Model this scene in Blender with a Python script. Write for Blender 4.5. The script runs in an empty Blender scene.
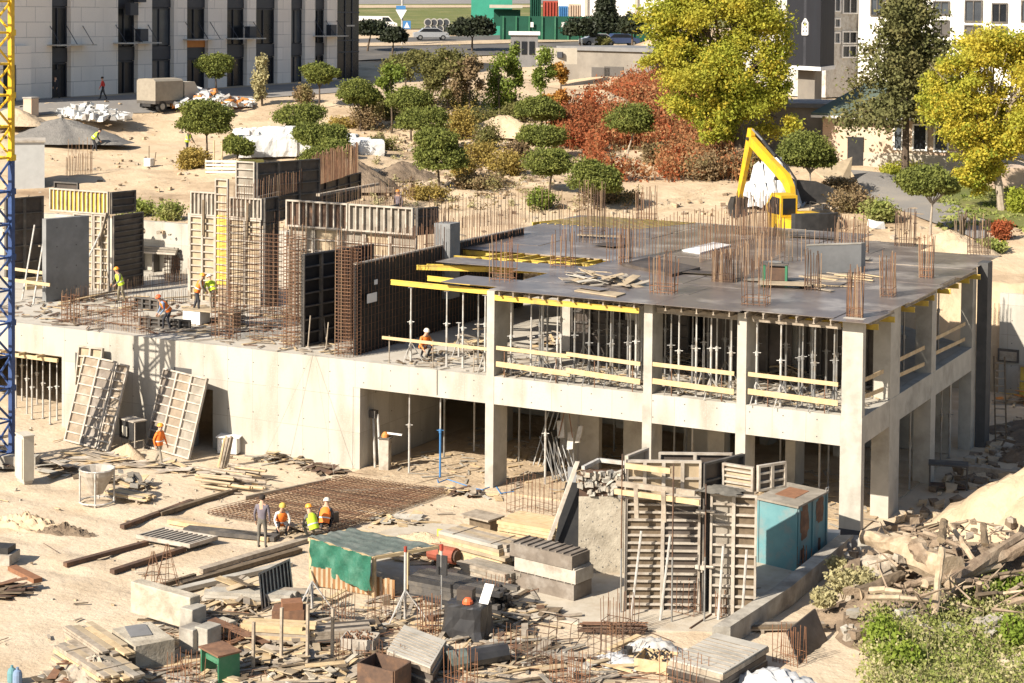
import bpy, math, random
import numpy as np
from mathutils import Vector, Matrix
random.seed(7); RNG = np.random.default_rng(7)
S = bpy.context.scene
COL = S.collection
R = math.radians
# ---------------------------------------------------------------- camera, sky, sun, exposure
CF, CPITCH, CROLL, CPY, CH, CYAW, CX, CY = 1850.0, 0.0378, 0.0089, 82.5, 18.2796, -0.4826, 19.4796, -62.0955
_fw = Vector((math.sin(CYAW)*math.cos(CPITCH), math.cos(CYAW)*math.cos(CPITCH), -math.sin(CPITCH)))
_rt = Vector((math.cos(CYAW), -math.sin(CYAW), 0)); _up = _rt.cross(_fw)
CR = math.cos(CROLL)*_rt + math.sin(CROLL)*_up; CU = -math.sin(CROLL)*_rt + math.cos(CROLL)*_up
CAMP = Vector((CX, CY, CH))
cd = bpy.data.cameras.new('camera'); cam = bpy.data.objects.new('camera', cd); COL.objects.link(cam)
cd.sensor_width = 36; cd.lens = CF/1024*36; cd.shift_y = (CPY-341.5)/1024
cd.clip_start = 1; cd.clip_end = 3000
mw = Matrix((CR, CU, -_fw)).transposed().to_4x4(); mw.translation = CAMP
cam.matrix_world = mw; S.camera = cam

SUN_DIR = Vector((0.375*math.cos(R(34)), 0.927*math.cos(R(34)), -math.sin(R(34)))).normalized()
w = bpy.data.worlds.new("World"); S.world = w; w.use_nodes = True
nt = w.node_tree; sky = nt.nodes.new('ShaderNodeTexSky'); sky.sky_type = 'NISHITA'; sky.sun_disc = False
sky.sun_elevation = R(34); sky.sun_rotation = math.atan2(-SUN_DIR.x, -SUN_DIR.y)
sky.air_density = 1.0; sky.dust_density = 1.2; sky.ozone_density = 1.0
bg = nt.nodes['Background']; bg.inputs['Strength'].default_value = 0.072
nt.links.new(sky.outputs[0], bg.inputs['Color'])
ld = bpy.data.lights.new('sun', 'SUN'); ld.energy = 4.9; ld.angle = R(0.5); ld.color = (1.0, 0.92, 0.81)
lo = bpy.data.objects.new('sun', ld); COL.objects.link(lo); lo.rotation_euler = SUN_DIR.to_track_quat('-Z', 'Y').to_euler()
lo.location = (-30, -60, 60)
S.view_settings.view_transform = 'Standard'; S.view_settings.look = 'None'
S.view_settings.exposure = 0.95; S.view_settings.gamma = 1
S.cycles.max_bounces = 6; S.cycles.diffuse_bounces = 3; S.cycles.transparent_max_bounces = 8
S.cycles.use_adaptive_sampling = True
try: S.cycles.use_denoising = True
except Exception: pass

# ---------------------------------------------------------------- where a pixel of the photo lies in the world
def ray(x, y): return _fw*CF + CR*(x-512) - CU*(y-CPY)
def at(x, y, z=0.0):
    d = ray(x, y); return CAMP + d*((z-CH)/d.z)
def atY(x, y, Y=0.0):
    d = ray(x, y); return CAMP + d*((Y-CY)/d.y)
def atX(x, y, X=0.0):
    d = ray(x, y); return CAMP + d*((X-CX)/d.x)
def V(*a): return Vector(a)
UX, UY, UZ = V(1,0,0), V(0,1,0), V(0,0,1)
_fh = Vector((math.sin(CYAW), math.cos(CYAW), 0))
def depth(X, Y): return (X-CX)*_fh.x + (Y-CY)*_fh.y
def lateral(X, Y): return (X-CX)*_rt.x + (Y-CY)*_rt.y
def smooth(a, b, x):
    t = min(1, max(0, (x-a)/(b-a))); return t*t*(3-2*t)
_ZD = [(60,4.5),(86,4.9),(92,5.6),(99,6.6),(110,7.5),(119,8.2),(130,8.9),(138,10.6),(142,11.4),(178,11.8),(220,14.7),(300,17.2),(450,23),(900,38)]
_HILLS = []    # (x, y, height, radius)
def zt(X, Y):
    d = depth(X, Y); z = _ZD[-1][1]; d = d+7*smooth(-25, -35, lateral(X, Y))*smooth(112, 126, d)*(1-smooth(150, 180, d))
    for (a, za), (b, zb) in zip(_ZD, _ZD[1:]):
        if d <= b:
            z = za + (zb-za)*max(0, (d-a)/(b-a)); break
    for hx, hy, hh, hr in _HILLS:
        q = ((X-hx)**2+(Y-hy)**2)/(hr*hr)
        if q < 6: z += hh*math.exp(-q*1.6)
    return z
def atT(x, y, dz=0.0):
    """the point of the upper ground seen at this pixel"""
    d = ray(x, y); d = d/(d.x*_fh.x+d.y*_fh.y); t = 84.0; prev = t
    while t < 900:
        p = CAMP + d*t
        if p.z <= zt(p.x, p.y)+dz:
            lo_, hi_ = prev, t
            for _ in range(18):
                m = (lo_+hi_)/2; p = CAMP+d*m
                if p.z <= zt(p.x, p.y)+dz: hi_ = m
                else: lo_ = m
            return CAMP+d*hi_
        prev = t; t += 0.7
    return CAMP+d*900
def ppm(p): return CF/((Vector(p)-CAMP).dot(_fw))      # pixels a metre covers there
def pix(P):
    d = Vector(P)-CAMP; w_ = d.dot(_fw); return 512+CF*d.dot(CR)/w_, CPY-CF*d.dot(CU)/w_

# ---------------------------------------------------------------- materials
MATS = {}
def mat(name, c1, c2=None, scale=1.5, rough=.85, bump=0.0, bscale=None, metal=0.0, spec=.3, stretch=(1,1,1), c3=None, s3=.35, lo=.35, hi=.65, trans=0.0):
    m = bpy.data.materials.new(name); m.use_nodes = True; MATS[name] = m
    n = m.node_tree.nodes; l = m.node_tree.links; b = n['Principled BSDF']
    b.inputs['Roughness'].default_value = rough; b.inputs['Metallic'].default_value = metal
    b.inputs['Specular IOR Level'].default_value = spec
    g = n.new('ShaderNodeNewGeometry'); mp = n.new('ShaderNodeMapping'); mp.inputs['Scale'].default_value = stretch
    l.new(g.outputs['Position'], mp.inputs['Vector'])
    def noise(s, det=5):
        t = n.new('ShaderNodeTexNoise'); t.inputs['Scale'].default_value = s; t.inputs['Detail'].default_value = det
        t.inputs['Roughness'].default_value = .62; l.new(mp.outputs[0], t.inputs['Vector']); return t
    def ramp(src, a, bb):
        r = n.new('ShaderNodeMapRange'); r.inputs[1].default_value = a; r.inputs[2].default_value = bb
        l.new(src, r.inputs[0]); return r.outputs[0]
    def mix(f, A, B):
        x = n.new('ShaderNodeMix'); x.data_type = 'RGBA'; l.new(f, x.inputs[0])
        for s_, i in ((A, 6), (B, 7)):
            if isinstance(s_, tuple): x.inputs[i].default_value = (*s_, 1)
            else: l.new(s_, x.inputs[i])
        return x.outputs[2]
    col = c1
    if c2 is not None: col = mix(ramp(noise(scale).outputs[0], lo, hi), c1, c2)
    if c3 is not None: col = mix(ramp(noise(s3, 7).outputs[0], .5, .68), col, c3)
    if isinstance(col, tuple): b.inputs['Base Color'].default_value = (*col, 1)
    else: l.new(col, b.inputs['Base Color'])
    if bump:
        bp = n.new('ShaderNodeBump'); bp.inputs['Strength'].default_value = 1.0; bp.inputs['Distance'].default_value = bump
        l.new(noise(bscale or scale*3, 6).outputs[0], bp.inputs['Height']); l.new(bp.outputs[0], b.inputs['Normal'])
    if trans:
        t = n.new('ShaderNodeBsdfTranslucent'); mx = n.new('ShaderNodeMixShader'); mx.inputs[0].default_value = trans
        if isinstance(col, tuple): t.inputs[0].default_value = (*col, 1)
        else: l.new(col, t.inputs[0])
        l.new(b.outputs[0], mx.inputs[1]); l.new(t.outputs[0], mx.inputs[2]); l.new(mx.outputs[0], n['Material Output'].inputs[0])
    return m
def brickmat(name, c1, c2, mortar, bw, bh, msize, rough=.85, axis='XZ', off=0.0, bump=.004, stain=None, nsc=1.2):
    """cast or clad surface in panels: world X (or Y) against world Z"""
    m = bpy.data.materials.new(name); m.use_nodes = True; MATS[name] = m
    n = m.node_tree.nodes; l = m.node_tree.links; b = n['Principled BSDF']; b.inputs['Roughness'].default_value = rough
    b.inputs['Specular IOR Level'].default_value = .25
    g = n.new('ShaderNodeNewGeometry'); sp = n.new('ShaderNodeSeparateXYZ'); l.new(g.outputs['Position'], sp.inputs[0])
    cb = n.new('ShaderNodeCombineXYZ')
    if axis == 'XZ+':
        ad = n.new('ShaderNodeMath'); ad.operation = 'ADD'; l.new(sp.outputs[0], ad.inputs[0]); l.new(sp.outputs[1], ad.inputs[1]); l.new(ad.outputs[0], cb.inputs[0])
    else: l.new(sp.outputs[0 if axis[0] == 'X' else 1], cb.inputs[0])
    l.new(sp.outputs[2], cb.inputs[1])
    t = n.new('ShaderNodeTexBrick'); t.offset = off; t.inputs['Scale'].default_value = 1
    t.inputs['Brick Width'].default_value = bw; t.inputs['Row Height'].default_value = bh; t.inputs['Mortar Size'].default_value = msize
    t.inputs['Color1'].default_value = (*c1,1); t.inputs['Color2'].default_value = (*c2,1); t.inputs['Mortar'].default_value = (*mortar,1)
    l.new(cb.outputs[0], t.inputs['Vector'])
    col = t.outputs[0]
    for s_, lo_, hi_, st, sc3 in ((nsc, .46, .72, stain or tuple(x*.72 for x in c1), (1,1,.35)), (14, .5, .75, tuple(x*.85 for x in c1), (1,1,1))):
        mp = n.new('ShaderNodeMapping'); mp.inputs['Scale'].default_value = sc3; l.new(g.outputs['Position'], mp.inputs[0])
        ns = n.new('ShaderNodeTexNoise'); ns.inputs['Scale'].default_value = s_; ns.inputs['Detail'].default_value = 7; l.new(mp.outputs[0], ns.inputs[0])
        r = n.new('ShaderNodeMapRange'); r.inputs[1].default_value = lo_; r.inputs[2].default_value = hi_; l.new(ns.outputs[0], r.inputs[0])
        x = n.new('ShaderNodeMix'); x.data_type = 'RGBA'; l.new(r.outputs[0], x.inputs[0]); l.new(col, x.inputs[6]); x.inputs[7].default_value = (*st, 1); col = x.outputs[2]
    l.new(col, b.inputs['Base Color'])
    bp = n.new('ShaderNodeBump'); bp.inputs['Distance'].default_value = bump; l.new(ns.outputs[0], bp.inputs['Height']); l.new(bp.outputs[0], b.inputs['Normal'])
    return m

brickmat('concrete_cast', (.475,.44,.375), (.405,.375,.315), (.28,.255,.21), 1.25, 1.45, .010, axis='XZ+', stain=(.31,.28,.225), nsc=1.1)
mat('concrete', (.45,.415,.35), (.37,.34,.285), 1.6, bump=.008, c3=(.28,.255,.21), s3=.7)
mat('steel_brown', (.20,.165,.13), (.145,.118,.092), 3, rough=.7, c3=(.27,.235,.195), s3=1.6)
mat('hut_grey', (.46,.46,.44), (.41,.41,.39), 2)
mat('rebar_tan', (.36,.24,.145), (.29,.19,.115), 5, rough=.85)
mat('sheet_grey', (.55,.545,.53), (.45,.445,.43), 2, rough=.55, bump=.04, bscale=3)
mat('concrete_grey', (.235,.235,.23), (.19,.19,.185), 1.3, bump=.004, c3=(.16,.16,.155), s3=.6)
mat('concrete_old', (.42,.385,.32), (.3,.27,.22), 2.2, bump=.02, c3=(.2,.175,.145), s3=.9)
mat('concrete_floor', (.47,.43,.36), (.43,.39,.32), 2.2, bump=.01, c3=(.37,.32,.25), s3=.9)
mat('screed', (.47,.415,.33), (.41,.355,.27), 2.2, bump=.01, c3=(.37,.30,.215), s3=.9)
mat('tie_hole', (.09,.085,.08))
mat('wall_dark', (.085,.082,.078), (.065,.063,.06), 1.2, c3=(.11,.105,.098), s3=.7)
mat('tar', (.045,.047,.052), (.07,.07,.075), 3, rough=.7)
mat('sand', (.56,.455,.325), (.50,.395,.27), .9, bump=.06, bscale=3.5, c3=(.44,.335,.22), s3=.28, rough=.95)
mat('sand_upper', (.55,.425,.28), (.47,.35,.22), .6, bump=.07, bscale=2.5, c3=(.27,.185,.11), s3=.16, rough=.95)
mat('sand_pale', (.50,.39,.26), (.43,.325,.21), .9, bump=.10, bscale=3.5, c3=(.33,.245,.155), s3=.5, rough=.95)
mat('soil', (.21,.155,.105), (.145,.105,.07), 1.4, bump=.1, bscale=4, c3=(.3,.225,.15), s3=.6, rough=.95)
mat('gravel', (.20,.185,.165), (.15,.14,.125), 4, bump=.06, bscale=9, rough=.95)
mat('rubble', (.42,.36,.28), (.27,.225,.17), 3, bump=.05, bscale=7, rough=.95)
mat('grass', (.155,.155,.045), (.105,.125,.033), .3, bump=.05, bscale=5, rough=.95, c3=(.22,.19,.08), s3=.1)
mat('asphalt', (.115,.105,.095), (.085,.08,.072), .5, rough=.9, bump=.01, c3=(.16,.14,.115), s3=.2)
mat('pavement', (.23,.215,.195), (.185,.17,.155), .6, rough=.9, bump=.01, c3=(.28,.25,.21), s3=.3)
mat('kerb', (.36,.335,.3), (.29,.27,.24), 2, rough=.9)
mat('ply_film', (.165,.135,.115), (.115,.095,.085), .9, rough=.33, spec=.55, c3=(.30,.265,.23), s3=.55)
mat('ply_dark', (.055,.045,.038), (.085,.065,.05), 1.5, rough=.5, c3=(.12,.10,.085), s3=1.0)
mat('ply_pale', (.43,.34,.225), (.34,.265,.17), 2.2, rough=.8, c3=(.27,.215,.145), s3=1.2)
mat('ply_grey', (.27,.235,.185), (.19,.165,.13), 1.8, rough=.85, c3=(.33,.29,.235), s3=1.2)
mat('timber', (.55,.42,.25), (.46,.33,.18), 4, rough=.8, c3=(.38,.28,.16), s3=2)
mat('timber_new', (.55,.42,.245), (.47,.345,.18), 4, rough=.8)
mat('block', (.47,.415,.32), (.36,.31,.235), 2.5, bump=.03, bscale=7, c3=(.27,.23,.17), s3=1.3)
mat('ply_weather', (.28,.22,.155), (.20,.155,.11), 2, rough=.9, c3=(.33,.285,.22), s3=1.5)
mat('timber_grey', (.38,.32,.245), (.27,.22,.165), 5, rough=.9, c3=(.18,.145,.105), s3=2.2)
mat('timber_dark', (.17,.125,.08), (.105,.078,.05), 5, rough=.9)
mat('log', (.27,.2,.135), (.17,.12,.08), 6, rough=.95, bump=.03, bscale=14, c3=(.38,.30,.21), s3=1.5)
mat('log_bare', (.46,.36,.245), (.33,.245,.155), 3, rough=.9, bump=.02, bscale=12, c3=(.22,.16,.1), s3=1.6)
mat('beam_yellow', (.66,.47,.075), (.54,.37,.065), 3, rough=.65, c3=(.38,.26,.08), s3=1.4)
mat('rust', (.20,.105,.06), (.135,.075,.047), 6, rough=.9, c3=(.27,.145,.08), s3=2.5)
mat('rust_dark', (.115,.07,.047), (.08,.052,.038), 6, rough=.9, c3=(.17,.095,.055), s3=2.5)
mat('rust_red', (.26,.125,.065), (.19,.092,.05), 5, rough=.9)
mat('steel', (.33,.325,.31), (.24,.235,.22), 4, rough=.5, metal=.55, c3=(.28,.235,.18), s3=2.5)
mat('steel_pale', (.52,.50,.46), (.41,.39,.35), 4, rough=.6, metal=.15, c3=(.33,.28,.22), s3=2.5)
mat('frame_grey', (.45,.40,.33), (.36,.315,.255), 4, rough=.8, c3=(.26,.21,.16), s3=1.8)
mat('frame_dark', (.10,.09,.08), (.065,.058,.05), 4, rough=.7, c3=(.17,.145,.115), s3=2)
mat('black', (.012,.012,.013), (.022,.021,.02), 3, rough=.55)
mat('plastic_black', (.028,.027,.028), (.045,.043,.042), 3, rough=.35, spec=.5)
mat('white_sheet', (.64,.635,.61), (.54,.535,.51), 2, rough=.6, bump=.05, bscale=2.5)
mat('white_paint', (.76,.74,.70), (.68,.66,.62), 2, rough=.6)
mat('cream', (.52,.47,.375), (.46,.415,.33), 3, rough=.55)
mat('crane_yellow', (.70,.45,.025), (.60,.37,.02), 3, rough=.45, c3=(.45,.28,.04), s3=1.5)
mat('crane_blue', (.045,.085,.21), (.035,.06,.15), 3, rough=.5)
mat('machine_yellow', (.66,.40,.018), (.56,.335,.016), 2, rough=.45, spec=.4, c3=(.42,.26,.04), s3=1.3)
mat('machine_dark', (.028,.027,.026), (.045,.042,.04), 3, rough=.5)
mat('teal', (.13,.27,.28), (.10,.225,.24), 1.5, rough=.65, c3=(.19,.235,.225), s3=1.6)
mat('tarp_green', (.035,.14,.09), (.025,.105,.068), 3, rough=.35, bump=.08, bscale=2.2, c3=(.08,.20,.14), s3=1.5)
mat('tarp_grey', (.13,.155,.135), (.09,.11,.095), 3, rough=.6, bump=.03, bscale=3, c3=(.2,.21,.18), s3=1.4)
mat('green_paint', (.04,.17,.085), (.03,.13,.065), 2, rough=.6, c3=(.08,.2,.12), s3=1)
mat('fence_green', (.012,.075,.045), (.010,.06,.036), .8, rough=.8)
mat('teal_wall', (.04,.27,.18), (.035,.23,.155), .8, rough=.7)
mat('blue', (.06,.2,.42), (.05,.16,.34), 3, rough=.5)
mat('red', (.36,.06,.035), (.29,.05,.03), 2, rough=.7)
mat('orange', (.60,.24,.06), (.52,.2,.05), 2, rough=.6)
mat('pipe_red', (.32,.085,.05), (.24,.07,.04), 4, rough=.7)
mat('skin', (.50,.30,.2)); mat('hair', (.03,.022,.017)); mat('vest_orange', (.85,.20,.03), rough=.7); mat('vest_lime', (.60,.82,.05), rough=.7)
mat('helmet_orange', (.85,.32,.04), rough=.4); mat('helmet_white', (.78,.7,.55), rough=.4); mat('helmet_red', (.65,.12,.04), rough=.4)
mat('cloth_dark', (.03,.03,.035), (.045,.045,.05), 5); mat('cloth_grey', (.16,.145,.12), (.12,.11,.09), 5); mat('cloth_mauve', (.17,.145,.165), (.13,.115,.13), 5)
mat('cloth_blue', (.2,.27,.38), (.16,.22,.32), 5); mat('cloth_red', (.5,.045,.035)); mat('cloth_white', (.6,.57,.53)); mat('cloth_khaki', (.25,.22,.15), (.2,.17,.11), 5)
mat('cloth_tan', (.30,.26,.20), (.25,.215,.165), 3, rough=.85)
mat('glass_dark', (.010,.012,.015), (.022,.024,.028), .4, rough=.25, spec=.25)
mat('glass_grey', (.07,.08,.09), (.045,.05,.058), .6, rough=.25, spec=.35)
mat('spandrel', (.045,.047,.056), (.038,.04,.048), 1, rough=.5)
brickmat('cladding', (.86,.78,.69), (.79,.715,.63), (.50,.45,.40), 2.6, 1.15, .035, axis='YZ', off=.37, stain=(.74,.67,.59), nsc=.5)
brickmat('cladding_dark', (.022,.022,.025), (.017,.017,.02), (.045,.045,.05), .55, 30, .03, axis='XZ+', rough=.85, stain=(.02,.021,.025))
mat('white_wall', (.78,.75,.69), (.72,.69,.63), .7, rough=.8)
mat('peach_wall', (.55,.38,.26), (.50,.42,.32), .35, rough=.9, c3=(.4,.3,.22), s3=1)
mat('plinth_wall', (.47,.42,.34), (.4,.355,.28), .8, rough=.9)
mat('roof_green', (.10,.125,.095), (.075,.095,.075), 1, rough=.8)
mat('roof_grey', (.21,.205,.2), (.16,.155,.15), .8, rough=.8)
mat('garage_wall', (.215,.19,.155), (.175,.155,.13), .7, rough=.9, c3=(.27,.24,.2), s3=.3)
mat('garage_door', (.105,.095,.085), (.09,.08,.07), 1, rough=.6)
mat('car_silver', (.48,.49,.5), rough=.3, metal=.5); mat('car_blue', (.035,.055,.12), rough=.3, spec=.6); mat('tyre', (.02,.02,.02), rough=.8)
mat('bark', (.12,.088,.06), (.08,.058,.042), 6, rough=.95, bump=.02, bscale=14); mat('bark_pale', (.36,.30,.23), (.27,.22,.165), 5, rough=.95)
mat('leaf_pine', (.22,.235,.06), (.15,.175,.045), 1.2, rough=.8, spec=.05, trans=.3); mat('leaf_pine_dark', (.135,.15,.042), (.10,.12,.034), 1.2, rough=.8, spec=.05, trans=.2)
mat('leaf_olive', (.22,.20,.07), (.15,.15,.052), .9, rough=.75, spec=.08, trans=.35)
mat('leaf_yellowgreen', (.42,.42,.06), (.28,.34,.05), .5, rough=.75, spec=.08, trans=.45, c3=(.52,.45,.07), s3=.25)
mat('leaf_gold', (.60,.48,.065), (.49,.45,.065), .6, rough=.75, spec=.08, trans=.45, c3=(.40,.41,.06), s3=.3)
mat('leaf_lime', (.23,.28,.045), (.16,.21,.035), .8, rough=.6, trans=.35)
mat('leaf_spruce', (.15,.145,.055), (.10,.105,.04), .8, rough=.8, spec=.08, trans=.15, c3=(.20,.17,.07), s3=.5)
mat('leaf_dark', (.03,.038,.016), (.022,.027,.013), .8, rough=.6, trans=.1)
mat('leaf_red', (.36,.12,.05), (.28,.10,.045), .7, rough=.8, spec=.1, trans=.35, c3=(.42,.10,.04), s3=.4)
mat('leaf_dry', (.42,.23,.105), (.34,.175,.08), .8, rough=.8, spec=.1, trans=.3, c3=(.38,.15,.065), s3=.4)
mat('leaf_brown', (.27,.19,.105), (.20,.145,.075), .9, rough=.85, spec=.1, trans=.25, c3=(.22,.20,.075), s3=.5)
mat('leaf_orange', (.46,.19,.04), (.38,.24,.05), 1, rough=.7, trans=.3)
mat('leaf_ochre', (.36,.26,.06), (.28,.21,.055), 1, rough=.7, trans=.3)
mat('weed', (.27,.31,.075), (.33,.32,.125), .9, rough=.85, spec=.05, trans=.35, c3=(.18,.25,.045), s3=.7)
mat('weed_bright', (.27,.32,.055), (.19,.26,.04), .9, rough=.8, spec=.08, trans=.35)
mat('weed_dry', (.46,.41,.22), (.37,.33,.165), 1, rough=.8, spec=.1, trans=.3)

# ---------------------------------------------------------------- mesh builder
class MB:
    def __init__(s): s.v = []; s.f = []; s.m = []; s.mats = []
    def _mi(s, m):
        if m not in s.mats: s.mats.append(m)
        return s.mats.index(m)
    def add(s, vs, fs, m):
        o = len(s.v); i = s._mi(m); s.v += [tuple(p) for p in vs]
        for f in fs: s.f.append([o+k for k in f]); s.m.append(i)
    def par(s, o, a, b, c, m):           # parallelepiped from a corner and three edges
        o, a, b, c = Vector(o), Vector(a), Vector(b), Vector(c)
        if a.cross(b).dot(c) < 0: a, b = b, a
        s.add([o, o+a, o+a+b, o+b, o+c, o+a+c, o+a+b+c, o+b+c],
              [(0,3,2,1),(4,5,6,7),(0,1,5,4),(1,2,6,5),(2,3,7,6),(3,0,4,7)], m)
    def box(s, x0, x1, y0, y1, z0, z1, m): s.par((x0,y0,z0), (x1-x0,0,0), (0,y1-y0,0), (0,0,z1-z0), m)
    def cbox(s, c, sx, sy, sz, m, rz=0.0):   # box standing on c, turned about z
        c = Vector(c); a = V(math.cos(rz), math.sin(rz), 0); b = V(-a.y, a.x, 0)
        s.par(c-a*sx/2-b*sy/2, a*sx, b*sy, UZ*sz, m)
    def bar(s, p, q, w_, h, m, up=UZ):
        p, q = Vector(p), Vector(q); d = q-p
        if d.length < 1e-6: return
        a = d.cross(up)
        if a.length < 1e-4: a = d.cross(UX)
        a.normalize(); b = a.cross(d).normalized()
        s.par(p-a*w_/2-b*h/2, a*w_, b*h, d, m)
    def tube(s, p, q, r, m, n=5, r2=None, cap=True):
        p, q = Vector(p), Vector(q); d = (q-p)
        if d.length < 1e-6: return
        d.normalize(); a = d.cross(UZ if abs(d.z) < .9 else UX).normalized(); b = d.cross(a); r2 = r if r2 is None else r2
        vs = []
        for c, rr in ((p, r), (q, r2)):
            for k in range(n):
                t = 2*math.pi*k/n; vs.append(c+(a*math.cos(t)+b*math.sin(t))*rr)
        fs = [(k, (k+1) % n, n+(k+1) % n, n+k) for k in range(n)]
        if cap: fs += [tuple(range(n-1, -1, -1)), tuple(range(n, 2*n))]
        s.add(vs, fs, m)
    def path(s, pts, r, m, n=5):
        for a, b in zip(pts, pts[1:]): s.tube(a, b, r, m, n)
    def lathe(s, c, prof, m, n=14):      # prof: (radius, z)
        c = Vector(c); vs = []; fs = []
        for r_, z_ in prof:
            for k in range(n):
                t = 2*math.pi*k/n; vs.append(c+V(r_*math.cos(t), r_*math.sin(t), z_))
        for i in range(len(prof)-1):
            for k in range(n):
                a = i*n+k; b = i*n+(k+1) % n; fs.append((a, b, b+n, a+n))
        fs.append(tuple(range(n-1, -1, -1))); fs.append(tuple((len(prof)-1)*n+k for k in range(n)))
        s.add(vs, fs, m)
    def prism(s, pts, z0, z1, m):        # plan polygon (x, y)
        n = len(pts); ar = sum(pts[i][0]*pts[(i+1) % n][1]-pts[(i+1) % n][0]*pts[i][1] for i in range(n))
        if ar < 0: pts = pts[::-1]
        vs = [(x, y, z0) for x, y in pts]+[(x, y, z1) for x, y in pts]
        fs = [tuple(range(n-1, -1, -1)), tuple(range(n, 2*n))]+[(i, (i+1) % n, n+(i+1) % n, n+i) for i in range(n)]
        s.add(vs, fs, m)
    def ext(s, pts, d, m):               # a flat outline of 3-D points pushed along d
        d = Vector(d); n = len(pts); pts = [Vector(p) for p in pts]
        nn = sum(((pts[i]-pts[0]).cross(pts[(i+1) % n]-pts[0]) for i in range(n)), Vector())
        if nn.dot(d) < 0: pts = pts[::-1]
        vs = pts+[p+d for p in pts]
        s.add(vs, [tuple(range(n-1, -1, -1)), tuple(range(n, 2*n))]+[(i, (i+1) % n, n+(i+1) % n, n+i) for i in range(n)], m)
    def blob(s, c, rx, ry, rz_, m, seg=10, ring=7, jit=0.0, rnd=None):
        c = Vector(c); vs = []; fs = []; rnd = rnd or random
        for i in range(ring+1):
            ph = math.pi*i/ring
            for k in range(seg):
                t = 2*math.pi*k/seg; j = 1+jit*(rnd.random()-.5)*2
                vs.append(c+V(rx*math.sin(ph)*math.cos(t)*j, ry*math.sin(ph)*math.sin(t)*j, -rz_*math.cos(ph)*j))
        for i in range(ring):
            for k in range(seg):
                a = i*seg+k; b = i*seg+(k+1) % seg; fs.append((a, b, b+seg, a+seg))
        s.add(vs, fs, m)
    def rock(s, c, r, m, sq=(1,1,.7)):
        """an angular lump: a box with every corner pushed about"""
        c = Vector(c); rz = random.random()*3.1
        a = V(math.cos(rz), math.sin(rz), random.uniform(-.25,.25)); b = V(-a.y, a.x, random.uniform(-.25,.25)); k = UZ
        vs = []
        for i, j, l_ in ((-1,-1,-1),(1,-1,-1),(1,1,-1),(-1,1,-1),(-1,-1,1),(1,-1,1),(1,1,1),(-1,1,1)):
            vs.append(c+(a*i*sq[0]+b*j*sq[1]+k*l_*sq[2])*r*random.uniform(.45,1.0))
        s.add(vs, [(0,3,2,1),(4,5,6,7),(0,1,5,4),(1,2,6,5),(2,3,7,6),(3,0,4,7)], m)
    def build(s, name, parent=None, loc=None, smooth=False):
        if loc is None: loc = parent.location if parent is not None else V(0,0,0)
        if parent is not None:
            pl = V(0,0,0); q = parent
            while q is not None: pl = pl+q.location; q = q.parent
            loc = pl; ol = V(0,0,0)
        else: ol = Vector(loc)
        loc = Vector(loc)
        me = bpy.data.meshes.new(name); me.from_pydata([(a-loc.x, b-loc.y, c-loc.z) for a, b, c in s.v], [], s.f)
        for m in s.mats: me.materials.append(MATS[m])
        me.polygons.foreach_set('material_index', s.m)
        if smooth: me.polygons.foreach_set('use_smooth', [True]*len(s.f))
        me.update(); o = bpy.data.objects.new(name, me); COL.objects.link(o); o.location = ol
        if parent is not None: o.parent = parent
        return o
def tag(o, label=None, cat=None, group=None, kind=None):
    for k, v in (('label', label), ('category', cat), ('group', group), ('kind', kind)):
        if v: o[k] = v
    return o
def thing(name, loc, label, cat, group=None):
    o = bpy.data.objects.new(name, None); COL.objects.link(o); o.location = loc; o.empty_display_size = .3
    return tag(o, label, cat, group)
def solo(name, mb, loc, label, cat, group=None, smooth=False):
    return tag(mb.build(name, None, loc, smooth), label, cat, group)
def setting(name, mb, smooth=False): return tag(mb.build(name, None, V(0,0,0), smooth), kind='structure')
def copy_tree(o, parent=None):
    c = o.copy(); COL.objects.link(c); c.parent = parent
    for ch in o.children: copy_tree(ch, c)
    return c
ORD = 'first second third fourth fifth sixth seventh eighth ninth tenth eleventh twelfth thirteenth fourteenth fifteenth sixteenth seventeenth eighteenth nineteenth twentieth'.split()
def U(a, b): return random.uniform(a, b)
# ================================================================ GROUND
def hill(px, py, h, r, zguess=8.0):
    p = at(px, py, zguess); _HILLS.append((p.x, p.y, h, r))
hill(700, 112, 4.6, 12, 8.5); hill(650, 122, 2.0, 8, 8.5);     # red mound in the middle
hill(500, 122, 1.2, 5, 9)
hill(290, 168, 1.3, 5, 8); hill(560, 160, .6, 7, 7.6); hill(850, 190, .5, 5, 7.3)
def lines(*segs):
    out = []
    for a, b, n in segs: out += list(np.linspace(a, b, n, endpoint=False))
    return out+[segs[-1][1]]
def noise2(x, y): 
    return (math.sin(x*.71+1.3*math.sin(y*.43))+math.sin(y*.93+1.7*math.sin(x*.37+2))+.6*math.sin(x*1.9+y*1.3)+.4*math.sin(3.1*x-2.3*y+1))/3.0
def gridmesh(name, xs, ys, zf, m, kind=True):
    nx, ny = len(xs), len(ys); vs = []
    for y in ys:
        for x in xs: vs.append(zf(x, y))
    fs = [(j*nx+i, j*nx+i+1, (j+1)*nx+i+1, (j+1)*nx+i) for j in range(ny-1) for i in range(nx-1)]
    b = MB(); b.add(vs, fs, m); return setting(name, b, True)
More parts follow.
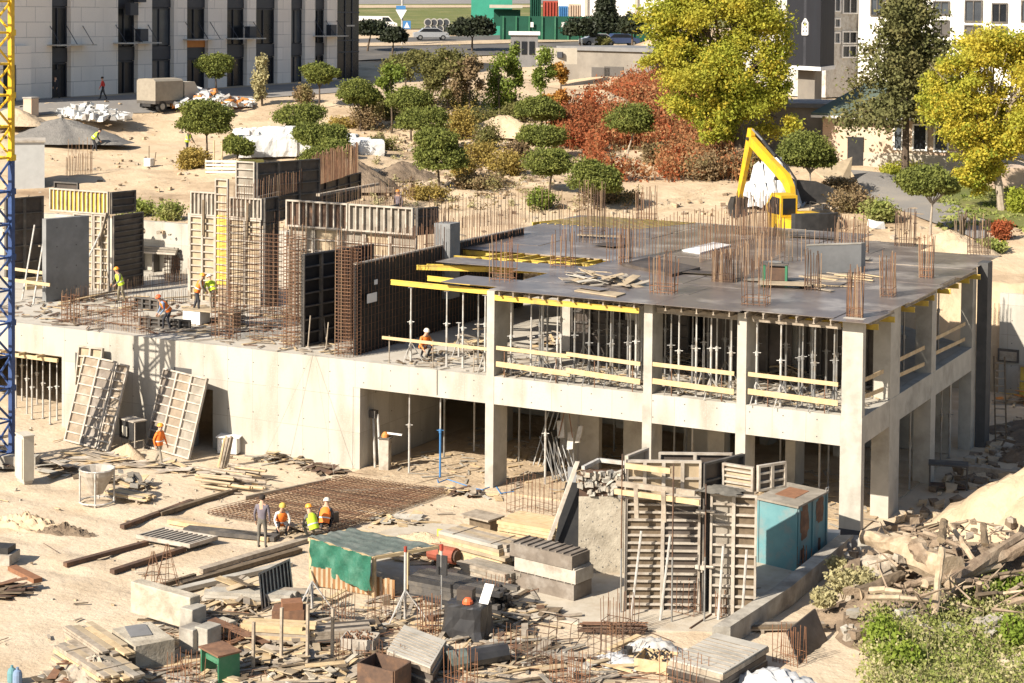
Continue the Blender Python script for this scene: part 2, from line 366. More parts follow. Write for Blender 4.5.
def pit_z(x, y):
    k = 1.0
    z = .035*noise2(x*1.1, y*1.1)+.03*noise2(x*2.7+5, y*2.7)+RNG.normal()*.012
    if x > 1.5 and y > 1: z += .22*(noise2(x*.9, y*.9)+.5)*smooth(1.5, 4, x)
    if x > 4.5: z += smooth(4.5, 9.5, x)*smooth(-17, -9, y)*.9
    if x < -6 and y < -5:                                    # wheel ruts across the sandy yard
        for o_, w_ in ((0,.35),(1.9,.35),(5.5,.4),(7.4,.4)):
            q = (y+13.5+.42*(x+30)*.6+1.2*math.sin(x*.16)-o_); z -= .13*math.exp(-(q/w_)**2)*(.6+.4*math.sin(x*1.7))
    if -20 < x < 1 and y > -1: z *= .3                       # inside the ground storey
    if -21 < x < 1 and -15 < y < 0: z *= .6
    return (x, y, z-.02)
gridmesh('ground', lines((-420,-60,18),(-60,-41,38),(-41,14,150),(14,30,20),(30,420,16)), lines((-420,-60,14),(-60,-30,25),(-30,6,110),(6,28,44),(28,30,2)), pit_z, 'sand')
def yb(x): return 16.55 if x < -21.5 else (26.2 if x < -3.5 else 28.35)
def up_pt(x, t):
    y = yb(x)+t; d = depth(x, y)
    z = zt(x, y)
    if d < 140: z += (.16*noise2(x*.55, y*.55)+.09*noise2(x*1.7, y*1.7))*smooth(0, 2, t)*(1-smooth(122,136,d))+(RNG.normal()*.03 if d < 125 else 0)
    return (x, y, z)
_ts = [0]+lines((.02,60,120),(60,140,60),(140,300,30),(300,1400,14))
_xs = lines((-900,-300,10),(-300,-130,30),(-130,40,180),(40,120,20),(120,900,14))
vs = []; nx = len(_xs)
for j, t in enumerate(_ts):
    for x in _xs:
        p = up_pt(x, max(t, 0)); vs.append(p if j else (p[0], p[1], -.5))
b = MB(); b.add(vs, [(j*nx+i, j*nx+i+1, (j+1)*nx+i+1, (j+1)*nx+i) for j in range(len(_ts)-1) for i in range(nx-1)], 'sand_upper')
setting('terrain', b, True)
def sheet(name, edgeA, edgeB, m, n=40, k=8, lift=.10):
    """a strip between two lines drawn on the upper ground, each given by pixels of its corners"""
    def samp(e, t):
        t *= len(e)-1; i = min(int(t), len(e)-2); f = t-i
        return Vector(e[i]).lerp(Vector(e[i+1]), f)
    A = [atT(*q) for q in edgeA]; B = [atT(*q) for q in edgeB]; vs = []
    for i in range(n+1):
        a, c = samp(A, i/n), samp(B, i/n)
        for j in range(k+1):
            p = a.lerp(c, j/k); d = depth(p.x, p.y); vs.append((p.x, p.y, zt(p.x, p.y)+lift))
    b = MB(); b.add(vs, [(i*(k+1)+j, i*(k+1)+j+1, (i+1)*(k+1)+j+1, (i+1)*(k+1)+j) for i in range(n) for j in range(k)], m)
    return setting(name, b, True)
sheet('meadow', [(300,30),(560,29),(1100,26)], [(300,5),(560,4),(1100,3)], 'grass', 40, 14, .12)
sheet('far_path', [(340,9),(600,8),(720,7)], [(340,6),(600,6),(720,5)], 'sand_pale', 30, 3, .2)
sheet('far_field', [(300,5),(600,4),(1100,3)], [(300,-14),(600,-14),(1100,-14)], 'pavement', 30, 4, .14)
sheet('street', [(340,62),(450,58),(560,52),(680,48)], [(340,40),(450,37),(560,33),(680,30)], 'asphalt', 40, 8, .10)
sheet('kerb_strip', [(340,48),(450,46),(560,43),(640,41)], [(340,44.5),(450,42.5),(560,39.5),(640,37.5)], 'sand_pale', 40, 3, .16)
sheet('pavement', [(-30,128),(100,113),(240,101),(365,91)], [(-30,104),(100,97),(240,88),(365,79)], 'pavement', 40, 6, .05)
sheet('lane', [(868,200),(925,222),(985,246)], [(850,172),(905,178),(985,190)], 'pavement', 30, 8, .14)
sheet('lane', [(905,178),(960,180),(1060,192)], [(900,168),(960,168),(1060,172)], 'pavement', 30, 6, .16)
sheet('lawn', [(935,193),(975,220),(1060,240)], [(940,184),(985,190),(1060,196)], 'grass', 24, 6, .20)

# floor slabs laid in front of the building (flush concrete)
b = MB(); b.prism([(-14.0,-5.6),(.9,-1.2),(.9,-10.9),(-2.0,-12.2),(-9.5,-13.6),(-15,-10.5)], -.1, .035, 'screed'); setting('slab_on_ground', b)
b = MB(); b.prism([(-19.7,-2.6),(-14.0,-.4),(-9.2,-.25),(.4,-.25),(.4,12.2),(-19.7,12.2)], -.1, .03, 'sand_pale'); setting('storey_floor', b)

# ================================================================ THE UNFINISHED CONCRETE BUILDING
Z1, Z2, Z3 = 3.27, 4.34, 7.72
bld = thing('unfinished_building', (-14, 0, 0), 'unfinished two storey concrete frame building with open bays and a bare deck', 'building')
def part(name, fn, parent=bld, label=None, smooth=False):
    b = MB(); fn(b); o = b.build(name, parent, None, smooth)
    if label: o['label'] = label
    return o
CC = 'concrete_cast'
def holes(b, xs, zs, y):
    for x in xs:
        for z in zs: b.lathe_y = None; b.tube((x, y-.006, z), (x, y+.02, z), .028, 'tie_hole', 6)
def wall_front(b):
    b.box(-80,-46,0,.3,-.3,Z2,CC); b.box(-46,-35.15,0,.3,Z1-.2,Z2,CC)
    b.box(-35.15,-27.95,0,.3,-.3,Z2,CC); b.box(-27.95,-27.0,0,.3,2.45,Z2,CC); b.box(-27.0,-20.1,0,.3,-.3,Z2,CC)
    b.box(-20.1,-19.78,.02,6.4,-.1,Z1-.003,CC)
    for x in np.arange(-44,-20.3,1.25):
        for z in (.5,1.75,3.0,3.8):
            if not (-46 < x < -35.2 and z < 3.2) and not (-28 < x < -27 and z < 2.5): b.tube((x+.3,-.006,z),(x+.3,.02,z),.026,'tie_hole',6)
    for z in (.6,1.9,2.9):
        for y in (1.2,2.45,3.7,4.9): b.tube((-19.79,y,z),(-19.772,y,z),.026,'tie_hole',6)
    b.box(-34.4,-34.02,-.004,.02,2.4,3.33,'tie_hole'); b.box(-29.03,-28.1,-.004,.02,3.0,3.22,'tie_hole')
part('wall', wall_front)
def beam_front(b):
    b.box(-20.1,.0,.003,.36,Z1,Z2-.003,CC)
    for x in np.arange(-19.6,-.2,1.25):
        for z in (3.5,4.1): b.tube((x,-.004,z),(x,.02,z),.026,'tie_hole',6)
part('beam', beam_front)
def beam_side(b):
    b.box(.42,.768,.36,16.3,Z1+.1,Z2-.003,'concrete')
part('beam', beam_side, label='side beam in shadow')
part('floor_slab', lambda b: b.prism([(-80,.31),(.40,.31),(.40,16.2),(-7,23),(-9,26),(-80,26)],Z2-.25,Z2-.012,'concrete_floor'))
# columns: (x0,x1,y0,y1) over both storeys
cols = [(-14.08,-13.72,-.012,1.12),(-7.52,-7.15,-.012,1.0),(-3.88,-3.5,-.012,1.0),(0,.771,-.012,.35),(.1,.775,3.4,4.7),(.1,.775,9.1,9.8),(.25,.775,15.6,16.25)]
inner = [(-17.2,-16.8,6.4,7.5),(-13.9,-13.5,6.2,7.4),(-10.6,-9.6,5.2,5.6),(-7.3,-6.6,6.0,6.4),(-3.9,-3.5,5.5,6.6),(-13.9,-13.5,11.8,13),(-7.3,-6.9,12,13),(-3.9,-3.5,11.5,12.6),(-10.4,-9.6,17,17.4),(-4,-3.2,17,17.4)]
for k, (x0,x1,y0,y1) in enumerate(cols+inner):
    top = Z3-.1 if k != 3 else Z3+.04
    o = part('column', lambda b: (b.box(x0,x1,y0,y1,-.2,Z2-.002,'concrete'),
                                   b.box(x0+.02,x1-.012,y0+.02,y1-.01,Z2-.002,top,'concrete'),
                                   b.box(x0-.008,x1+.008,y0-.01,y1+.008,-.2,.38,'tar') if k == 3 else None))
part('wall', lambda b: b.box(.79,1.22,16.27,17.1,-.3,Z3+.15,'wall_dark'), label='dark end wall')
for x0,x1,y0,y1,z0,z1,m in ((-19.78,-9,12.4,12.7,0,Z2-.3,'concrete'),(-9,-2,13.8,14.1,0,Z2-.3,'concrete'),(-8.9,-7.0,7.4,7.7,0,Z2-.3,'concrete'),(-12.8,-11.4,4.6,4.9,0,Z2-.3,'concrete'),(-2,.2,14.4,14.6,0,Z2-.3,'concrete'),  # rear walls of the ground storey added to keep its depth dark
      (-21,-10,25.6,25.9,Z2-.3,Z3-.1,'concrete'),(-12.3,-10.9,9.6,9.9,Z2-.02,Z3-.45,'concrete'),(-5.6,-4.6,6.2,6.5,Z2-.02,Z3-.45,'concrete'),(-2.6,-1.5,7.6,7.9,Z2-.02,Z3-.45,'concrete')):
    part('inner_wall', lambda b: b.box(x0,x1,y0,y1,z0,z1,m))
for x0,x1,y0 in ((-13.4,-7.3,9.4),(-7.1,-3.6,5.2),(-3.3,-.1,5.6)):  # dark ply walls added behind the bays to darken the upper storey
    o = solo('darkening_wall', (lambda b: (b.box(x0,x1,y0,y0+.06,Z2,Z3-.5,'ply_dark'), [b.box(q,q+.08,y0-.12,y0-.002,Z2,Z3-.5,'frame_dark') for q in np.arange(x0+.1,x1-.1,.6)], b)[-1])(MB()), ((x0+x1)/2,y0,Z2),
      'dark ply wall added to darken the upper storey, %s' % {-13.4:'behind the widest bay',-7.1:'behind the middle bay',-3.3:'behind the bay beside the corner column'}[x0], 'formwork')

# deck of the next floor: film faced plywood on yellow timber beams
deck = thing('deck_formwork', (-7, 10, Z3), 'brown plywood deck formwork laid on yellow beams over the open storey', 'formwork')
ZD = Z3+.04
def deckcell(x0,x1,y0,y1):
    b = MB(); dz = U(-.014,.02); a, c = U(-.006,.006), U(-.006,.006)
    g = .006
    vs = [(x0+g,y0+g,ZD+dz),(x1-g,y0+g,ZD+dz+a),(x1-g,y1-g,ZD+dz+a+c),(x0+g,y1-g,ZD+dz+c)]
    b.add(vs+[(x,y,z-.021) for x,y,z in vs], [(0,1,2,3),(7,6,5,4),(0,4,5,1),(1,5,6,2),(2,6,7,3),(3,7,4,0)], 'ply_film'); b.build('plywood_sheet', deck)
rows = [(-.32,2.2),(2.2,4.7),(4.7,7.2),(7.2,9.7),(9.7,12.2),(12.2,14.7),(14.7,17.2),(17.2,19.7),(19.7,22.2),(22.2,24.6)]
for (y0,y1) in rows:
    x0 = -13.7 if y0 < 4 else (-15.4 if y0 < 7 else (-13.2 if y0 < 9 else -21.9)); xe = .95 if y1 < 20 else (.95-(y1-19.7)*1.5)
    x = x0; first = True
    while x < xe-.2:
        x1 = min(x+U(3.2,3.9), xe)
        if xe-x1 < 1.0: x1 = xe
        yy0 = y0+(U(-.3,.25) if y0 < 0 else 0)
        deckcell(x, x1+(U(-.06,.2) if x1 == xe else 0), yy0, y1); x = x1
deckcell(-16.3,-13.72,.35,2.4); deckcell(-19.4,-15.4,5.3,7.0)
# yellow beams and joists
def H20(p, q, m='beam_yellow', parent=deck, name='joist'):
    b = MB(); p, q = Vector(p), Vector(q); d = (q-p).normalized()
    b.bar(p+V(0,0,.085), q+V(0,0,.085), .08, .035, m); b.bar(p-V(0,0,.085), q-V(0,0,.085), .08, .035, m); b.bar(p, q, .035, .14, m)
    return b.build(name, parent)
zj = ZD-.13; zb_ = ZD-.34
for x0, x1, yy in ((-13.6,-7.6,-.22),(-7.1,-3.95,.25),(-3.4,-.1,.25),(-13.6,-7.6,1.5),(-7.1,-.1,1.6),(-13.6,-.1,4.2),(-15.3,0,6.8),(-13,0,9.5)):
    H20((x0,yy,zb_),(x1,yy,zb_),'beam_yellow' if yy < 0 or yy > 4 else 'timber_grey')
for y0, y1, xx in ((.4,3.3,.88),(4.8,9.0,.9),(9.9,15.5,.88)): H20((xx,y0,zj+.0),(xx,y1,zj+.0),'timber_grey')
for xx in np.arange(-13.3,.3,.62):
    if min(abs(xx+c) for c in (13.9,7.33,3.7)) > .25: H20((xx,-.42+U(-.08,.08),zj),(xx,2.7,zj),'timber_grey')
for yy in (.75,2.6,5.2,6.9,8.4,10.4,12.0,13.7,15.1): H20((-2.2,yy,zb_),(1.0+U(0,.25),yy,zb_))
# beams left bare beside the deck, by the wall reinforcement
for a, c in (((-18.9,.9),(-13.9,.6)),((-18.2,2.6),(-14.3,2.2)),((-20.2,5.1),(-15.0,6.9)),((-20.0,5.6),(-17.5,6.4))): H20((a[0],a[1],zb_+.05),(c[0],c[1],zb_+.05))
for k in range(8): H20((-18.6+k*.75,7.3,zj),(-18.3+k*.75,9.9,zj))
H20((-21.3,9.9,zb_+.14),(-13,9.9,zb_+.14)); H20((-21.3,10.35,zb_+.02),(-13.2,10.35,zb_+.02))
H20((-19.8,7.6,zb_+.2),(-13.2,8.3,zb_+.2))
for k in range(14): H20((-22.4+k*.42,20.2,zj+.06),(-20.9+k*.42,24.6,zj+.06))
for yy in (11.4,12.6,13.8): H20((-22.3,yy,zb_),(-20.6,yy,zb_))

# ================================================================ RETAINING WALLS
def ret(name, x0,x1,y,z0,z1,label):
    b = MB(); b.box(x0,x1,y,y+.35,z0,z1,'concrete_cast')
    for x in np.arange(x0+.6,x1,1.25):
        for z in np.arange(z0+.6,z1-.2,1.1): b.tube((x,y-.006,z),(x,y+.02,z),.028,'tie_hole',6)
    return b
b = ret('retaining_wall',-95,-31,16.2,0,6.95,''); solo('retaining_wall', b, (-50,16.2,0), 'pale concrete retaining wall behind the left formwork panels under the sand bank', 'wall')
b = ret('retaining_wall',-.9,45,28,-.3,4.9,''); b.box(-.92,.3,27.97,28.05,1.4,2.35,'tie_hole') if 0 else None
solo('retaining_wall', b, (10,28,0), 'pale concrete retaining wall on the right beyond the end wall, with a small square opening', 'wall')
w0, w1 = atY(998,348,28), atY(1019,363,28)
b = MB(); b.box(w0.x,w1.x,27.93,28.0-.003,w1.z,w0.z,'frame_dark'); b.box(w0.x+.1,w1.x-.1,27.915,27.93-.002,w1.z+.08,w0.z-.12,'rubble')
solo('wall_opening', b, ((w0.x+w1.x)/2,27.93,w1.z), 'small dark framed opening in the pale retaining wall on the right', 'opening')
# ================================================================ GENERATORS
def panel(o, u, up, wd, ht, label, ncol=2, nrow=9, fm='frame_grey', sm='ply_grey', cat='formwork panel', group=None, name='formwork_panel', t=.11, vert=False, nrm=None, sheets=None, loc=None, tilt=None):
    """steel framed shutter: rim, ribs and stiffeners standing out on the side the normal points to, plywood face behind"""
    o, u, up = Vector(o), Vector(u).normalized(), Vector(up).normalized()
    n_ = u.cross(up).normalized() if nrm is None else Vector(nrm).normalized()
    root = thing(name, loc or o+u*wd/2, label, cat, group)
    f = MB(); g = .07
    def slab(a0,a1,b0,b1,d0,d1,m,bb): bb.par(o+u*a0+up*b0+n_*d0, u*(a1-a0), up*(b1-b0), n_*(d1-d0), m)
    slab(0,g,0,ht,0,t,fm,f); slab(wd-g,wd,0,ht,0,t,fm,f); slab(g,wd-g,0,g,0,t,fm,f); slab(g,wd-g,ht-g,ht,0,t,fm,f)
    for c in range(1, ncol):
        x = wd*c/ncol; slab(x-g*.75,x+g*.75,g,ht-g,0,t+.012,fm,f)
    for r_ in range(1, nrow):
        if vert: continue
        z = ht*r_/nrow
        for c in range(ncol):
            a, e = wd*c/ncol+g*.76, wd*(c+1)/ncol-g*.76
            slab(a,e,z-.03,z+.03,.0,t-.02,fm,f)
    if vert:
        for r_ in range(1, nrow):
            x = wd*r_/nrow; slab(x-.03,x+.03,g+.001,ht-g-.001,0,t-.02,fm,f)
    f.build('frame', root)
    for c in range(ncol if sheets else 1):
        b = MB(); k = ncol if sheets else 1
        slab(wd*c/k+.002, wd*(c+1)/k-.002, .002, ht-.002, -.022, -.002, sheets[c % len(sheets)] if sheets else sm, b); b.build('plywood_face', root)
    return root
def bars(b, p, n, d, h, r, m, j=.03):
    for k in range(n):
        q = p+d*k; b.tube(q, q+V(U(-j,j),U(-j,j),h*U(.93,1.03)), r, m, 4, cap=False)
def cage(px, py, z, w_, d_, h, nx, ny, label, m='rust', ties=.0, r=.019, name='rebar_cage', cat='rebar', group='rebar standing up out of the columns', P=None, j=.03, rot=0.0, mix=False):
    p = P if P is not None else at(px, py, z); b = MB(); a = V(math.cos(rot), math.sin(rot), 0); c = V(-a.y, a.x, 0)
    for i in range(nx):
        for k in range(ny):
            if 0 < i < nx-1 and 0 < k < ny-1: continue
            q = p+a*(w_*(i/max(1,nx-1)-.5))+c*(d_*(k/max(1,ny-1) if ny > 1 else 0))
            b.tube(q-V(0,0,.05), q+V(U(-j,j),U(-j,j),h*U(.78 if mix else .9,1.04)), r, random.choice([m,'rebar_tan','rust_dark',m]) if mix else m, 4, cap=False)
    zz = .15
    hh = h*.9 if ties else 0
    st = ties if ties else 1
    zs = list(np.arange(.12, hh, st)) if ties else [.06, .3]
    for zz in zs:
        q = [p-a*(w_/2+.01)+V(0,0,zz)-c*.01, p+a*(w_/2+.01)+V(0,0,zz)-c*.01, p+a*(w_/2+.01)+c*(d_+.01)+V(0,0,zz), p-a*(w_/2+.01)+c*(d_+.01)+V(0,0,zz)]
        b.path(q+[q[0]], r*.7, m, 4)
    return solo(name, b, p, label, cat, group)
def fence_bars(p, q, h, sp, label, m='rust_dark', r=.013, group='rows of starter bars', rails=(), cat='rebar', name='starter_bars', jit=.04):
    p, q = Vector(p), Vector(q); L = (q-p).length; n = max(2, int(L/sp)); b = MB()
    for k in range(n+1):
        o = p.lerp(q, (k+U(-.12,.12))/n); b.tube(o-V(0,0,.04), o+V(U(-jit,jit),U(-jit,jit),h*U(.8,1.05)), r, random.choice([m,m,'rebar_tan']), 4, cap=False)
    for z in rails: b.tube(p+V(0,0,z), q+V(0,0,z), r, m, 4, cap=False)
    return solo(name, b, (p+q)/2, label, cat, group)
def prop(p, h, label, m='steel_pale', group='steel props', tripod=False, m2=None, lean=(0,0)):
    """telescopic steel prop: base plate, outer tube, collar with handle, thinner inner tube, head plate"""
    root = thing('steel_prop', p, label, 'prop', group); m2 = m2 or m; t = V(lean[0], lean[1], 0)
    k = h*U(.5,.62)
    b = MB(); b.tube(p+V(0,0,.012), p+V(0,0,k)+t*(k/h), .042, m, 7); b.build('outer_tube', root)
    b = MB(); b.tube(p+V(0,0,k)+t*(k/h), p+V(0,0,h-.012)+t, .03, m2, 7); b.build('inner_tube', root)
    b = MB(); c = p+V(0,0,k)+t*(k/h); b.tube(c-V(0,0,.09), c+V(0,0,.07), .062, m, 8); b.tube(c-V(.16,0,0), c+V(.16,0,.03), .014, m, 5); b.build('collar', root)
    b = MB(); b.cbox(p, .16,.16,.012, m); b.build('base_plate', root); b = MB(); b.cbox(p+V(0,0,h-.012)+t, .2,.14,.012, m); b.build('head_plate', root)
    if tripod:
        b = MB()
        for a in (0.4, 2.5, 4.6):
            b.tube(p+V(.5*math.cos(a), .5*math.sin(a), .01), p+V(.04*math.cos(a), .04*math.sin(a), .75), .018, m, 5)
        b.build('tripod', root)
    return root
def plank(p, q, w_, t, m, label, cat='plank', name='plank', group=None, up=UZ):
    b = MB(); b.bar(p, q, w_, t, m, up); return solo(name, b, (Vector(p)+Vector(q))/2, label, cat, group)

def hvv(a): return V(math.cos(a), math.sin(a), 0)
D = Z2
# ================================================================ PROPS AND RAILS IN THE BAYS
baynames = ['the wide bay', 'the middle bay', 'the bay beside the corner column']
bays = [(-13.6,-7.6),(-7.1,-3.95),(-3.4,-.1)]
for bi, (x0, x1) in enumerate(bays):
    n = (9,5,5)[bi]; pr = []
    for row, yy in enumerate((.45, 1.9, 3.6)):
        for k in range(n if row else n):
            x = x0+(x1-x0)*(k+.5+U(-.3,.3))/n + (.25 if row == 1 else 0)
            if x > x1: continue
            pr.append((V(x, yy+U(-.25,.3), Z2), row))
    pr.sort(key=lambda q: pix(q[0])[0])
    cnt = [0,0,0]
    for q, row in pr:
        prop(q, Z3-.42-Z2, '%s prop from the left, %s row of %s' % (ORD[cnt[row]], ('front','second','back')[row], baynames[bi]), 'steel' if random.random() < .6 else 'steel_pale', 'props holding the deck formwork', tripod=(row == 0 and random.random() < .6) or random.random() < .3); cnt[row] += 1
    # two timber rails on short posts
    for j, (za, zb2) in enumerate(((1.12,1.08),(.5,.42))):
        n2 = 2 if bi == 0 else 1
        for k in range(n2):
            a = x0+(x1-x0)*k/n2-.02; e = x0+(x1-x0)*(k+1)/n2+.12*(k+1 < n2)
            plank(V(a,-.02-.035*k+.04*0,Z2+za+.05*k), V(e,-.02-.035*k,Z2+zb2), .035, .15+.05*(j==1), 'timber_new', 'pale guard rail board, %s one%s across %s' % (('upper','lower')[j], (' of the left half',' of the right half')[k] if n2 == 2 else '', baynames[bi]), 'guard rail', 'guard_rail', 'timber guard rails along the floor edge')
    pk = [x0+.3, (x0+x1)/2-.5, (x0+x1)/2+1.1, x1-.35] if bi == 0 else [x0+.7, x1-.5]
    for k, x in enumerate(pk):
        root = thing('rail_post', V(x,.09,Z2), '%s rusty post from the left at the rails of %s' % (ORD[k], baynames[bi]), 'post', 'rail posts')
        b = MB(); b.tube(V(x,.05,Z2), V(x,.05,Z2+1.2), .02, 'rust', 5); b.build('post', root)
        b = MB(); b.tube(V(x-.35,.5,Z2+.02), V(x,.06,Z2+.75), .014, 'steel', 4); b.tube(V(x+.3,.45,Z2+.02), V(x,.06,Z2+.6), .014, 'steel', 4); b.build('stay', root)
# side bays
for bi, (y0, y1) in enumerate(((.5,3.3),(4.9,9.0),(10,15.5))):
    nm = ('nearest the corner','in the middle of the side','farthest back')[bi]
    for k in range((2,3,4)[bi]):
        y = y0+(y1-y0)*(k+.6)/(2.2,3.2,4.2)[bi]
        prop(V(-.1-.5*(k % 2), y, Z2), Z3-.42-Z2, '%s steel prop in the upper side bay %s' % (ORD[k], nm), 'steel', 'props holding the deck formwork')
    for j in (0,1):
        plank(V(.62,y0-.05,Z2+(1.2,.62)[j]-.15*bi*0), V(.62,y1*.9+y0*.1,Z2+(1.1,.45)[j]), .035,.15,'timber', 'shaded guard rail board, %s one of the side bay %s' % (('upper','lower')[j], nm), 'guard rail', 'guard_rail', 'timber guard rails along the floor edge')
# rail and props left of the first column, over the open entrance
plank(V(-18.9,.25,Z2+1.0), V(-14.1,.22,Z2+.98), .04,.12,'timber_new','long pale timber rail on posts above the entrance beside the first column','guard rail','guard_rail','timber guard rails along the floor edge')
for k, (x, y) in enumerate(((-18.0,.95),(-16.3,.85),(-15.6,.9),(-15.3,1.6),(-14.5,.7),(-16.9,2.9))):
    prop(V(x,y,Z2), Z3-.4-Z2-(0 if k in (0,1,2,3,4) else 1.6), '%s steel prop from the left under the yellow beams beside the mesh wall' % ORD[(0,2,3,4,5,1)[k]], 'steel_pale', 'props under the bare yellow beams', tripod=k in (0,5,4))
for k, (x, y) in enumerate(((-18.6,.3),(-16.6,.3),(-14.8,.35))):
    b = MB(); b.tube(V(x,y,Z2), V(x,y,Z2+1.1), .022,'timber_grey',5); b.cbox(V(x,y,Z2),.1,.1,.02,'timber_grey')
    solo('rail_post', b, (x,y,Z2), '%s small post from the left carrying the long pale rail above the entrance' % ORD[k], 'post', 'rail posts')
# ground storey props
low = [(440,478,'blue'),(409,474,'steel_pale'),(444,458,'steel'),(474,452,'steel_pale'),(519,462,'steel'),(545,485,'steel_pale'),(578,470,'steel'),(589,462,'blue'),(614,452,'steel'),(640,450,'steel'),(674,470,'steel'),(686,465,'steel'),(692,480,'steel_pale'),(530,440,'steel'),(780,486,'steel'),(793,489,'steel_pale'),(819,496,'steel_pale'),(828,488,'steel')]
for k, (x, y, m) in enumerate(sorted(low)):
    p = at(x, y)
    prop(p, Z1+.68 if p.y > .5 else Z1-.02, '%s steel prop from the left standing in the open ground storey%s' % (ORD[k], ', blue lower tube' if m == 'blue' else ''), m, 'props in the ground storey', m2='steel_pale' if m == 'blue' else None)
for k, (x, y, m) in enumerate(((868,510,'blue'),(897,500,'steel'),(908,490,'steel'),(938,462,'steel'),(950,458,'steel'))):
    p = at(x, y); prop(V(.35-.1*(k%2),p.y,0), Z1+.08, '%s steel prop from the corner under the side beam%s' % (ORD[k], ', blue lower tube' if m == 'blue' else ''), m, 'props under the side beam', m2='steel')

# ================================================================ BARS AND CAGES ON THE DECK
ZC = ZD+.01
for q in [ # x0,x1,ytop,ybase,label,mat,nx,ny,depth
  (488,511,236,281,'rusty bar cluster on the deck above the first column from the left','rust_red',4,3,.7),
  (549,572,228,267,'rusty bar cluster standing beside the gap of bare joists','rust_red',4,3,.6),
  (649,673,251,294,'rusty bar cluster over the second column, beside the heap of torn ply','rust_red',5,3,.7),
  (741,766,258,306,'thin bar cluster over the third column at the deck edge','rust',4,3,.7),
  (846,862,266,317,'dense bar cluster on top of the sunlit corner column','rust',6,3,.22),
  (880,892,253,297,'bar cluster behind the corner one, over the second side column','rust',4,4,.9),
  (919,932,234,278,'bright rusty bar cluster over the third side column','rust_red',4,3,.5),
  (967,989,214,254,'bar cluster at the far right corner of the deck over the dark wall','rust_dark',6,2,.5),
  (804,819,248,290,'tied bar cage standing right of the green work table','rust_dark',4,3,.4),
  (635,655,186,220,'bar cluster at the back edge of the deck before the bare sand','rust',6,3,.5),
  (894,914,208,246,'dense bar cluster at the back right of the deck','rust_dark',7,3,.6),
  (578,601,181,238,'tall dark bar cluster behind the joist gap','rust_dark',6,4,.8),
  (618,629,226,265,'short bar cluster in front of the long bar row','rust',4,3,.4),
  (711,733,249,282,'dense block of grey bars left of the work table','rust_dark',12,3,.3),
  (734,775,192,236,'dense screen of rusty bars at the excavator','rust_dark',16,3,.5),
  (833,868,216,252,'bar row standing on the concrete upstand','rust',9,2,.3)]:
    x0,x1,yt,ybs,lab,m,nx,ny,dd = q
    p = at((x0+x1)/2, ybs, ZC); k = ppm(p)
    cage(0,0,0,(x1-x0)/k*.95,dd,(ybs-yt)/k*1.0,int(nx*1.2)+1,ny,lab,m,P=p,rot=0.1,r=.017,mix=True,j=.07)
for a, c, h, lab, m, sp in [
  ((606,262),(735,240),1.75,'long row of bars across the middle of the deck','rust',.30),
  ((700,262),(780,233),1.6,'bar row running back towards the excavator','rust',.33),
  ((560,240),(640,247),1.7,'bar row on the blue ply right of the joist gap','rust_dark',.22),
  ((430,230),(562,219),1.7,'row of thin bars before the yellow bushes','rust_dark',.27),
  ((735,283),(785,250),1.5,'bar row slanting past the green work table','rust_dark',.3),
  ((780,262),(835,257),1.3,'short bars along the back of the upstand','rust_dark',.3)]:
    fence_bars(at(*a,ZC), at(*c,ZC), h, sp*.8, lab, m, .016)
for k, (x0,x1,yt,ybs) in enumerate(((500,510,268,300),)): pass
# loose things on the deck
def heap_of_boards(px, py, z, rx, ry, n, mats, label, name='board_heap', cat='heap', h=.5, size=(.5,1.6), P=None, rot=None):
    p = P if P is not None else at(px, py, z); b = MB()
    for k in range(n):
        a = U(0,6.28) if rot is None else rot+U(-.5,.5); rr = math.sqrt(random.random()); t = U(0,6.28)
        c = p+V(math.cos(t)*rr*rx, math.sin(t)*rr*ry, .03+h*(1-rr)*U(.2,1))
        L, W = U(*size), U(.08,.36)
        u_ = V(math.cos(a), math.sin(a), U(-.2,.25)).normalized(); v_ = V(-math.sin(a), math.cos(a), U(-.25,.25)).normalized()
        b.par(c-u_*L/2-v_*W/2, u_*L, v_*W, u_.cross(v_)*.025, random.choice(mats))
    return solo(name, b, p, label, cat)
heap_of_boards(603,283,ZD,1.6,1.0,34,['ply_pale','ply_grey','timber_grey','concrete'],'heap of torn pale plywood and boards on the deck near the second column',h=.75)
def slab_thing(px,py,z,u_,v_,t,m,label,name,cat,P=None,edge=None):
    p = P if P is not None else at(px,py,z); b = MB(); b.par(p, u_, v_, V(0,0,t), m)
    return solo(name, b, p, label, cat)
fence_bars(V(-28.6,6.6,D),V(-21.4,6.6,D),4.3,.2,'tall bar row before the pale inner wall shutters','rust_dark',.014,rails=(.6,1.4,2.2,3.0,3.8))
for k in range(9):
    q = at(U(530,830),U(232,292),ZC+.05+.01*k); a_ = U(-.5,.5); w_ = U(.5,1.2)
    b = MB(); u_ = hvv(a_); v_ = V(-u_.y,u_.x,0); b.par(q,u_*U(1.2,2.4),v_*w_,V(0,0,.02),random.choice(['ply_film','ply_dark','ply_pale','ply_grey'])); solo('loose_ply', b, q, 'loose ply sheet lying flat on the deck', 'plywood', 'loose ply sheets on the deck')
p0,p1,p2 = at(622,266,ZC),at(672,277,ZC),at(700,270,ZC)
slab_thing(0,0,0,p1-p0,p2-p1,.12,'ply_dark','dark stack of film faced ply sheets lying in the middle of the deck','plywood_stack','plywood',P=p0)
p0,p1,p2 = at(682,251,ZC),at(700,254,ZC),at(731,246,ZC)
slab_thing(0,0,0,p1-p0,p2-p1,.06,'white_paint','single white board lying behind the bar row on the deck','white_board','board',P=p0)
p0,p1,p2 = at(572,292,ZC),at(614,298,ZC),at(626,294,ZC)
slab_thing(0,0,0,p1-p0,(p2-p1)*.8,.04,'ply_pale','pale plywood offcut on the deck edge before the torn heap','plywood_offcut','plywood',P=p0+V(0,.2,0))
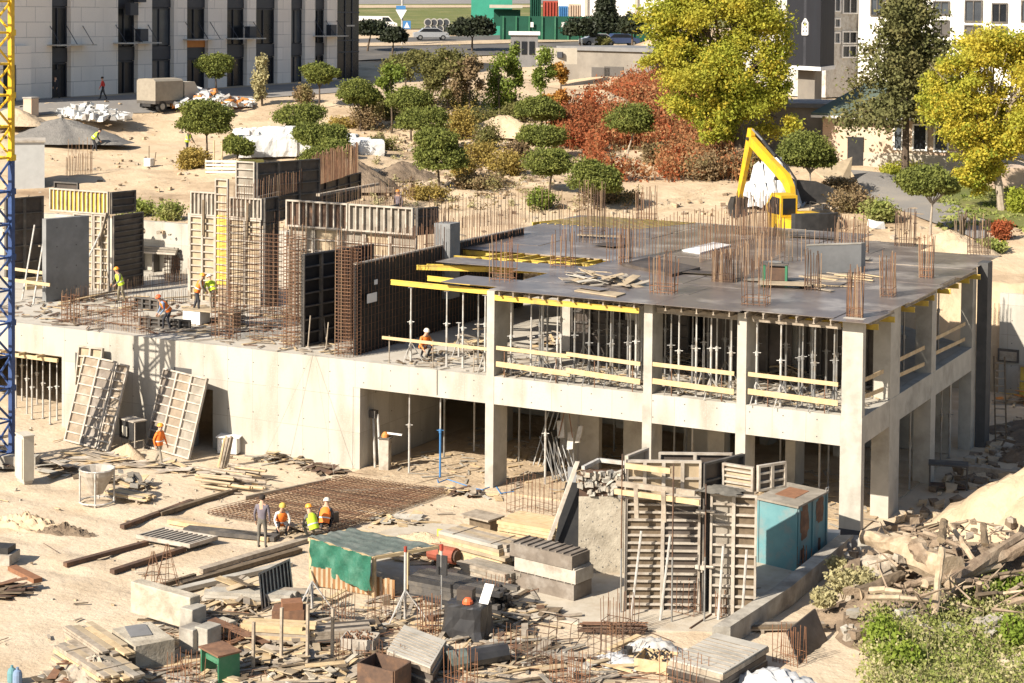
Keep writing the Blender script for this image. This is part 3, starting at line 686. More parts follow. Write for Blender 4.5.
p0 = at(806,274,ZC); p1 = at(861,272,ZC); b = MB(); b.par(p0,p1-p0,V(.1,.25,0),V(0,0,1.15),'concrete_grey'); b.par(p0+V(0,-.02,1.152),p1-p0,V(.1,.3,0),V(0,0,.05),'concrete')
solo('concrete_upstand', b, p0, 'low grey concrete upstand wall on the deck behind the work table', 'low wall')
# green work table
p = at(775,282,ZC); t = thing('work_table', p, 'green framed work table with a flat steel top on the deck', 'table')
b = MB(); b.cbox(p+V(0,0,.72),1.05,.8,.06,'frame_dark',.3); b.cbox(p+V(0,0,.785),.5,.3,.04,'steel',.3); b.build('table_top', t)
for sx in (-.44,.44):
    for sy in (-.32,.32):
        b = MB(); q = p+V(sx*math.cos(.3)-sy*math.sin(.3), sx*math.sin(.3)+sy*math.cos(.3), 0); b.cbox(q,.09,.09,.72,'green_paint',.3); b.build('leg', t)
b = MB(); b.cbox(p+V(.1,.0,.1),.6,.5,.5,'rust_dark',.3); b.build('lower_box', t)
for k in range(16):
    q = at(U(790,885),U(272,288),ZC+.03); a = U(-.6,.5)
    plank(q,q+V(math.cos(a),math.sin(a),0)*U(.7,1.8),U(.08,.25),.03,random.choice(['timber','ply_pale','timber_grey']),'loose pale board scattered on the deck between the work table and the corner','board','loose_board','loose boards on the deck')

# ================================================================ LEFT WING ON THE FLOOR DECK: wall shutters
D = Z2
p0,p1 = V(-40.6,5.1,D), V(-39.95,7.4,D)
b = MB(); b.par(p0,p1-p0,V(-.32,.09,0),V(0,0,3.95),'concrete_grey')
for z in (.6,1.6,2.6,3.5):
    for t in (.25,.7): q = p0.lerp(p1,t)+V(.012,-.004,z); b.tube(q-V(.03,0,0),q,.03,'tie_hole',6)
solo('concrete_wall', b, p0, 'smooth grey concrete wall slab standing free left of the sunlit formwork', 'wall')
panel((-42.6,9.4,D),UX,UZ,1.25,3.75,'tall grey ribbed wall shutter half hidden by the free grey wall',1,11,'frame_grey','ply_pale',group='shutters of the left wall')
panel((-41.3,9.4,D),UX,UZ,.95,3.75,'narrow ribbed wall shutter with a diagonal brace, right end of its wall',2,11,'frame_grey','ply_pale',group='shutters of the left wall')
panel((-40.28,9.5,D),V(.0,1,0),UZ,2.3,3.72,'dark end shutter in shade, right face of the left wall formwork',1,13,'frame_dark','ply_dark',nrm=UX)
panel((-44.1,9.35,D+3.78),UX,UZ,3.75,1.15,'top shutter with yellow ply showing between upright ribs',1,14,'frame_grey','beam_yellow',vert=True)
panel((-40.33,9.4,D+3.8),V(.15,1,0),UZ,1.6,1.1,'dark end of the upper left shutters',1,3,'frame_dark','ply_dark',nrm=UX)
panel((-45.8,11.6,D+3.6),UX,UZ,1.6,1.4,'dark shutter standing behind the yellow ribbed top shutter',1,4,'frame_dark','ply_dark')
plank(V(-40.9,9.2,D+2.2),V(-40.4,9.25,D+3.9),.2,.05,'timber_grey','short grey board leaning on the left shutters by their corner','plank')
b = MB(); b.tube(V(-41.3,7.6,D),V(-40.75,9.2,D+2.9),.045,'steel_pale',6); b.cbox(V(-41.3,7.6,D),.2,.2,.015,'steel_pale'); solo('push_pull_prop', b, (-41.3,7.6,D), 'pale slanting brace propping the left wall shutters', 'brace')
# big wall, lit
base = (-35.2,9.1,D)
for k, (dx, wd, zz, ht, nr, vt, sm, lab) in enumerate((
  (.05,1.5,0,4.1,12,False,'ply_pale','big lit wall shutter, left bottom one, with short horizontal ribs'),
  (2.35,1.85,0,4.1,12,False,'ply_pale','big lit wall shutter, right bottom one, beside the yellow strip'),
  (.1,1.5,4.12,1.15,6,True,'ply_grey','low upright ribbed shutter, left of the tall tower shutter'),
  (2.4,1.85,4.12,1.0,8,True,'ply_grey','low upright ribbed shutter, right of the tall tower shutter'),
  (1.58,.75,0,5.95,16,False,'ply_pale','very tall narrow ladder-like shutter rising out of the lit wall'))):
    panel((base[0]+dx,base[1]-(.05 if k == 4 else 0),D+zz),UX,UZ,wd,ht,lab,2 if k < 2 else 1,nr,'frame_grey',sm,vert=vt,group='shutters of the big lit wall')
b = MB(); b.box(base[0]+1.66,base[0]+2.26,9.0,9.04,D+.9,D+4.2,'beam_yellow'); solo('yellow_ply_strip', b, (base[0]+1.95,9.02,D), 'yellow ply strip fixed on the tall narrow shutter', 'plywood strip')
for dx in (.95,3.5): plank(V(base[0]+dx,8.9,D+3.2),V(base[0]+dx,8.92,D+4.9),.12,.06,'timber_dark','dark upright batten clamped over the %s shutter joint of the lit wall' % ('left' if dx < 2 else 'right'),'batten','batten')
panel((base[0]-.05,9.15,D),V(-.02,1,0),UZ,.5,4.2,'thin pale end shutter at the left end of the lit wall',1,6,'frame_grey','ply_grey',nrm=-UX)
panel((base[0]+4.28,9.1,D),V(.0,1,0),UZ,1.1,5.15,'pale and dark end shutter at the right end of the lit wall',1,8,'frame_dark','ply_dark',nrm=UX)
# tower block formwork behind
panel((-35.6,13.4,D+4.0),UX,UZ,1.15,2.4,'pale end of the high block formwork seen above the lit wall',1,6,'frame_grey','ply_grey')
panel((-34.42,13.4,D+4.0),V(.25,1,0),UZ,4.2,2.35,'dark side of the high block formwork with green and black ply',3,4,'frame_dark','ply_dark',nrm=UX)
# long upstand beam forms running back
a0,a1 = at(258,196,9.2),at(360,172,9.2)
panel(a0-V(0,0,1.5),a1-a0,UZ,(a1-a0).length,1.5,'long dark beam shutter running back from the lit wall under the sheet piles',8,3,'frame_dark','ply_dark',nrm=V(1,-.2,0))
fence_bars(at(235,208,9.2),at(312,186,9.2),1.1,.3,'row of pale bars on top of the long dark beam shutter','rust')
fence_bars(at(312,186,9.2),at(358,172,9.2),1.7,.11,'dense rusty screen of bars at the far end of the long dark shutter','rust',.028)
fence_bars(at(318,215,9.0),at(415,195,9.0),1.1,.22,'bar row behind the long upright ribbed shutter','rust_dark')
fence_bars(at(385,208,9.0),at(412,203,9.0),.9,.2,'short bar row at the end of the upright ribbed shutter','rust')
plank(at(318,195,9.8),at(378,184,9.8),.2,.12,'timber_grey','long weathered beam lying over the bars behind the ribbed shutter','beam','timber_beam')
panel(at(365,212,9.1)-V(0,0,.9),at(412,202,9.1)-at(365,212,9.1),UZ,3.4,.95,'short dark shutter with a worker behind it',2,3,'frame_dark','ply_dark',nrm=V(1,-.2,0))
# row of upright ribbed shutters along X behind the mesh curtain
L = 6.75
for k in range(2):
    panel((-28.8+L*.505*k,8.0,8.42),V(1,0,0),UZ,L*.495,1.22,'%s long upright ribbed shutter topping the inner wall' % ('left' if k == 0 else 'right'),1,9,'frame_grey','rust_dark' if k == 0 else 'ply_grey',vert=True,t=.16,group='upright ribbed shutters on the inner wall')
panel((-21.98,8.0,8.42),V(.35,1,0),UZ,1.2,1.2,'dark end of the upright ribbed shutters',1,3,'frame_dark','ply_dark',nrm=UX)
for k in range(5):
    panel((-28.75+1.36*k,8.15,D),UX,UZ,1.32,4.05,'pale ribbed inner wall shutter, %s of five from the left' % ORD[k],1,8,'frame_grey','ply_pale' if k % 2 else 'ply_grey',group='shutters of the inner wall')
mesh_wall_later = True
# dark shutter grid between the two rusty cages, facing +X
panel((-23.6,1.5,D),V(.12,1,0),UZ,4.6,3.85,'black shutter seen from its ribbed back between two rusty cages',4,7,'frame_dark','black',nrm=V(1,-.12,0),t=.14)
for k,(x,y) in enumerate(((308,347),(326,349))):
    p = at(x,y,D); b = MB(); b.tube(p,p+V(.05,.1,1.3-.2*k),.03,'timber_grey',5); b.cbox(p,.14,.1,.03,'timber_grey'); solo('wooden_post', b, p, '%s short wooden post before the black ribbed shutter' % ('left' if k == 0 else 'right'), 'post')
b = MB(); b.tube(at(327,345,D),at(327,345,D)+V(-1.0,1.0,1.9),.035,'timber_grey',5); solo('brace', b, at(327,345,D), 'slanting thin brace against the black ribbed shutter', 'brace')
# cages (tall)
cage(226,338,D,1.1,.55,2.55,7,3,'front rusty column cage at the floor edge, lowest of the three','rust',.16,.015,P=V(-27.5,1.3,D),j=.01,group='rusty column cages',mix=True)
cage(290,347,D,.55,.8,5.2,5,4,'tall rusty column cage left of the black ribbed shutter','rust',.14,.016,P=V(-23.95,1.1,D),j=.02,group='rusty column cages',mix=True)
cage(345,356,D,.72,.8,5.1,6,4,'tall rusty column cage at the open entrance corner','rust',.14,.016,P=V(-20.9,.45,D),j=.02,group='rusty column cages',mix=True)
cage(226,320,D,1.0,.5,6.0,5,3,'tall thin tied cage rising in front of the yellow ply strip','rust',.22,.011,P=V(-29.6,4.6,D),j=.02,group='rusty column cages')
def mesh_wall(p,u_,w_,h,sx,sz,label,m='rust_dark',r=.011,loc=None):
    b = MB(); u_ = Vector(u_).normalized()
    for x in np.arange(0,w_,sx): b.tube(p+u_*x,p+u_*x+V(0,0,h*U(.96,1.06)),r,m,4,cap=False)
    for z in np.arange(.1,h,sz): b.tube(p+V(0,0,z),p+u_*w_+V(0,0,z),r*.9,m,4,cap=False)
    return solo('rebar_mesh', b, p+u_*w_/2, label, 'rebar mesh')
mesh_wall(V(-26.5,1.9,D),V(1,.1,0),2.3,4.6,.22,.17,'rusty wall mesh with many cross bars between two column cages','rust')
mesh_wall(V(-30.9,7.3,D),V(1,0,0),2.3,3.6,.16,.22,'dark wall mesh in front of the lit shutters','rust_dark',.014)
mesh_wall(V(-28.4,3.0,D),V(.3,1,0),3.0,4.8,.25,.3,'dark wall mesh running back behind the floor edge cages','rust_dark',.014)
b = MB(); b.cbox(at(270,312,D)+V(0,0,.6),.35,.1,.18,'orange'); solo('orange_tag', b, at(270,312,D)+V(0,0,.6), 'small orange label board hung in the dark mesh', 'tag') if 0 else None
# the long mesh curtain and its black shutter along Y
b = MB(); b.box(-20.75,-20.62,1.0,15.8,D,Z3+.3,'black'); b.box(-20.78,-20.59,1.0,15.8,Z3+.302,Z3+.36,'frame_grey'); solo('black_shutter', b, (-20.7,8,D), 'long black film faced shutter behind the mesh curtain', 'formwork')
b = MB()
for y in np.arange(1.2,15.6,.27): b.tube(V(-20.5,y,D),V(-20.5+U(-.04,.04),y+U(-.03,.03),Z3+1.45*U(.8,1.05)),.012,'rust',4,cap=False)
for z in np.arange(.2,3.4,.33): b.tube(V(-20.48,1.2,D+z),V(-20.48,15.6,D+z),.011,'rust_dark',4,cap=False)
solo('rebar_mesh', b, (-20.5,8,D), 'long dark mesh curtain with bar ends standing over the black shutter', 'rebar mesh')
b = MB()
for y in np.arange(1.2,15.6,.24): b.tube(V(-20.95,y,D),V(-20.95+U(-.05,.05),y,Z3+1.5*U(.8,1.05)),.012,'rust',4,cap=False)
solo('starter_bars', b, (-20.95,8,D), 'row of bar ends behind the long black shutter', 'rebar')
b = MB(); b.par(V(-20.44,1.55,D+2.05),V(.01,.0,0),V(0,.75,0),V(0,0,.38),'white_paint'); solo('white_plate', b, (-20.44,1.9,D+2.05), 'small blank white plate hung on the dark mesh curtain', 'plate')
b = MB(); b.par(V(-20.44,2.1,D+2.75),V(.01,.0,0),V(0,.25,0),V(0,0,.2),'white_paint'); solo('white_plate', b, (-20.44,2.2,D+2.75), 'tiny blank white plate above the larger one on the mesh curtain', 'plate')
cage(438,262,Z3,1.0,.5,1.9,6,3,'bar cluster at the rear end of the mesh curtain','rust_dark',P=at(433,252,Z3))
b = MB(); p = at(447,252,Z3); b.cbox(p-V(0,0,2.0),.8,.9,3.3,'concrete_grey'); solo('concrete_pier', b, p-V(0,0,2.0), 'grey cast pier head standing behind the mesh curtain', 'pier')
# timber sacks / boards inside, by the first column
heap_of_boards(475,330,D,.9,1.0,30,['timber','timber_grey','ply_pale'],'stack of pale timber offcuts behind the props by the first column',h=1.9,P=V(-16.5,4.6,D),size=(.6,1.3))
for k,(x,y,lab) in enumerate(((565,345,'pale boards heaped behind the props at the left of the wide bay'),(605,350,'pale boards heaped behind the props at the right of the wide bay'),(690,366,'boards heaped behind the props of the middle bay'),(790,380,'boards heaped behind the props of the corner bay'))):
    heap_of_boards(x,y,D,1.1,.7,46,['timber','timber_grey','ply_pale','timber_grey'],lab,h=.9,size=(.5,1.6))
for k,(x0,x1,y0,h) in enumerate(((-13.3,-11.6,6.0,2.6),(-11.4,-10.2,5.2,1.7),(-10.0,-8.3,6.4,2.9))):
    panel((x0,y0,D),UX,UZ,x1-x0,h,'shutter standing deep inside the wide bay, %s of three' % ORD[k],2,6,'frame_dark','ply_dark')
# floor-edge rebar rows with workers, left
fence_bars(at(62,322,D),at(150,335,D),.95,.10,'long row of rusty bars along the left floor edge','rust',.013,rails=(.3,.7))
fence_bars(at(62,305,D),at(188,284,D),.8,.10,'row of bars on the far side of the working gangway','rust_dark',.013,rails=(.25,))
fence_bars(at(115,310,D),at(215,300,D),.7,.11,'short bar row near the orange worker','rust_dark',.012,rails=(.3,))
cage(66,320,D,.5,.6,1.25,4,3,'dense rusty bundle at the left end of the bar rows','rust',.2,P=at(66,322,D))
cage(130,318,D,.5,.4,1.0,4,3,'rusty tied cage in the middle of the left bar row','rust',.15,P=at(127,322,D))
for k in range(5):
    x = 135+k*9; b = MB()
panel(at(136,308,D),V(1,-.1,0),UZ,2.0,.55,'low dark shutter near the worker with the orange vest',4,2,'frame_dark','ply_dark')
panel(at(140,326,D),V(1,.1,0),UZ,2.6,.45,'low dark shutter at the floor edge over the mast shadow',5,2,'frame_dark','ply_dark')
for k, (x,y,x2,y2,m) in enumerate(((60,305,120,292,'timber'),(120,310,165,303,'timber'),(70,318,110,312,'timber_grey'),(165,300,225,297,'ply_pale'),(185,325,245,318,'timber_grey'),(160,332,260,331,'timber_grey'))):
    plank(at(x,y,D)+V(0,0,.1),at(x2,y2,D)+V(0,0,.1),.22,.04,m,'%s gangway plank from the left among the floor edge bars' % ORD[k],'plank','plank','planks on the floor edge')
# platform with sacks for two workers
p = at(212,325,D); t = thing('ply_platform', p, 'low plywood platform on stacked white blocks where two men work', 'platform')
b = MB(); b.cbox(p+V(0,.2,.62),2.7,1.2,.05,'ply_pale',.05); b.build('platform_top', t)
b = MB(); b.cbox(p+V(-.85,0,0),.9,.8,.61,'white_paint',.05); b.build('block', t)
b = MB(); b.cbox(p+V(.8,.2,0),.7,.8,.61,'timber_grey',.05); b.build('block', t)
# trestle thing by the far wall (stacked steel)
p = at(152,272,D); b = MB()
for k in range(6): b.bar(p+V(-1.3,.1*k,1.0+.12*(k%3)),p+V(1.5,.1*k+.1,1.05+.12*(k%3)),.14,.1,random.choice(['steel','ply_grey','frame_grey']))
for x in (-1.0,0,1.2): b.box(p.x+x,p.x+x+.1,p.y,p.y+.5,D,D+1.0,'frame_dark')
solo('rack_of_beams', b, p, 'rack of grey steel beams before the left retaining wall', 'rack')
b = MB(); [b.bar(at(130,262,D)+V(.16*k,.9,.0),at(130,262,D)+V(.16*k,1.25,2.4),.14,.03,'timber_grey') for k in range(8)]; solo('leaning_boards', b, at(130,262,D), 'grey boards leaning against the left retaining wall', 'boards')
cage(170,278,D,.9,.3,1.3,9,2,'red brown bar screen near the left retaining wall','rust',.2,P=at(171,281,D))
b = MB(); p = at(176,270,D); b.cbox(p,.9,.1,1.5,'frame_dark'); solo('dark_screen', b, p, 'small dark shutter standing by the left retaining wall', 'formwork')
# far left of the deck: frame by the crane mast
panel((-47.3,9.5,D),V(.3,1,0),UZ,2.2,4.2,'dark shutter with yellow ply behind the crane mast',2,5,'frame_dark','ply_dark',nrm=UX)
for j in range(9): plank(at(26,290-j*4.2,D)+V(0,0,.1),at(47,288-j*4.2,D)+V(0,0,.1),.14,.16,'timber','yellowish beam in the pile left of the free grey wall','beam','timber_beam','beams piled on the left of the deck')
for j in range(2): plank(at(0,287+12*j,D)+V(0,0,1.0),at(50,293+12*j,D)+V(0,0,.95),.05,.15,'timber_new','%s pale guard rail board at the floor edge by the crane mast' % ('upper','lower')[j],'guard rail','guard_rail','timber guard rails along the floor edge')
fence_bars(at(24,270,D),at(47,266,D),1.2,.25,'row of bars before the retaining wall near the crane mast','rust_dark')
for k,(x,y) in enumerate(((22,300),(33,305))): 
    p = at(x,y,D); b = MB(); b.tube(p,p+V(-1.2,2.2,3.3),.045,'steel_pale',6); solo('push_pull_prop', b, p, '%s pale slanting brace by the crane mast' % ('left','right')[k], 'brace')
# prop forest under the left opening and its timber head beams
for k,(x,y) in enumerate(((16,408),(27,414),(32,419),(43,418),(50,424),(57,420),(37,404),(22,401))):
    p = at(x,y); prop(p,2.78,'steel prop in the left opening behind the crane mast','steel_pale','props in the left opening')
for k in range(4):
    plank(V(-44+k*.2,.2+k*1.0,2.88),V(-35.3+.1*k,-.1+k*1.0,2.9),.1,.16,'timber_new','%s pale head beam over the props in the left opening' % ORD[k],'beam','head_beam','head beams in the left opening')
for k in range(7): plank(V(-42.5+k*1.05,-.45,3.04),V(-42.4+k*1.05,2.6,3.04),.1,.12,'timber','short cross joist over the left opening','joist','cross_joist','cross joists in the left opening')
# ================================================================ THE YARD: everything on the pit floor
def lerp(a, b, t): return a+(b-a)*t
def hv(a): return V(math.cos(a), math.sin(a), 0)
def stack(p, a, L, nw, nl, w_, t, mats, label, name='timber_stack', cat='timber stack', group=None, gap=.01, jit=.15, bearers=True, single=True):
    """planks laid in layers on two bearers; a is the direction of the planks"""
    p = Vector(p); u_ = hv(a); v_ = V(-u_.y, u_.x, 0); b = MB(); z = .0
    if bearers:
        for s in (.18, .82): b.bar(p+u_*L*s-v_*.05+V(0,0,.045), p+u_*L*s+v_*(nw*(w_+gap)+.05)+V(0,0,.045), .09, .09, 'timber_grey')
        z = .09
    for i in range(nl):
        for k in range(nw):
            s = U(-jit,jit); l_ = L*U(.9,1.02); q = p+u_*s+v_*(k*(w_+gap)+U(-.02,.02))+V(0,0,z+i*(t+.004))
            b.par(q, u_*l_+V(0,0,U(-.01,.01)), v_*w_, V(0,0,t), random.choice(mats))
        if i % 4 == 3 and nl > 5:
            z += .03
            for s in (.2,.8): b.bar(p+u_*L*s+V(0,0,z+(i+1)*(t+.004)-.018), p+u_*L*s+v_*(nw*(w_+gap))+V(0,0,z+(i+1)*(t+.004)-.018), .05, .026, 'timber_grey')
    return solo(name, b, p, label, cat, group)
def heap(c, rx, ry, h, m, label, name, cat, seed=1, rough=.12, a=0.0, kind=None):
    rnd = random.Random(seed); b = MB(); c = Vector(c); n, r_ = 34, 12; vs = []; ph = [rnd.uniform(0,6.28) for _ in range(6)]
    for i in range(r_+1):
        f = i/r_
        for k in range(n):
            t = 2*math.pi*k/n; w_ = 1+.16*math.sin(2*t+ph[0])+.1*math.sin(3*t+ph[1])+.06*math.sin(7*t+ph[2])
            x, y = f*rx*w_*math.cos(t), f*ry*w_*math.sin(t)
            z = h*(max(0,1-f**1.25)*(1+.18*math.sin(3*t+ph[3])*f))+rnd.uniform(-1,1)*rough*h*.35*(0 if i == r_ else 1)
            q = V(x*math.cos(a)-y*math.sin(a), x*math.sin(a)+y*math.cos(a), z-.12*f); vs.append(c+q)
    fs = [(i*n+k, i*n+(k+1)%n, (i+1)*n+(k+1)%n, (i+1)*n+k) for i in range(r_) for k in range(n)]
    b.add(vs, fs, m); o = b.build(name, None, c, True)
    return tag(o, label, cat, None, kind)

# two shutters leaning on the wall
p0, p1 = at(65,441), at(97,449); u_ = (p1-p0)
panel(p0,u_,V(-.30,1.62,3.3),u_.length,3.75,'tall leaning shutter on the left, grey ply between pale ribs',2,9,'frame_grey','ply_dark',t=.09,sheets=['ply_weather','steel_brown'],group='shutters leaning on the pale wall',nrm=u_.cross(V(-.30,1.62,3.3)))
p0, p1 = at(98,449.5), at(108,452); u_ = (p1-p0)
panel(p0,u_,V(-.30,1.62,3.3),.78,3.7,'narrow leaning shutter with reddish ply, beside the left leaning one',1,10,'frame_grey','ply_weather',t=.09,group='shutters leaning on the pale wall',nrm=u_.cross(V(-.30,1.62,3.3)))
p0 = at(80,428); panel(V(-33.9,-.55,2.0),UX,V(0,.25,1.6),1.35,1.75,'small shutter whose top peeps out over the left leaning one',2,4,'frame_grey','ply_pale')
p0, p1 = at(146,447), at(190,460); u_ = (p1-p0)
panel(p0,u_,V(-.02,1.25,3.1),u_.length,3.35,'leaning shutter crossed by the mast shadow, three columns of grey ply',3,9,'frame_grey','ply_grey',t=.09,group='shutters leaning on the pale wall',nrm=u_.cross(V(-.02,1.25,3.1)),sheets=['steel_brown','ply_weather','ply_grey'])
p0 = at(226,437); b = MB(); b.par(p0,V(.55,-.12,0),V(-.02,.06,0),V(.18,.75,2.0),'ply_grey'); solo('leaning_board', b, p0, 'single grey board leaning on the pale wall right of the shutters', 'board')
# small generator on rubber tyre between them
p = at(131,449); t = thing('generator', p, 'small dark boxed generator between the two leaning shutters', 'generator')
b = MB(); b.cbox(p+V(0,.1,.45),1.05,.6,.75,'machine_dark',-.3); b.cbox(p+V(0,.1,1.2),1.1,.65,.05,'frame_grey',-.3); b.build('body', t)
b = MB()
for s in (-.5,.5): 
    for s2 in (-.28,.28): q = p+V(s*.95,.1+s2-s*.3,0); b.tube(q,q+V(0,0,1.2),.03,'frame_grey',5)
b.build('frame', t)
b = MB(); b.cbox(p+V(-.1,-.28,.6),.35,.03,.4,'cream',-.3); b.build('front_plate', t)
heap(at(128,456),.9,.6,.5,'sand_pale','small pale sand heap before the little generator','sand_heap','heap',3)
# cream electric cabinet by the mast
p = at(25,482); t = thing('electric_cabinet', p, 'cream steel electric cabinet standing by the foot of the crane mast', 'cabinet')
b = MB(); b.cbox(p+V(0,0,.12),.78,.42,1.72,'cream',-.45); b.cbox(p+V(0,0,1.845),.84,.48,.04,'cream',-.45); b.build('body', t)
b = MB(); b.cbox(p+V(-.14,-.19,.2),.70,.03,1.55,'cream',-.45); b.build('door', t)
b = MB(); b.cbox(p,.7,.34,.12,'frame_grey',-.45); b.build('plinth', t)
# tower crane mast
mx, my, mwid = -32.9, -7.0, 1.4
mast = thing('crane_mast', V(mx,my,0), 'lattice tower crane mast, blue below and yellow above, at the left edge', 'crane')
def mast_part(z0,z1,m,name):
    b = MB(); h_ = mwid/2; cs = [V(mx-h_,my-h_,0),V(mx+h_,my-h_,0),V(mx+h_,my+h_,0),V(mx-h_,my+h_,0)]
    for c in cs: b.cbox(c+V(0,0,z0),.19,.19,z1-z0,m)
    n = int(round((z1-z0)/1.25)); st = (z1-z0)/n
    for i in range(4):
        a, c = cs[i], cs[(i+1)%4]
        for k in range(n):
            za, zc = z0+k*st, z0+(k+1)*st
            b.tube(a+V(0,0,za),c+V(0,0,za),.045,m,5); 
            if k % 2 == 0: b.tube(a+V(0,0,za),c+V(0,0,zc),.05,m,5)
            else: b.tube(c+V(0,0,za),a+V(0,0,zc),.05,m,5)
        for k in range(0,n,2): b.cbox(a+V(0,0,z0+k*st-.12),.26,.26,.24,m)
    return b.build(name, mast)
mast_part(.5,12.3,'crane_blue','lower_mast'); mast_part(12.34,26,'crane_yellow','upper_mast')
b = MB(); b.cbox(V(mx,my,0),4.2,.5,.5,'concrete_old',.4); b.cbox(V(mx,my,.002),.5,4.2,.49,'concrete_old',.4); b.build('foot', mast)
b = MB()
for k in range(40): b.tube(V(mx-.2,my+.3,1+.35*k),V(mx+.2,my+.3,1+.35*k),.015,'steel',4)
for s in (-.2,.2): b.tube(V(mx+s,my+.3,.6),V(mx+s,my+.3,25),.02,'steel',4)
b.build('ladder', mast)
# concrete bucket
p = at(97,503); t = thing('concrete_bucket', p, 'grey concrete skip with a funnel in a round legged frame', 'concrete bucket')
b = MB(); b.lathe(p+V(0,0,.35),[(.2,0),(.23,.02),(.62,.75),(.66,.95),(.6,.95),(.2,.2)],'frame_grey',16); b.build('hopper', t, smooth=False)
b = MB()
for k in range(4):
    q = p+hv(.6+k*1.571)*.62; b.tube(q,q+V(0,0,1.3),.035,'steel_pale',5)
ring = [p+hv(k*6.283/14)*.64+V(0,0,.08) for k in range(15)]; b.path(ring,.035,'steel_pale',5); b.path([q+V(0,0,1.2) for q in ring],.035,'steel_pale',5); b.build('frame', t)
# boards, poles and bundles on the left ground
stack(at(104,497),-.05,2.0,4,3,.16,.05,['timber','timber_new','timber_grey'],'low pile of yellowish boards right of the concrete skip')
heap_of_boards(126,484,0,1.1,.6,22,['timber_grey','timber','ply_grey','concrete_old'],'jumbled heap of grey boards behind the concrete skip',h=.7)
t_ = at(190,488); b = MB()
for k in range(34):
    q = at(U(192,236),U(474,489))+V(0,0,U(.06,.5)); b.tube(q,q+V(1.5,U(-.1,.35),U(-.05,.05)),U(.04,.07),random.choice(['timber','ply_pale','timber_grey']),6)
solo('pole_pile', b, at(215,484), 'pile of yellow old timber poles in the middle of the left yard', 'poles')
b = MB()
for k in range(9):
    q = at(215+k*1.2,468)+V(0,U(-.1,.3),0); b.tube(q,q+V(U(-.15,.15),.35,U(1.0,1.25)),.05,random.choice(['timber','timber_grey']),6)
solo('pole_bundle', b, at(219,468), 'short bundle of poles standing upright by the pale wall', 'poles')
p = at(230,452); b = MB(); b.cbox(p,.85,.6,.65,'white_paint',.2); b.cbox(p+V(0,0,.66),1.0,.75,.04,'white_paint',.35); solo('white_box', b, p, 'white box with a loose lid by the foot of the pale wall', 'box')
heap_of_boards(285,462,0,1.6,.5,40,['timber_grey','timber','concrete_old','timber_dark'],'heap of broken boards along the foot of the pale wall',h=.45,size=(.3,1.2))
heap_of_boards(322,470,0,.9,.5,22,['timber_dark','timber_grey','rust_dark'],'dark broken planks heaped near the entrance corner',h=.4,size=(.5,1.1))
heap_of_boards(60,470,0,1.6,.8,30,['timber_grey','concrete_old','timber_dark','frame_grey'],'rubbish of boards and scrap behind the cream cabinet',h=.5,size=(.4,1.6))
heap_of_boards(112,462,0,1.9,.5,26,['timber_grey','frame_grey','timber'],'long grey battens strewn before the leaning shutters',h=.35,size=(1.2,2.6),rot=.35)
heap_of_boards(180,470,0,1.5,.5,22,['timber_grey','frame_grey','timber'],'thin strips lying before the shadowed leaning shutter',h=.25,size=(.8,2.2),rot=.2)
heap_of_boards(4,462,0,1.6,1.0,36,['timber_dark','rust_dark','frame_dark','timber_grey'],'dark scrap heaped in the foot of the crane mast',h=1.3,size=(.5,1.6))
for k,(x,y,x2,y2,w_,m,lab) in enumerate(((65,567,147,545,.2,'rust_dark','long rusty beam lying alone on the sandy yard, upper left one'),(112,574,184,551,.22,'rust_dark','long rusty beam lying on the sandy yard, lower right one'),
   (122,529,192,503,.2,'rust_dark','long dark beam lying beyond the ribbed panel'),(160,516,236,492,.2,'timber_dark','long dark pipe lying beside the rebar mat'),(186,531,277,540,.5,'frame_dark','wide dark plank lying near the man in mauve'),
   (170,523,270,541,.3,'timber','long pale plank under the dark one near the man in mauve'),(155,590,195,578,.14,'timber_dark','short dark beam beside the wire cones'),(12,570,38,583,.3,'rust_red','reddish plank lying on sand at the left edge'),
   (200,573,312,540,.3,'timber_grey','long grey board leading up to the green tarpaulin hut'),(180,587,300,552,.25,'timber_dark','dark long board beside the grey one at the tarpaulin hut'),(172,594,290,566,.3,'concrete','pale long slab strip in the boards before the hut'),
   (340,494,445,490,.12,'timber_grey','thin long bar lying at the far edge of the rebar mat'),(245,500,330,482,.1,'timber_grey','thin pale board along the left edge of the rebar mat'))):
    a, c = at(x,y)+V(0,0,.08), at(x2,y2)+V(0,0,.08); b = MB(); b.bar(a,c,w_,.14,m)
    solo('beam' if 'beam' in lab else 'plank', b, (a+c)/2, lab, 'beam' if 'beam' in lab else 'plank')
# rebar mat
A,B_,C_,D_ = at(208,515),at(345,480),at(448,494),at(330,536)
b = MB()
for l_ in range(3):
    for k in range(40):
        f = (k+U(-.2,.2))/39; b.tube(lerp(A,B_,f)+V(0,0,.04+l_*.07),lerp(D_,C_,f)+V(0,0,.04+l_*.07),.010,random.choice(['rust','rust_dark','rebar_tan']),4,cap=False)
    for k in range(26):
        f = (k+U(-.2,.2))/25; b.tube(lerp(A,D_,f)+V(0,0,.06+l_*.07),lerp(B_,C_,f)+V(0,0,.06+l_*.07),.010,random.choice(['rust','rebar_tan']),4,cap=False)
solo('rebar_mat', b, (A+C_)/2, 'wide flat stack of rusty reinforcing mats lying on the yard before the entrance', 'rebar mat')
p0 = at(190,541); panel(at(136,542)+V(0,0,.12),at(192,552)-at(136,542),at(215,545)-at(192,552),2.3,1.3,'ribbed steel panel lying flat on the sand',1,11,'frame_grey','frame_dark',vert=True,t=.13,nrm=UZ,name='ribbed_panel')
heap(at(28,526),2.0,.5,.38,'sand_upper','low ridge of dark soil on the sandy yard at the left','soil_ridge','heap',61,1.2,a=.2)
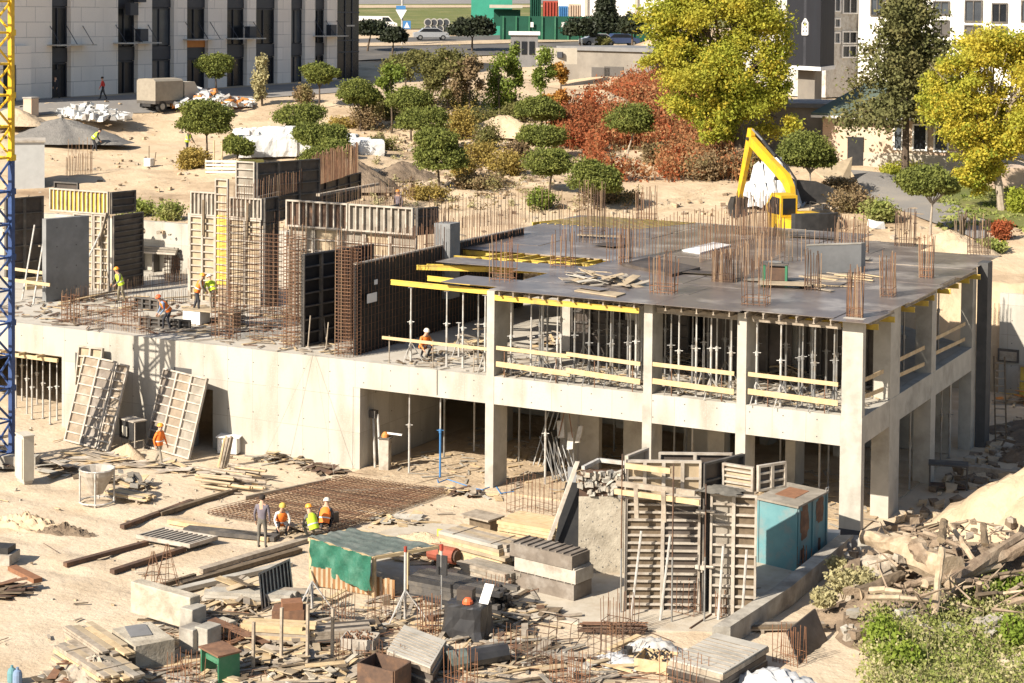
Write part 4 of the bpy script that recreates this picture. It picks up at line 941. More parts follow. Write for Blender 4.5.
heap(at(66,533),1.2,.4,.3,'soil','small ridge of dark soil right of the longer one','soil_ridge','heap',63,1.2,a=.25)
# wire cones
for k,(x,y) in enumerate(((153,594),(167,586))):
    p = at(x,y); b = MB()
    for j in range(6): b.tube(p+hv(j*1.047)*.42,p+hv(j*1.047)*.04+V(0,0,1.35),.012,'rust',4)
    for z in (.3,.65,.95): b.path([p+hv(j*1.047)*(.42-.28*z)+V(0,0,z) for j in range(7)],.01,'rust',4)
    solo('wire_cone', b, p, '%s thin rusty wire cone stand on the sandy yard' % ('left','right')[k], 'wire stand', 'wire cone stands')
# people's work place left of the hut: boards
heap_of_boards(300,532,0,1.0,.6,18,['timber','timber_grey','ply_pale'],'boards strewn about the crouching workers',h=.35,size=(.6,1.6))
b = MB(); b.bar(at(316,531)+V(0,0,.35),at(338,527)+V(0,0,.38),.12,.36,'ply_dark'); solo('black_beam', b, at(327,530), 'short black beam lying on the corner of the hut roof', 'beam')
# heaped concrete blocks at lower left
def block(x,y,w_,d_,h,m,lab,rz=-.1,z=0.0):
    p = at(x,y)+V(0,0,z); b = MB(); b.cbox(p,w_,d_,h,m,rz)
    o = solo('concrete_block', b, p, lab, 'concrete block', 'concrete blocks in the lower left yard'); 
    bv = o.modifiers.new('bevel','BEVEL'); bv.width = .03; bv.segments = 2; return o
block(165,628,2.55,.42,.95,'block','large pale cast block lying on top at the lower left',-.16,.25)
block(193,650,.55,.6,.7,'concrete_old','grey foundation block in the shadow, left of two',-.1); block(208,651,.5,.6,.75,'concrete_old','grey foundation block in the shadow, right of two',-.1)
block(193,640,.5,.6,.6,'concrete_old','upper grey foundation block behind the shaded pair',-.1,.4); block(219,640,.6,.8,.55,'block','small pale block right of the big one',-.2)
p = at(143,659); b = MB(); b.cbox(p,1.75,1.15,.72,'block',-.5); b.cbox(p+V(-.25,.1,.722),.95,.6,.03,'roof_grey',-.7); b.path([p+V(-.7,-.35,.3),p+V(-.75,-.5,.4),p+V(-.55,-.55,.4),p+V(-.5,-.4,.3)],.02,'rust',5); solo('concrete_box', b, p, 'hollow weathered concrete box with a grey sheet on it, lower left', 'concrete box')
stack(at(56,668),-.42,3.1,5,8,.2,.06,['timber','ply_pale','timber_grey','ply_grey'],'big splayed stack of pale planks at the lower left',jit=.35)
stack(at(66,655),-.45,2.6,4,10,.2,.06,['timber','ply_pale','timber_grey'],'higher stack of weathered planks behind the splayed one',jit=.3)
heap(at(95,683),1.6,1.0,.7,'rubble','heap of broken rubble and scrap at the bottom left','rubble_heap','heap',7,.5)
heap_of_boards(85,681,0,1.4,.8,50,['timber_dark','rust','timber_grey','frame_dark','concrete_old'],'scrap and dark splinters on the rubble at the bottom left',h=.8,size=(.2,.7))
for k,(x,y) in enumerate(((12,682),(17.5,684))):
    p = at(x,y); b = MB(); b.lathe(p,[(.12,0),(.13,.03),(.13,.26),(.10,.36),(.04,.40),(.04,.46)],'teal' if k == 0 else 'cloth_blue',12)
    solo('gas_bottle', b, p, '%s small gas bottle standing on the sand at the bottom left corner' % ('greenish','bluish')[k], 'gas bottle')
# green bench machine
p = at(220,676); t = thing('bench_saw', p, 'green bench saw with a flat rusty top at the bottom left', 'bench saw')
b = MB(); b.cbox(p+V(0,0,.72),1.05,.75,.05,'rust',-.4); b.build('table_top', t)
for s,m in ((-.46,'green_paint'),(.46,'green_paint')):
    b = MB(); q = p+hv(-.4)*s; b.cbox(q,.07,.66,.72,m,-.4); b.build('side_panel', t)
b = MB(); b.cbox(p+V(0,.05,.42),.84,.5,.14,'green_paint',-.4); b.build('cross_beam', t)
b = MB(); b.tube(p+V(.1,-.1,.25),p+V(.35,-.2,.25),.15,'machine_dark',12); b.build('motor', t)
# scrap at the left edge
heap_of_boards(6,592,0,.7,.7,20,['rust_dark','rust','timber_dark'],'rusty strips heaped at the left edge of the yard',h=.3,size=(.6,1.6),rot=.6)
p = at(2,562); b = MB(); b.cbox(p,.9,.8,.35,'frame_grey',.3); b.cbox(p+V(0,0,.36),.7,.6,.2,'machine_dark',.3); solo('steel_crate', b, p, 'grey steel crate cut by the left edge of the yard', 'crate')
# dark ribbed form leaning, with frame
p0 = at(262,612); panel(p0,at(306,590)-p0,V(-.35,.35,.75),1.75,1.2,'dark ribbed shutter leaning back among the boards left of the hut',1,9,'frame_grey','ply_dark',vert=True,t=.1,nrm=V(.6,-1,.4))
stack(at(206,604),.35,2.9,3,3,.25,.1,['concrete','concrete_old','timber_grey'],'pile of pale concrete strips left of the dark leaning shutter',name='concrete_strips',cat='strips')
heap_of_boards(240,600,0,1.2,.9,45,['timber','timber_grey','ply_pale','timber_dark','block'],'tangle of broken boards left of the dark leaning shutter',h=.6)
heap_of_boards(232,645,0,1.1,.8,45,['timber_grey','timber','rust','timber'],'tangle of short boards behind the green bench saw',h=.6)
stack(at(244,645),.35,2.0,4,5,.14,.1,['timber','timber_new','timber_grey'],'pile of yellowish timbers in the middle of the lower yard')
stack(at(300,648),.75,2.2,4,3,.2,.1,['ply_dark','frame_dark','timber_grey'],'dark planks leaning in a low pile beside the timber posts',jit=.25)
heap_of_boards(290,665,0,1.7,.8,60,['timber','timber_grey','ply_pale','timber_dark','block'],'pale slabs and boards strewn at the bottom of the yard',h=.5,size=(.5,1.8))
heap_of_boards(330,676,0,1.5,.6,40,['timber','timber_grey','ply_pale','timber_dark','block'],'grey offcuts strewn at the bottom edge left of the rusty box',h=.5,size=(.4,1.4))
for k,(x,y,h) in enumerate(((281,668,1.7),(307,672,1.9),(332,665,1.6),(253,672,1.4))):
    p = at(x,y); b = MB(); b.bar(p,p+V(.02,0,h),.075,.075,'timber_grey',UY); solo('timber_post', b, p, 'pale timber post standing in the lower yard, %s' % ('second from left','third from left, tallest','right one','leftmost by the bench saw')[k], 'post', 'timber posts')
p = at(289,624); b = MB(); b.cbox(p,.95,.7,.5,'rust',.5); b.cbox(p+V(.1,0,.5),.6,.5,.22,'rust_red',.7); solo('rusty_box', b, p, 'open rusty steel box before the leaning dark shutter', 'box')
def crate(x,y,m,fill,lab,w_=.95,d_=.7,h=.42,rz=.3):
    p = at(x,y); t = thing('crate', p, lab, 'crate'); u_ = hv(rz); v_ = V(-u_.y,u_.x,0); b = MB()
    for s in (-1,1):
        b.par(p+u_*(-w_/2)+v_*(s*d_/2-.02),u_*w_,v_*.04,V(0,0,h),m); b.par(p+u_*(s*w_/2-.02)-v_*(d_/2-.022),u_*.04,v_*(d_-.044),V(0,0,h),m)
    b.build('crate_side', t); b = MB()
    for k in range(60):
        q = p+u_*U(-w_*.42,w_*.42)+v_*U(-d_*.4,d_*.4)+V(0,0,U(h*.6,h+.12)); b.tube(q,q+V(U(-.1,.1),U(-.1,.1),U(-.08,.08)),.025,fill,4)
    b.build('fittings', t)['kind'] = 'stuff'; return t
crate(360,650,'frame_grey','rust','grey crate filled with rusty fittings in the lower yard')
crate(660,668,'timber','plastic_black','wooden crate with grey plastic scraps at the bottom right yard',1.2,.9,.35,.1)
# hut with green tarpaulin
H0 = at(314,574); t = thing('tarp_hut', H0, 'low timber work shelter roofed with grey green sheet and hung with a green tarpaulin', 'shelter')
r0,r1,r2,r3 = at(309,537,1.35),at(372,556,1.35),at(438,545,1.35),at(352,528,1.35)
b = MB(); n=14; vs=[]
for i in range(n+1):
    for j in range(n+1):
        q = lerp(lerp(r0,r3,j/n),lerp(r1,r2,j/n),i/n)+V(0,0,.03*math.sin(i*1.7+j)+.025*math.sin(j*2.1)+U(-.012,.012)); vs.append(q)
b.add(vs,[(i*(n+1)+j,i*(n+1)+j+1,(i+1)*(n+1)+j+1,(i+1)*(n+1)+j) for i in range(n) for j in range(n)],'tarp_grey'); b.build('roof_sheet', t, smooth=True)
b = MB(); vs=[]; d0 = r0+(r1-r0)*.02+V(.12,-.12,.03); d1 = r0+(r1-r0)*1.0+V(.05,-.1,.02); n=26
for i in range(n+1):
    for j in range(13):
        q = lerp(d0,d1,i/n)+V(0,-.06-.05*math.sin(i*.9+j*.5)-.03*math.sin(i*2.3-j*.9),-(j/12)*(1.0+.1*i/n)+.03*math.sin(j*1.6+i*.5)*(j/12)); vs.append(q)
b.add(vs,[(i*13+j,i*13+j+1,(i+1)*13+j+1,(i+1)*13+j) for i in range(n) for j in range(12)],'tarp_green'); b.build('green_tarpaulin', t, smooth=True)
for q in (r0,r1,r2,r3,lerp(r1,r2,.5)):
    b = MB(); b.bar(V(q.x,q.y,0)+V(.05,.05,0),q+V(.05,.05,-.06),.1,.1,'timber',UY); b.build('post', t)
for a,c in ((r0,r1),(r1,r2),(r2,r3),(r3,r0)):
    b = MB(); b.bar(a-V(0,0,.07),c-V(0,0,.07),.1,.1,'timber_new'); b.build('rafter', t)
# slatted strips under the tarp
b = MB(); q0,q1 = at(311,585),at(392,599)
for k in range(34): f = k/33; q = lerp(q0,q1,f); b.box(q.x,q.x+.09,q.y,q.y+.03,0,.62*U(.93,1.05),'leaf_dry' if k%2 else 'ply_pale')
b.bar(q0+V(0,.05,.3),q1+V(0,.05,.3),.03,.08,'timber_grey'); solo('slat_screen', b, q0, 'low brownish slatted screen standing below the green tarpaulin', 'screen')
# sets of steel, timber
stack(at(408,600),-.05,3.3,5,5,.2,.13,['black','frame_dark','plastic_black'],'stack of black steel forms beside the hut',name='steel_stack',cat='steel stack',jit=.08)
stack(at(440,562),-.22,2.75,5,8,.24,.11,['timber','ply_pale','timber_grey','concrete'],'tall stack of pale square timbers behind the black steel stack',jit=.1)
stack(at(459,577),-.25,2.2,4,4,.2,.1,['timber_grey','ply_grey'],'low stack of grey timbers in front of the tall pale stack',jit=.15)
stack(at(497,547),-.05,2.1,8,7,.18,.11,['timber_new','timber','timber_new'],'stack of fresh yellow timber by the leaning dark sheet',jit=.05)
p = at(482,534); t = thing('workbench', p, 'dark boxy workbench with a plank top among the timber stacks', 'bench')
b = MB(); b.cbox(p+V(0,0,.62),1.3,.9,.06,'timber_grey',-.2); b.build('bench_top', t)
b = MB(); b.cbox(p+V(.1,.05,.0),.95,.6,.6,'timber_dark',-.2); b.build('bench_box', t)
heap(at(425,545),1.9,.8,.42,'sand_pale','long low sand heap behind the hut','sand_heap','heap',9,.35,a=.3)
p = at(444,566); t = thing('red_tank', p, 'small reddish horizontal tank behind the black steel stack', 'tank')
b = MB(); b.tube(p+V(-.5,0,.42),p+V(.5,-.1,.42),.27,'pipe_red',14); b.tube(p+V(.5,-.1,.42),p+V(.58,-.11,.42),.2,'rust_dark',14); b.build('drum', t)
b = MB(); b.cbox(p+V(-.3,0,0),.08,.5,.2,'frame_dark'); b.cbox(p+V(.3,-.05,0),.08,.5,.2,'frame_dark'); b.build('cradle', t)
p = at(440,551); b = MB(); b.cbox(p+V(0,0,.5),.22,.05,.25,'beam_yellow'); b.cbox(p,.05,.05,.5,'timber'); solo('yellow_board', b, p, 'tiny yellow board on a stick behind the red tank', 'board')
# steel block stack
base = at(552,592)
for k,(dx,dz,w_,m) in enumerate(((-.1,0,2.5,'steel_brown'),(0,.56,2.4,'frame_grey'),(-.15,1.0,2.45,'steel_brown'))):
    p = base+V(dx,.1,dz); b = MB(); b.cbox(p,w_,.95,.42 if dz else .52,m,-.18)
    for j in range(9): b.cbox(p+hv(-.18)*(w_*(j/8-.5)*.92)+V(0,0,.42 if dz else .52),.05,.9,.05,m,-.18)
    solo('steel_form', b, p, 'rusty grey steel form box, %s of the stack of three' % ('bottom','middle','top')[k], 'steel form', 'stacked steel forms')
# prop tripods, flags
def tripod_prop(x,y,h,lab,m='steel_pale',red=None):
    p = at(x,y); t = thing('tripod_stand', p, lab, 'tripod'); b = MB(); b.tube(p+V(0,0,.05),p+V(0,0,h),.045,m,7); b.build('pole', t)
    for a in (.3,2.4,4.5):
        b = MB(); b.tube(p+hv(a)*.75,p+V(0,0,.95),.025,m,5); b.build('leg', t)
    if red: b = MB(); b.tube(p+V(0,0,h),p+V(0,0,h+.16),.05,red,8); b.build('cap', t)
    return t
tripod_prop(405,621,2.1,'pale tripod with a tall pole standing right of the hut',red='red')
tripod_prop(312,612,.9,'low tripod stand before the slatted screen')
p = at(441,612); t = thing('warning_pole', p, 'thin pole with a black flag and red lamp by the black steel stack', 'pole')
b = MB(); b.tube(p,p+V(0,0,1.9),.035,'steel_pale',6); b.build('pole', t)
b = MB(); b.box(p.x-.16,p.x+.2,p.y-.03,p.y+.03,1.15,1.75,'plastic_black'); b.build('flag', t)
b = MB(); b.tube(p+V(0,0,1.9),p+V(0,0,2.08),.06,'red',9); b.build('lamp', t)
# black wrapped pallet
p = at(468,634); b = MB()
vs=[]; 
for i,(z,r_) in enumerate(((0,1.12),(.25,1.05),(.6,1.0),(.9,.97),(.98,.9),(1.0,0.05))):
    for k in range(20):
        a = k*6.283/20; c_,s_ = math.cos(a),math.sin(a); q = max(abs(c_),abs(s_)); vs.append(p+V(.62*r_*c_/q+U(-.035,.035),.5*r_*s_/q+U(-.035,.035),z+U(-.02,.02)))
b.add(vs,[(i*20+k,i*20+(k+1)%20,(i+1)*20+(k+1)%20,(i+1)*20+k) for i in range(5) for k in range(20)],'plastic_black'); solo('wrapped_pallet', b, p, 'pallet load wrapped in shiny dark plastic in the lower yard', 'wrapped load', smooth=False)
b = MB(); b.cbox(p+V(-.1,.05,1.0),.48,.35,.34,'ply_dark',.2); solo('small_box', b, p+V(-.1,.05,1.0), 'small dark cardboard box on the wrapped pallet', 'box')
b = MB(); b.lathe(p+V(.12,-.25,1.0),[(.16,0),(.15,.08),(.09,.16),(.0,.18)],'helmet_red',10); solo('helmet', b, p+V(.12,-.25,1.0), 'red safety helmet lying on the wrapped pallet', 'helmet')
b = MB(); b.par(p+V(.38,-.05,1.0),V(.3,0,0),V(0,.04,0),V(.12,.15,.55),'white_paint'); solo('pale_board', b, p+V(.4,0,1.0), 'small pale board propped on the wrapped pallet', 'board')
# rebar columns in the slab on the ground
for q in [(415,432,598,636,'rusty column bars rising right of the tripod','rust_red',6,5,.5),(474,503,578,608,'rusty column bars behind the wrapped pallet','rust_red',7,3,.6),(365,382,588,622,'thin column bars in front of the slatted screen','rust',4,3,.6),
  (318,350,590,622,'thin bars rising before the slatted screen','rust',8,2,.4),(500,550,480,516,'thin bars rising at the first ground column','rust',10,3,1.0),(585,614,628,664,'low tied cage on the slab','rust_dark',5,2,.6),
  (598,625,598,636,'pale bars rising by the tall formwork tower','rust',8,3,.8),(360,398,646,672,'bars standing behind the rusty box','rust',6,2,.5),(330,345,636,662,'bars beside the crate of fittings','rust',4,2,.3),
  (655,700,655,690,'rusty bars at the bottom beside the flat panel stack','rust_red',7,2,.6),(770,800,628,664,'rusty bars near the tipped brown panel','rust_red',8,2,.5),(715,722,592,618,'rusty bars between the two formwork towers','rust_red',4,2,.3),
  (545,580,655,690,'rusty bars rising at the bottom of the yard','rust_red',8,3,.6),(440,470,650,690,'bars rising right of the flat pale panels','rust_red',7,2,.5),(490,520,630,664,'bars rising by the grey wrapped roll','rust',5,2,.5),
  (640,700,576,612,'bars before the foot of the tall formwork tower','rust',9,2,.4),(160,196,655,688,'rusty bars beside the weathered concrete box','rust_red',7,2,.5),(760,790,528,556,'dark bars before the teal container','rust_dark',9,2,.3),
  (796,806,548,574,'yellow rusty bars at the teal container corner','rust_red',4,2,.3),(210,235,625,650,'dark red bars behind the pale block','rust_red',6,2,.4),(525,545,640,668,'bent bars on the slab','rust_dark',4,2,.4)]:
    x0,x1,yt,ybs,lab,m,nx,ny,dd = q; p = at((x0+x1)/2,ybs); k = ppm(p)
    cage(0,0,0,(x1-x0)/k*.95,dd,(ybs-yt)/k,nx,ny,lab,m,P=p,group='bars rising from the yard slab',r=.011,j=.05,ties=.3 if 'tied' in lab else 0,rot=-.2)
# little wire chairs
for k,(x,y) in enumerate(((548,640),(525,650),(600,640),(660,590),(545,560))):
    p = at(x,y); b = MB(); 
    for s in (0,.7): b.path([p+V(s,0,0),p+V(s,.1,.55),p+V(s+.05,.5,.6),p+V(s,.6,0)],.012,'rust_dark',4)
    b.tube(p+V(0,.1,.55),p+V(.7,.1,.55),.012,'rust_dark',4); b.tube(p+V(0,.5,.6),p+V(.7,.5,.6),.012,'rust_dark',4)
    solo('wire_trestle', b, p, 'small bent bar trestle on the slab, %s' % ('left of the tied cage','leftmost of the front ones','right of the tied cage','at the formwork tower foot','behind the steel form boxes')[k], 'trestle', 'bar trestles')
p = at(578,634); b = MB()
for k in range(26): q = p+V(0,U(-.1,.3),U(.03,.3)); b.tube(q,q+V(1.75,.85,U(-.02,.03)),.018,'rust_red' if k%3==0 else 'rust_dark',4)
solo('rebar_bundle', b, p, 'bundle of rusty bars lying on the slab before the tower', 'rebar bundle')
p = at(463,668); b = MB(); b.tube(p+V(-.1,-.3,.28),p+V(.9,.9,.34),.3,'plastic_black',10,r2=.26); b.tube(p+V(-.22,-.45,.26),p+V(.1,-.05,.28),.31,'tarp_grey',10); solo('wrapped_roll', b, p, 'dark grey wrapped roll lying in the lower yard', 'roll')
# flat panel stacks
for k,(a,c,e,z,lab) in enumerate((((386,672),(430,690),(446,662),.35,'flat stack of pale panels in the lower middle yard'),((668,682),(722,697),(768,668),.0,'big flat stack of pale panels at the bottom right yard'))):
    p0,p1,p2 = at(*a),at(*c),at(*e); b = MB()
    for j in range(3):
        s = V(U(-.06,.06),U(-.06,.06),0); b.par(p0+s+V(0,0,.05+j*.2),p1-p0,p2-p1,V(0,0,.14),'timber_grey' if j == 2 else 'ply_dark'); b.par(p0+s+V(.02,.02,.05+j*.2+.141),(p1-p0)*.98,(p2-p1)*.98,V(0,0,.045),'concrete' if j == 2 else 'ply_grey'); [b.par(p0+s+(p2-p1)*(.1+.1*i)+V(0,0,.05+j*.2+.187),(p1-p0)*.95,(p2-p1)*.015,V(0,0,.012),'timber_grey') for i in range(8)]
    solo('panel_stack', b, p0, lab, 'panel stack')
p0 = at(357,690); t = thing('rusty_bin', p0, 'open dark rusty bin at the bottom edge of the yard', 'bin'); u_ = hv(-.1); b = MB()
for o,a,c in ((V(0,0,0),u_*1.2,V(0,.04,0)),(V(0,.9,0),u_*1.2,V(0,.04,0)),(V(0,.042,0),V(0,.855,0),u_*.04),(u_*1.2+V(0,.042,0),V(0,.855,0),u_*.04)): b.par(p0+o,a,c,V(0,0,.75),'rust_dark')
b.build('bin_side', t); b = MB(); b.par(p0+V(.05,.05,.02),u_*1.1,V(0,.8,0),V(0,0,.03),'rust_dark'); b.build('bin_floor', t)
p = at(627,660); b = MB(); b.lathe(p,[(.14,0),(.17,.36),(.15,.36),(.12,.03)],'plastic_black',12); solo('bucket', b, p, 'black plastic bucket on the slab at the bottom right', 'bucket')
def cloth(p, rx, ry, h, m, lab, name, cat, seed):
    rnd = random.Random(seed); b = MB(); n = 18; vs=[]
    for i in range(n+1):
        for j in range(n+1):
            x, y = (i/n-.5)*2, (j/n-.5)*2; q = max(abs(x),abs(y)); rr = math.hypot(x,y)
            z = h*max(0,1-rr**2.2)+.16*math.sin(i*1.3+seed)*math.sin(j*1.1+i*.4)*h+.1*math.sin(i*2.7-j*2.1)*h+rnd.uniform(-.05,.05)*min(1,h)
            vs.append(Vector(p)+V(x*rx*(1+.1*math.sin(j)),y*ry*(1+.1*math.sin(i)),max(.01,z)))
    b.add(vs,[(i*(n+1)+j,(i+1)*(n+1)+j,(i+1)*(n+1)+j+1,i*(n+1)+j+1) for i in range(n) for j in range(n)],m)
    return solo(name, b, p, lab, cat, smooth=True)
cloth(at(778,690),1.25,.9,.5,'sheet_grey','crumpled pale plastic sheet at the bottom right','plastic_sheet','sheet',2)
cloth(at(655,652),.9,.6,.35,'steel_pale','crumpled grey plastic sheet at the edge of the slab','plastic_sheet','sheet',5)
cloth(at(618,662),.7,.6,.2,'sheet_grey','flat crumple of pale plastic by the black bucket','plastic_sheet','sheet',8)
p0 = at(798,664); b = MB(); b.par(p0,at(826,640)-p0,V(-.5,.35,.75),V(.04,.03,-.0),'ply_dark'); solo('tipped_panel', b, p0, 'brown film faced sheet tipped against the bank at the bottom right', 'plywood')
heap_of_boards(505,610,0,1.8,.9,30,['timber','timber_grey','timber_dark'],'boards lying around the wrapped pallet',h=.15,size=(.5,1.8))
heap_of_boards(420,560,0,1.0,.5,20,['timber','ply_pale'],'pale battens behind the tarpaulin hut',h=.5,size=(.6,1.6))
heap_of_boards(530,655,0,1.6,.9,24,['timber_grey','rust_dark','timber_dark'],'dark thin strips strewn on the lower slab',h=.1,size=(.5,1.6))
heap_of_boards(395,520,0,1.6,.5,34,['timber_grey','timber','concrete_old'],'litter of boards along the edge of the rebar mat',h=.2,size=(.3,1.2))
heap_of_boards(560,530,0,.8,.5,18,['timber_grey','timber_dark'],'boards fallen at the foot of the leaning dark sheet',h=.4,size=(.4,1.2))
heap_of_boards(470,495,0,1.4,.3,30,['timber_grey','timber','concrete_old','rust_dark'],'litter of boards before the first ground column',h=.25,size=(.3,1.0))

# tall column formwork, two towers
p0 = at(624,611); p1 = at(699,612); u_ = (p1-p0); HT = 4.25
n1 = V(.28,-.96,0)
panel(p0,u_,UZ,u_.length,3.55,'tall weathered two column wall shutter standing on the slab with pale braces',2,15,'frame_grey','ply_grey',t=.10,sheets=['timber_dark','ply_dark'],nrm=u_.cross(UZ))
panel(p0+V(0,0.02,3.58),u_,UZ,u_.length,1.1,'upper ribbed part of the tall weathered shutter with yellow ledgers',4,2,'frame_grey','ply_pale',t=.12,nrm=u_.cross(UZ))
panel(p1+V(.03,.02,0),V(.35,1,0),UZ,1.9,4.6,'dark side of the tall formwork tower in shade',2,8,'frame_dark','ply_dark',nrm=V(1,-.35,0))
panel(p0+V(.3,1.95,0),u_,UZ,u_.length,4.55,'rear shutter of the tall formwork tower',2,9,'frame_grey','ply_dark',nrm=V(0,-1,0))
for k,(z,a,c,m) in enumerate(((3.72,-.25,2.5,'timber'),(3.98,-.2,2.35,'timber_grey'),(4.55,.1,1.55,'timber'))):
    plank(p0+V(a,-.22,z),p0+V(c,-.16,z),.1,.16,m,'%s timber ledger across the head of the tall shutter' % ('lower pale','upper grey','topmost short')[k],'ledger','ledger')
for k in range(2):
    q = p0+V(.4+.95*k,-.35,0); b = MB(); b.tube(q,q+V(.22,.18,2.6),.038,'steel_pale',6); solo('brace', b, q, '%s pale slim brace leaning on the tall weathered shutter' % ('left','right')[k], 'brace')
for k in range(2):
    q = p0+V(.5+.9*k,-.25,3.0); b = MB(); b.bar(q,q+V(-.05,.02,.95),.14,.05,'timber_grey',UY); solo('batten', b, q, 'upright timber batten on the tall shutter, %s' % ('left','right')[k], 'batten')
for k,(dx,dy,h) in enumerate(((.0,-.25,4.9),(1.7,-.3,4.8),(2.55,.2,4.2))):
    q = p0+V(dx,dy,.0); b = MB(); b.tube(q+V(0,0,2.0),q+V(0,0,h),.025,'rust_dark',5); b.tube(q,q+V(0,0,2.0),.03,'steel',5); solo('scaffold_tube', b, q, '%s thin scaffold tube beside the tall formwork tower' % ('left','middle','right')[k], 'tube')
p2 = at(706,614); p3 = at(755,617); u2 = p3-p2
panel(p2+V(.1,0,0),u2*.92,UZ,u2.length*.95,3.75,'narrower wall shutter with crossing braces next to the teal container',2,12,'frame_grey','ply_dark',t=.12,sheets=['ply_grey','timber_dark'],nrm=u2.cross(UZ))
panel(p2+V(-.05,.1,0),V(.3,1,0),UZ,1.4,3.8,'dark left side of the narrower tower',1,8,'black','black',nrm=V(-1,.3,0))
panel(p2+V(.15,.9,3.75),V(1,-.1,0),UZ,1.05,.75,'ribbed shutter top behind the narrower tower',1,4,'frame_grey','ply_pale',nrm=V(0,-1,0))
panel(p2+V(1.25,.85,3.75),V(.6,1,0),UZ,1.1,.8,'dark angled shutter behind the narrower tower',2,3,'frame_grey','ply_dark',nrm=V(1,-.6,0))
for k in range(2):
    q = p2+V(.55+.75*k,-.4,0); b = MB(); b.tube(q,q+V(.02,.3,2.2),.04,'steel_pale',6); solo('brace', b, q, '%s grey brace leaning on the narrower shutter' % ('left','right')[k], 'brace')
for k,z in enumerate((1.45,3.15)):
    q = p1+V(.1,-.1,z); b = MB(); b.tube(q+V(-.1,.0,0),q+V(.5,-.25,.12),.04,'frame_grey',6); b.tube(q+V(.05,-.1,-.15),q+V(.1,-.1,.2),.03,'frame_grey',6); b.cbox(q+V(0,-.1,-.06),.3,.1,.12,'frame_grey'); solo('form_clamp', b, q, '%s steel clamp in the gap between the two towers' % ('lower','upper')[k], 'clamp')
q = p2+V(.3,.2,3.8); cloth(q,.7,.5,.12,'cloth_grey','dark grey sheet lying on top of the narrower tower','sheet','sheet',4)
# cast wall beside the tower and leaning dark sheets
w0_ = at(578,574); w1_ = at(623,574); b = MB(); b.par(w0_,w1_-w0_,V(.04,.4,0),V(0,0,2.55),'block'); b.par(w0_+V(.0,.02,2.552),w1_-w0_,V(.04,.36,0),V(0,0,.8),'rust_dark')
for k in range(90): q = lerp(w0_,w1_,U(.02,.98))+V(0,.0,2.55+.8*random.random()**.7); b.rock(q,U(.05,.14),random.choice(['rubble','concrete_old','gravel','concrete']))
for k in range(60): q = lerp(w0_,w1_,U(.05,.95))+V(0,-.004,U(.2,2.6)); b.tube(q,q+V(0,.02,0),U(.012,.035),random.choice(['tie_hole','gravel','concrete_old']),5)
solo('cast_wall', b, w0_, 'stained freshly cast wall piece left of the tall formwork tower, rough dark top', 'wall')
panel(w1_+V(.02,.02,0),V(.1,1,0),UZ,1.4,3.9,'thin end shutter between the cast wall and the tall tower',1,4,'frame_grey','ply_grey',nrm=UX)
fr = [at(583,468,3.3),at(599,460,3.3),at(625,463,3.3)]
for k in range(2): plank(fr[k],fr[k+1],.12,.12,'steel_pale','pale steel rail around the head of the cast wall, %s length' % ('left','right')[k],'rail')
p0 = at(550,566); b = MB(); b.par(p0,V(.85,.3,0),V(.05,-.05,0),V(.25,.6,2.7),'black'); solo('black_sheet', b, p0, 'tall black sheet leaning between the steel form boxes and the cast wall', 'sheet')
b = MB(); b.par(p0+V(-.25,-.5,0),V(.11,.04,0),V(.05,-.05,0),V(.95,.9,3.5),'frame_grey'); solo('steel_edge', b, p0, 'grey steel edge strip leaning along the black sheet', 'strip')
p0 = at(567,556); b = MB(); b.par(p0,V(.28,.08,0),V(.03,-.05,0),V(-.25,.5,2.9),'concrete_grey'); solo('grey_sheet', b, p0, 'narrow grey sheet leaning on the cast wall', 'sheet')
# bundle of shiny poles and fins in the entrance of the wide bay
for k in range(13):
    pass
b = MB(); p = at(556,482)
for k in range(16): q = p+V(U(-.3,.9),U(-.1,.5),0); b.tube(q,q+V(U(-.9,-.2),.3,U(1.2,1.8)),.022,'steel',4)
solo('pole_bundle', b, p, 'bundle of thin poles leaning inside the wide ground bay', 'poles')
b = MB()
for dx,dz,a in ((.0,1.7,.5),(.75,1.6,-.5),(.4,1.3,0)): q = p+V(dx,.1,dz); b.par(q,V(.25+.1*a,0,.05),V(0,.08,0),V(-.2*a,.1,.65),'steel_pale')
b.tube(p+V(.35,.2,3.2),p+V(.05,.1,1.8),.02,'rust_red',4); b.tube(p+V(.35,.2,3.2),p+V(.65,.1,1.8),.02,'rust_red',4)
solo('hanging_brackets', b, p, 'grey steel brackets hung on rusty slings in the wide ground bay', 'brackets')
b = MB(); b.par(at(546,472)+V(0,0,0),V(.35,.5,0),V(.05,-.05,0),V(-.15,.2,1.6),'black'); solo('black_board', b, at(546,472), 'black board leaning near the poles in the wide ground bay', 'board')
for k in range(3): q = at(533+5*k,466); b = MB(); b.tube(q,q+V(.5,.4,2.2),.03,'steel',5); solo('leaning_tube', b, q, '%s thin tube leaning in the wide ground bay' % ORD[k], 'tube','leaning tubes')
# entrance: gate props with lamp box
p = at(375,468); t = thing('prop_bundle', p, 'grey props leaning with a distribution box in the entrance corner', 'props')
b = MB(); b.tube(p,p+V(-.35,.4,2.2),.05,'steel_pale',7); b.tube(p+V(.25,0,0),p+V(-.1,.35,2.1),.05,'steel_pale',7); b.cbox(p+V(-.3,.3,1.95),.35,.25,.3,'frame_dark'); b.build('leaning_prop', t)
b = MB(); b.cbox(p+V(.5,-.05,0),.4,.35,1.25,'frame_grey',.2); b.cbox(p+V(.5,-.05,1.27),.5,.45,.05,'frame_dark',.2); b.build('box', t)
b = MB(); b.lathe(p+V(.5,-.05,1.32),[(.15,0),(.14,.1),(.07,.2),(0,.22)],'orange',10); b.build('lamp', t)
b = MB(); b.cbox(p+V(.85,0,1.45),.8,.08,.06,'white_paint'); b.build('bracket', t)
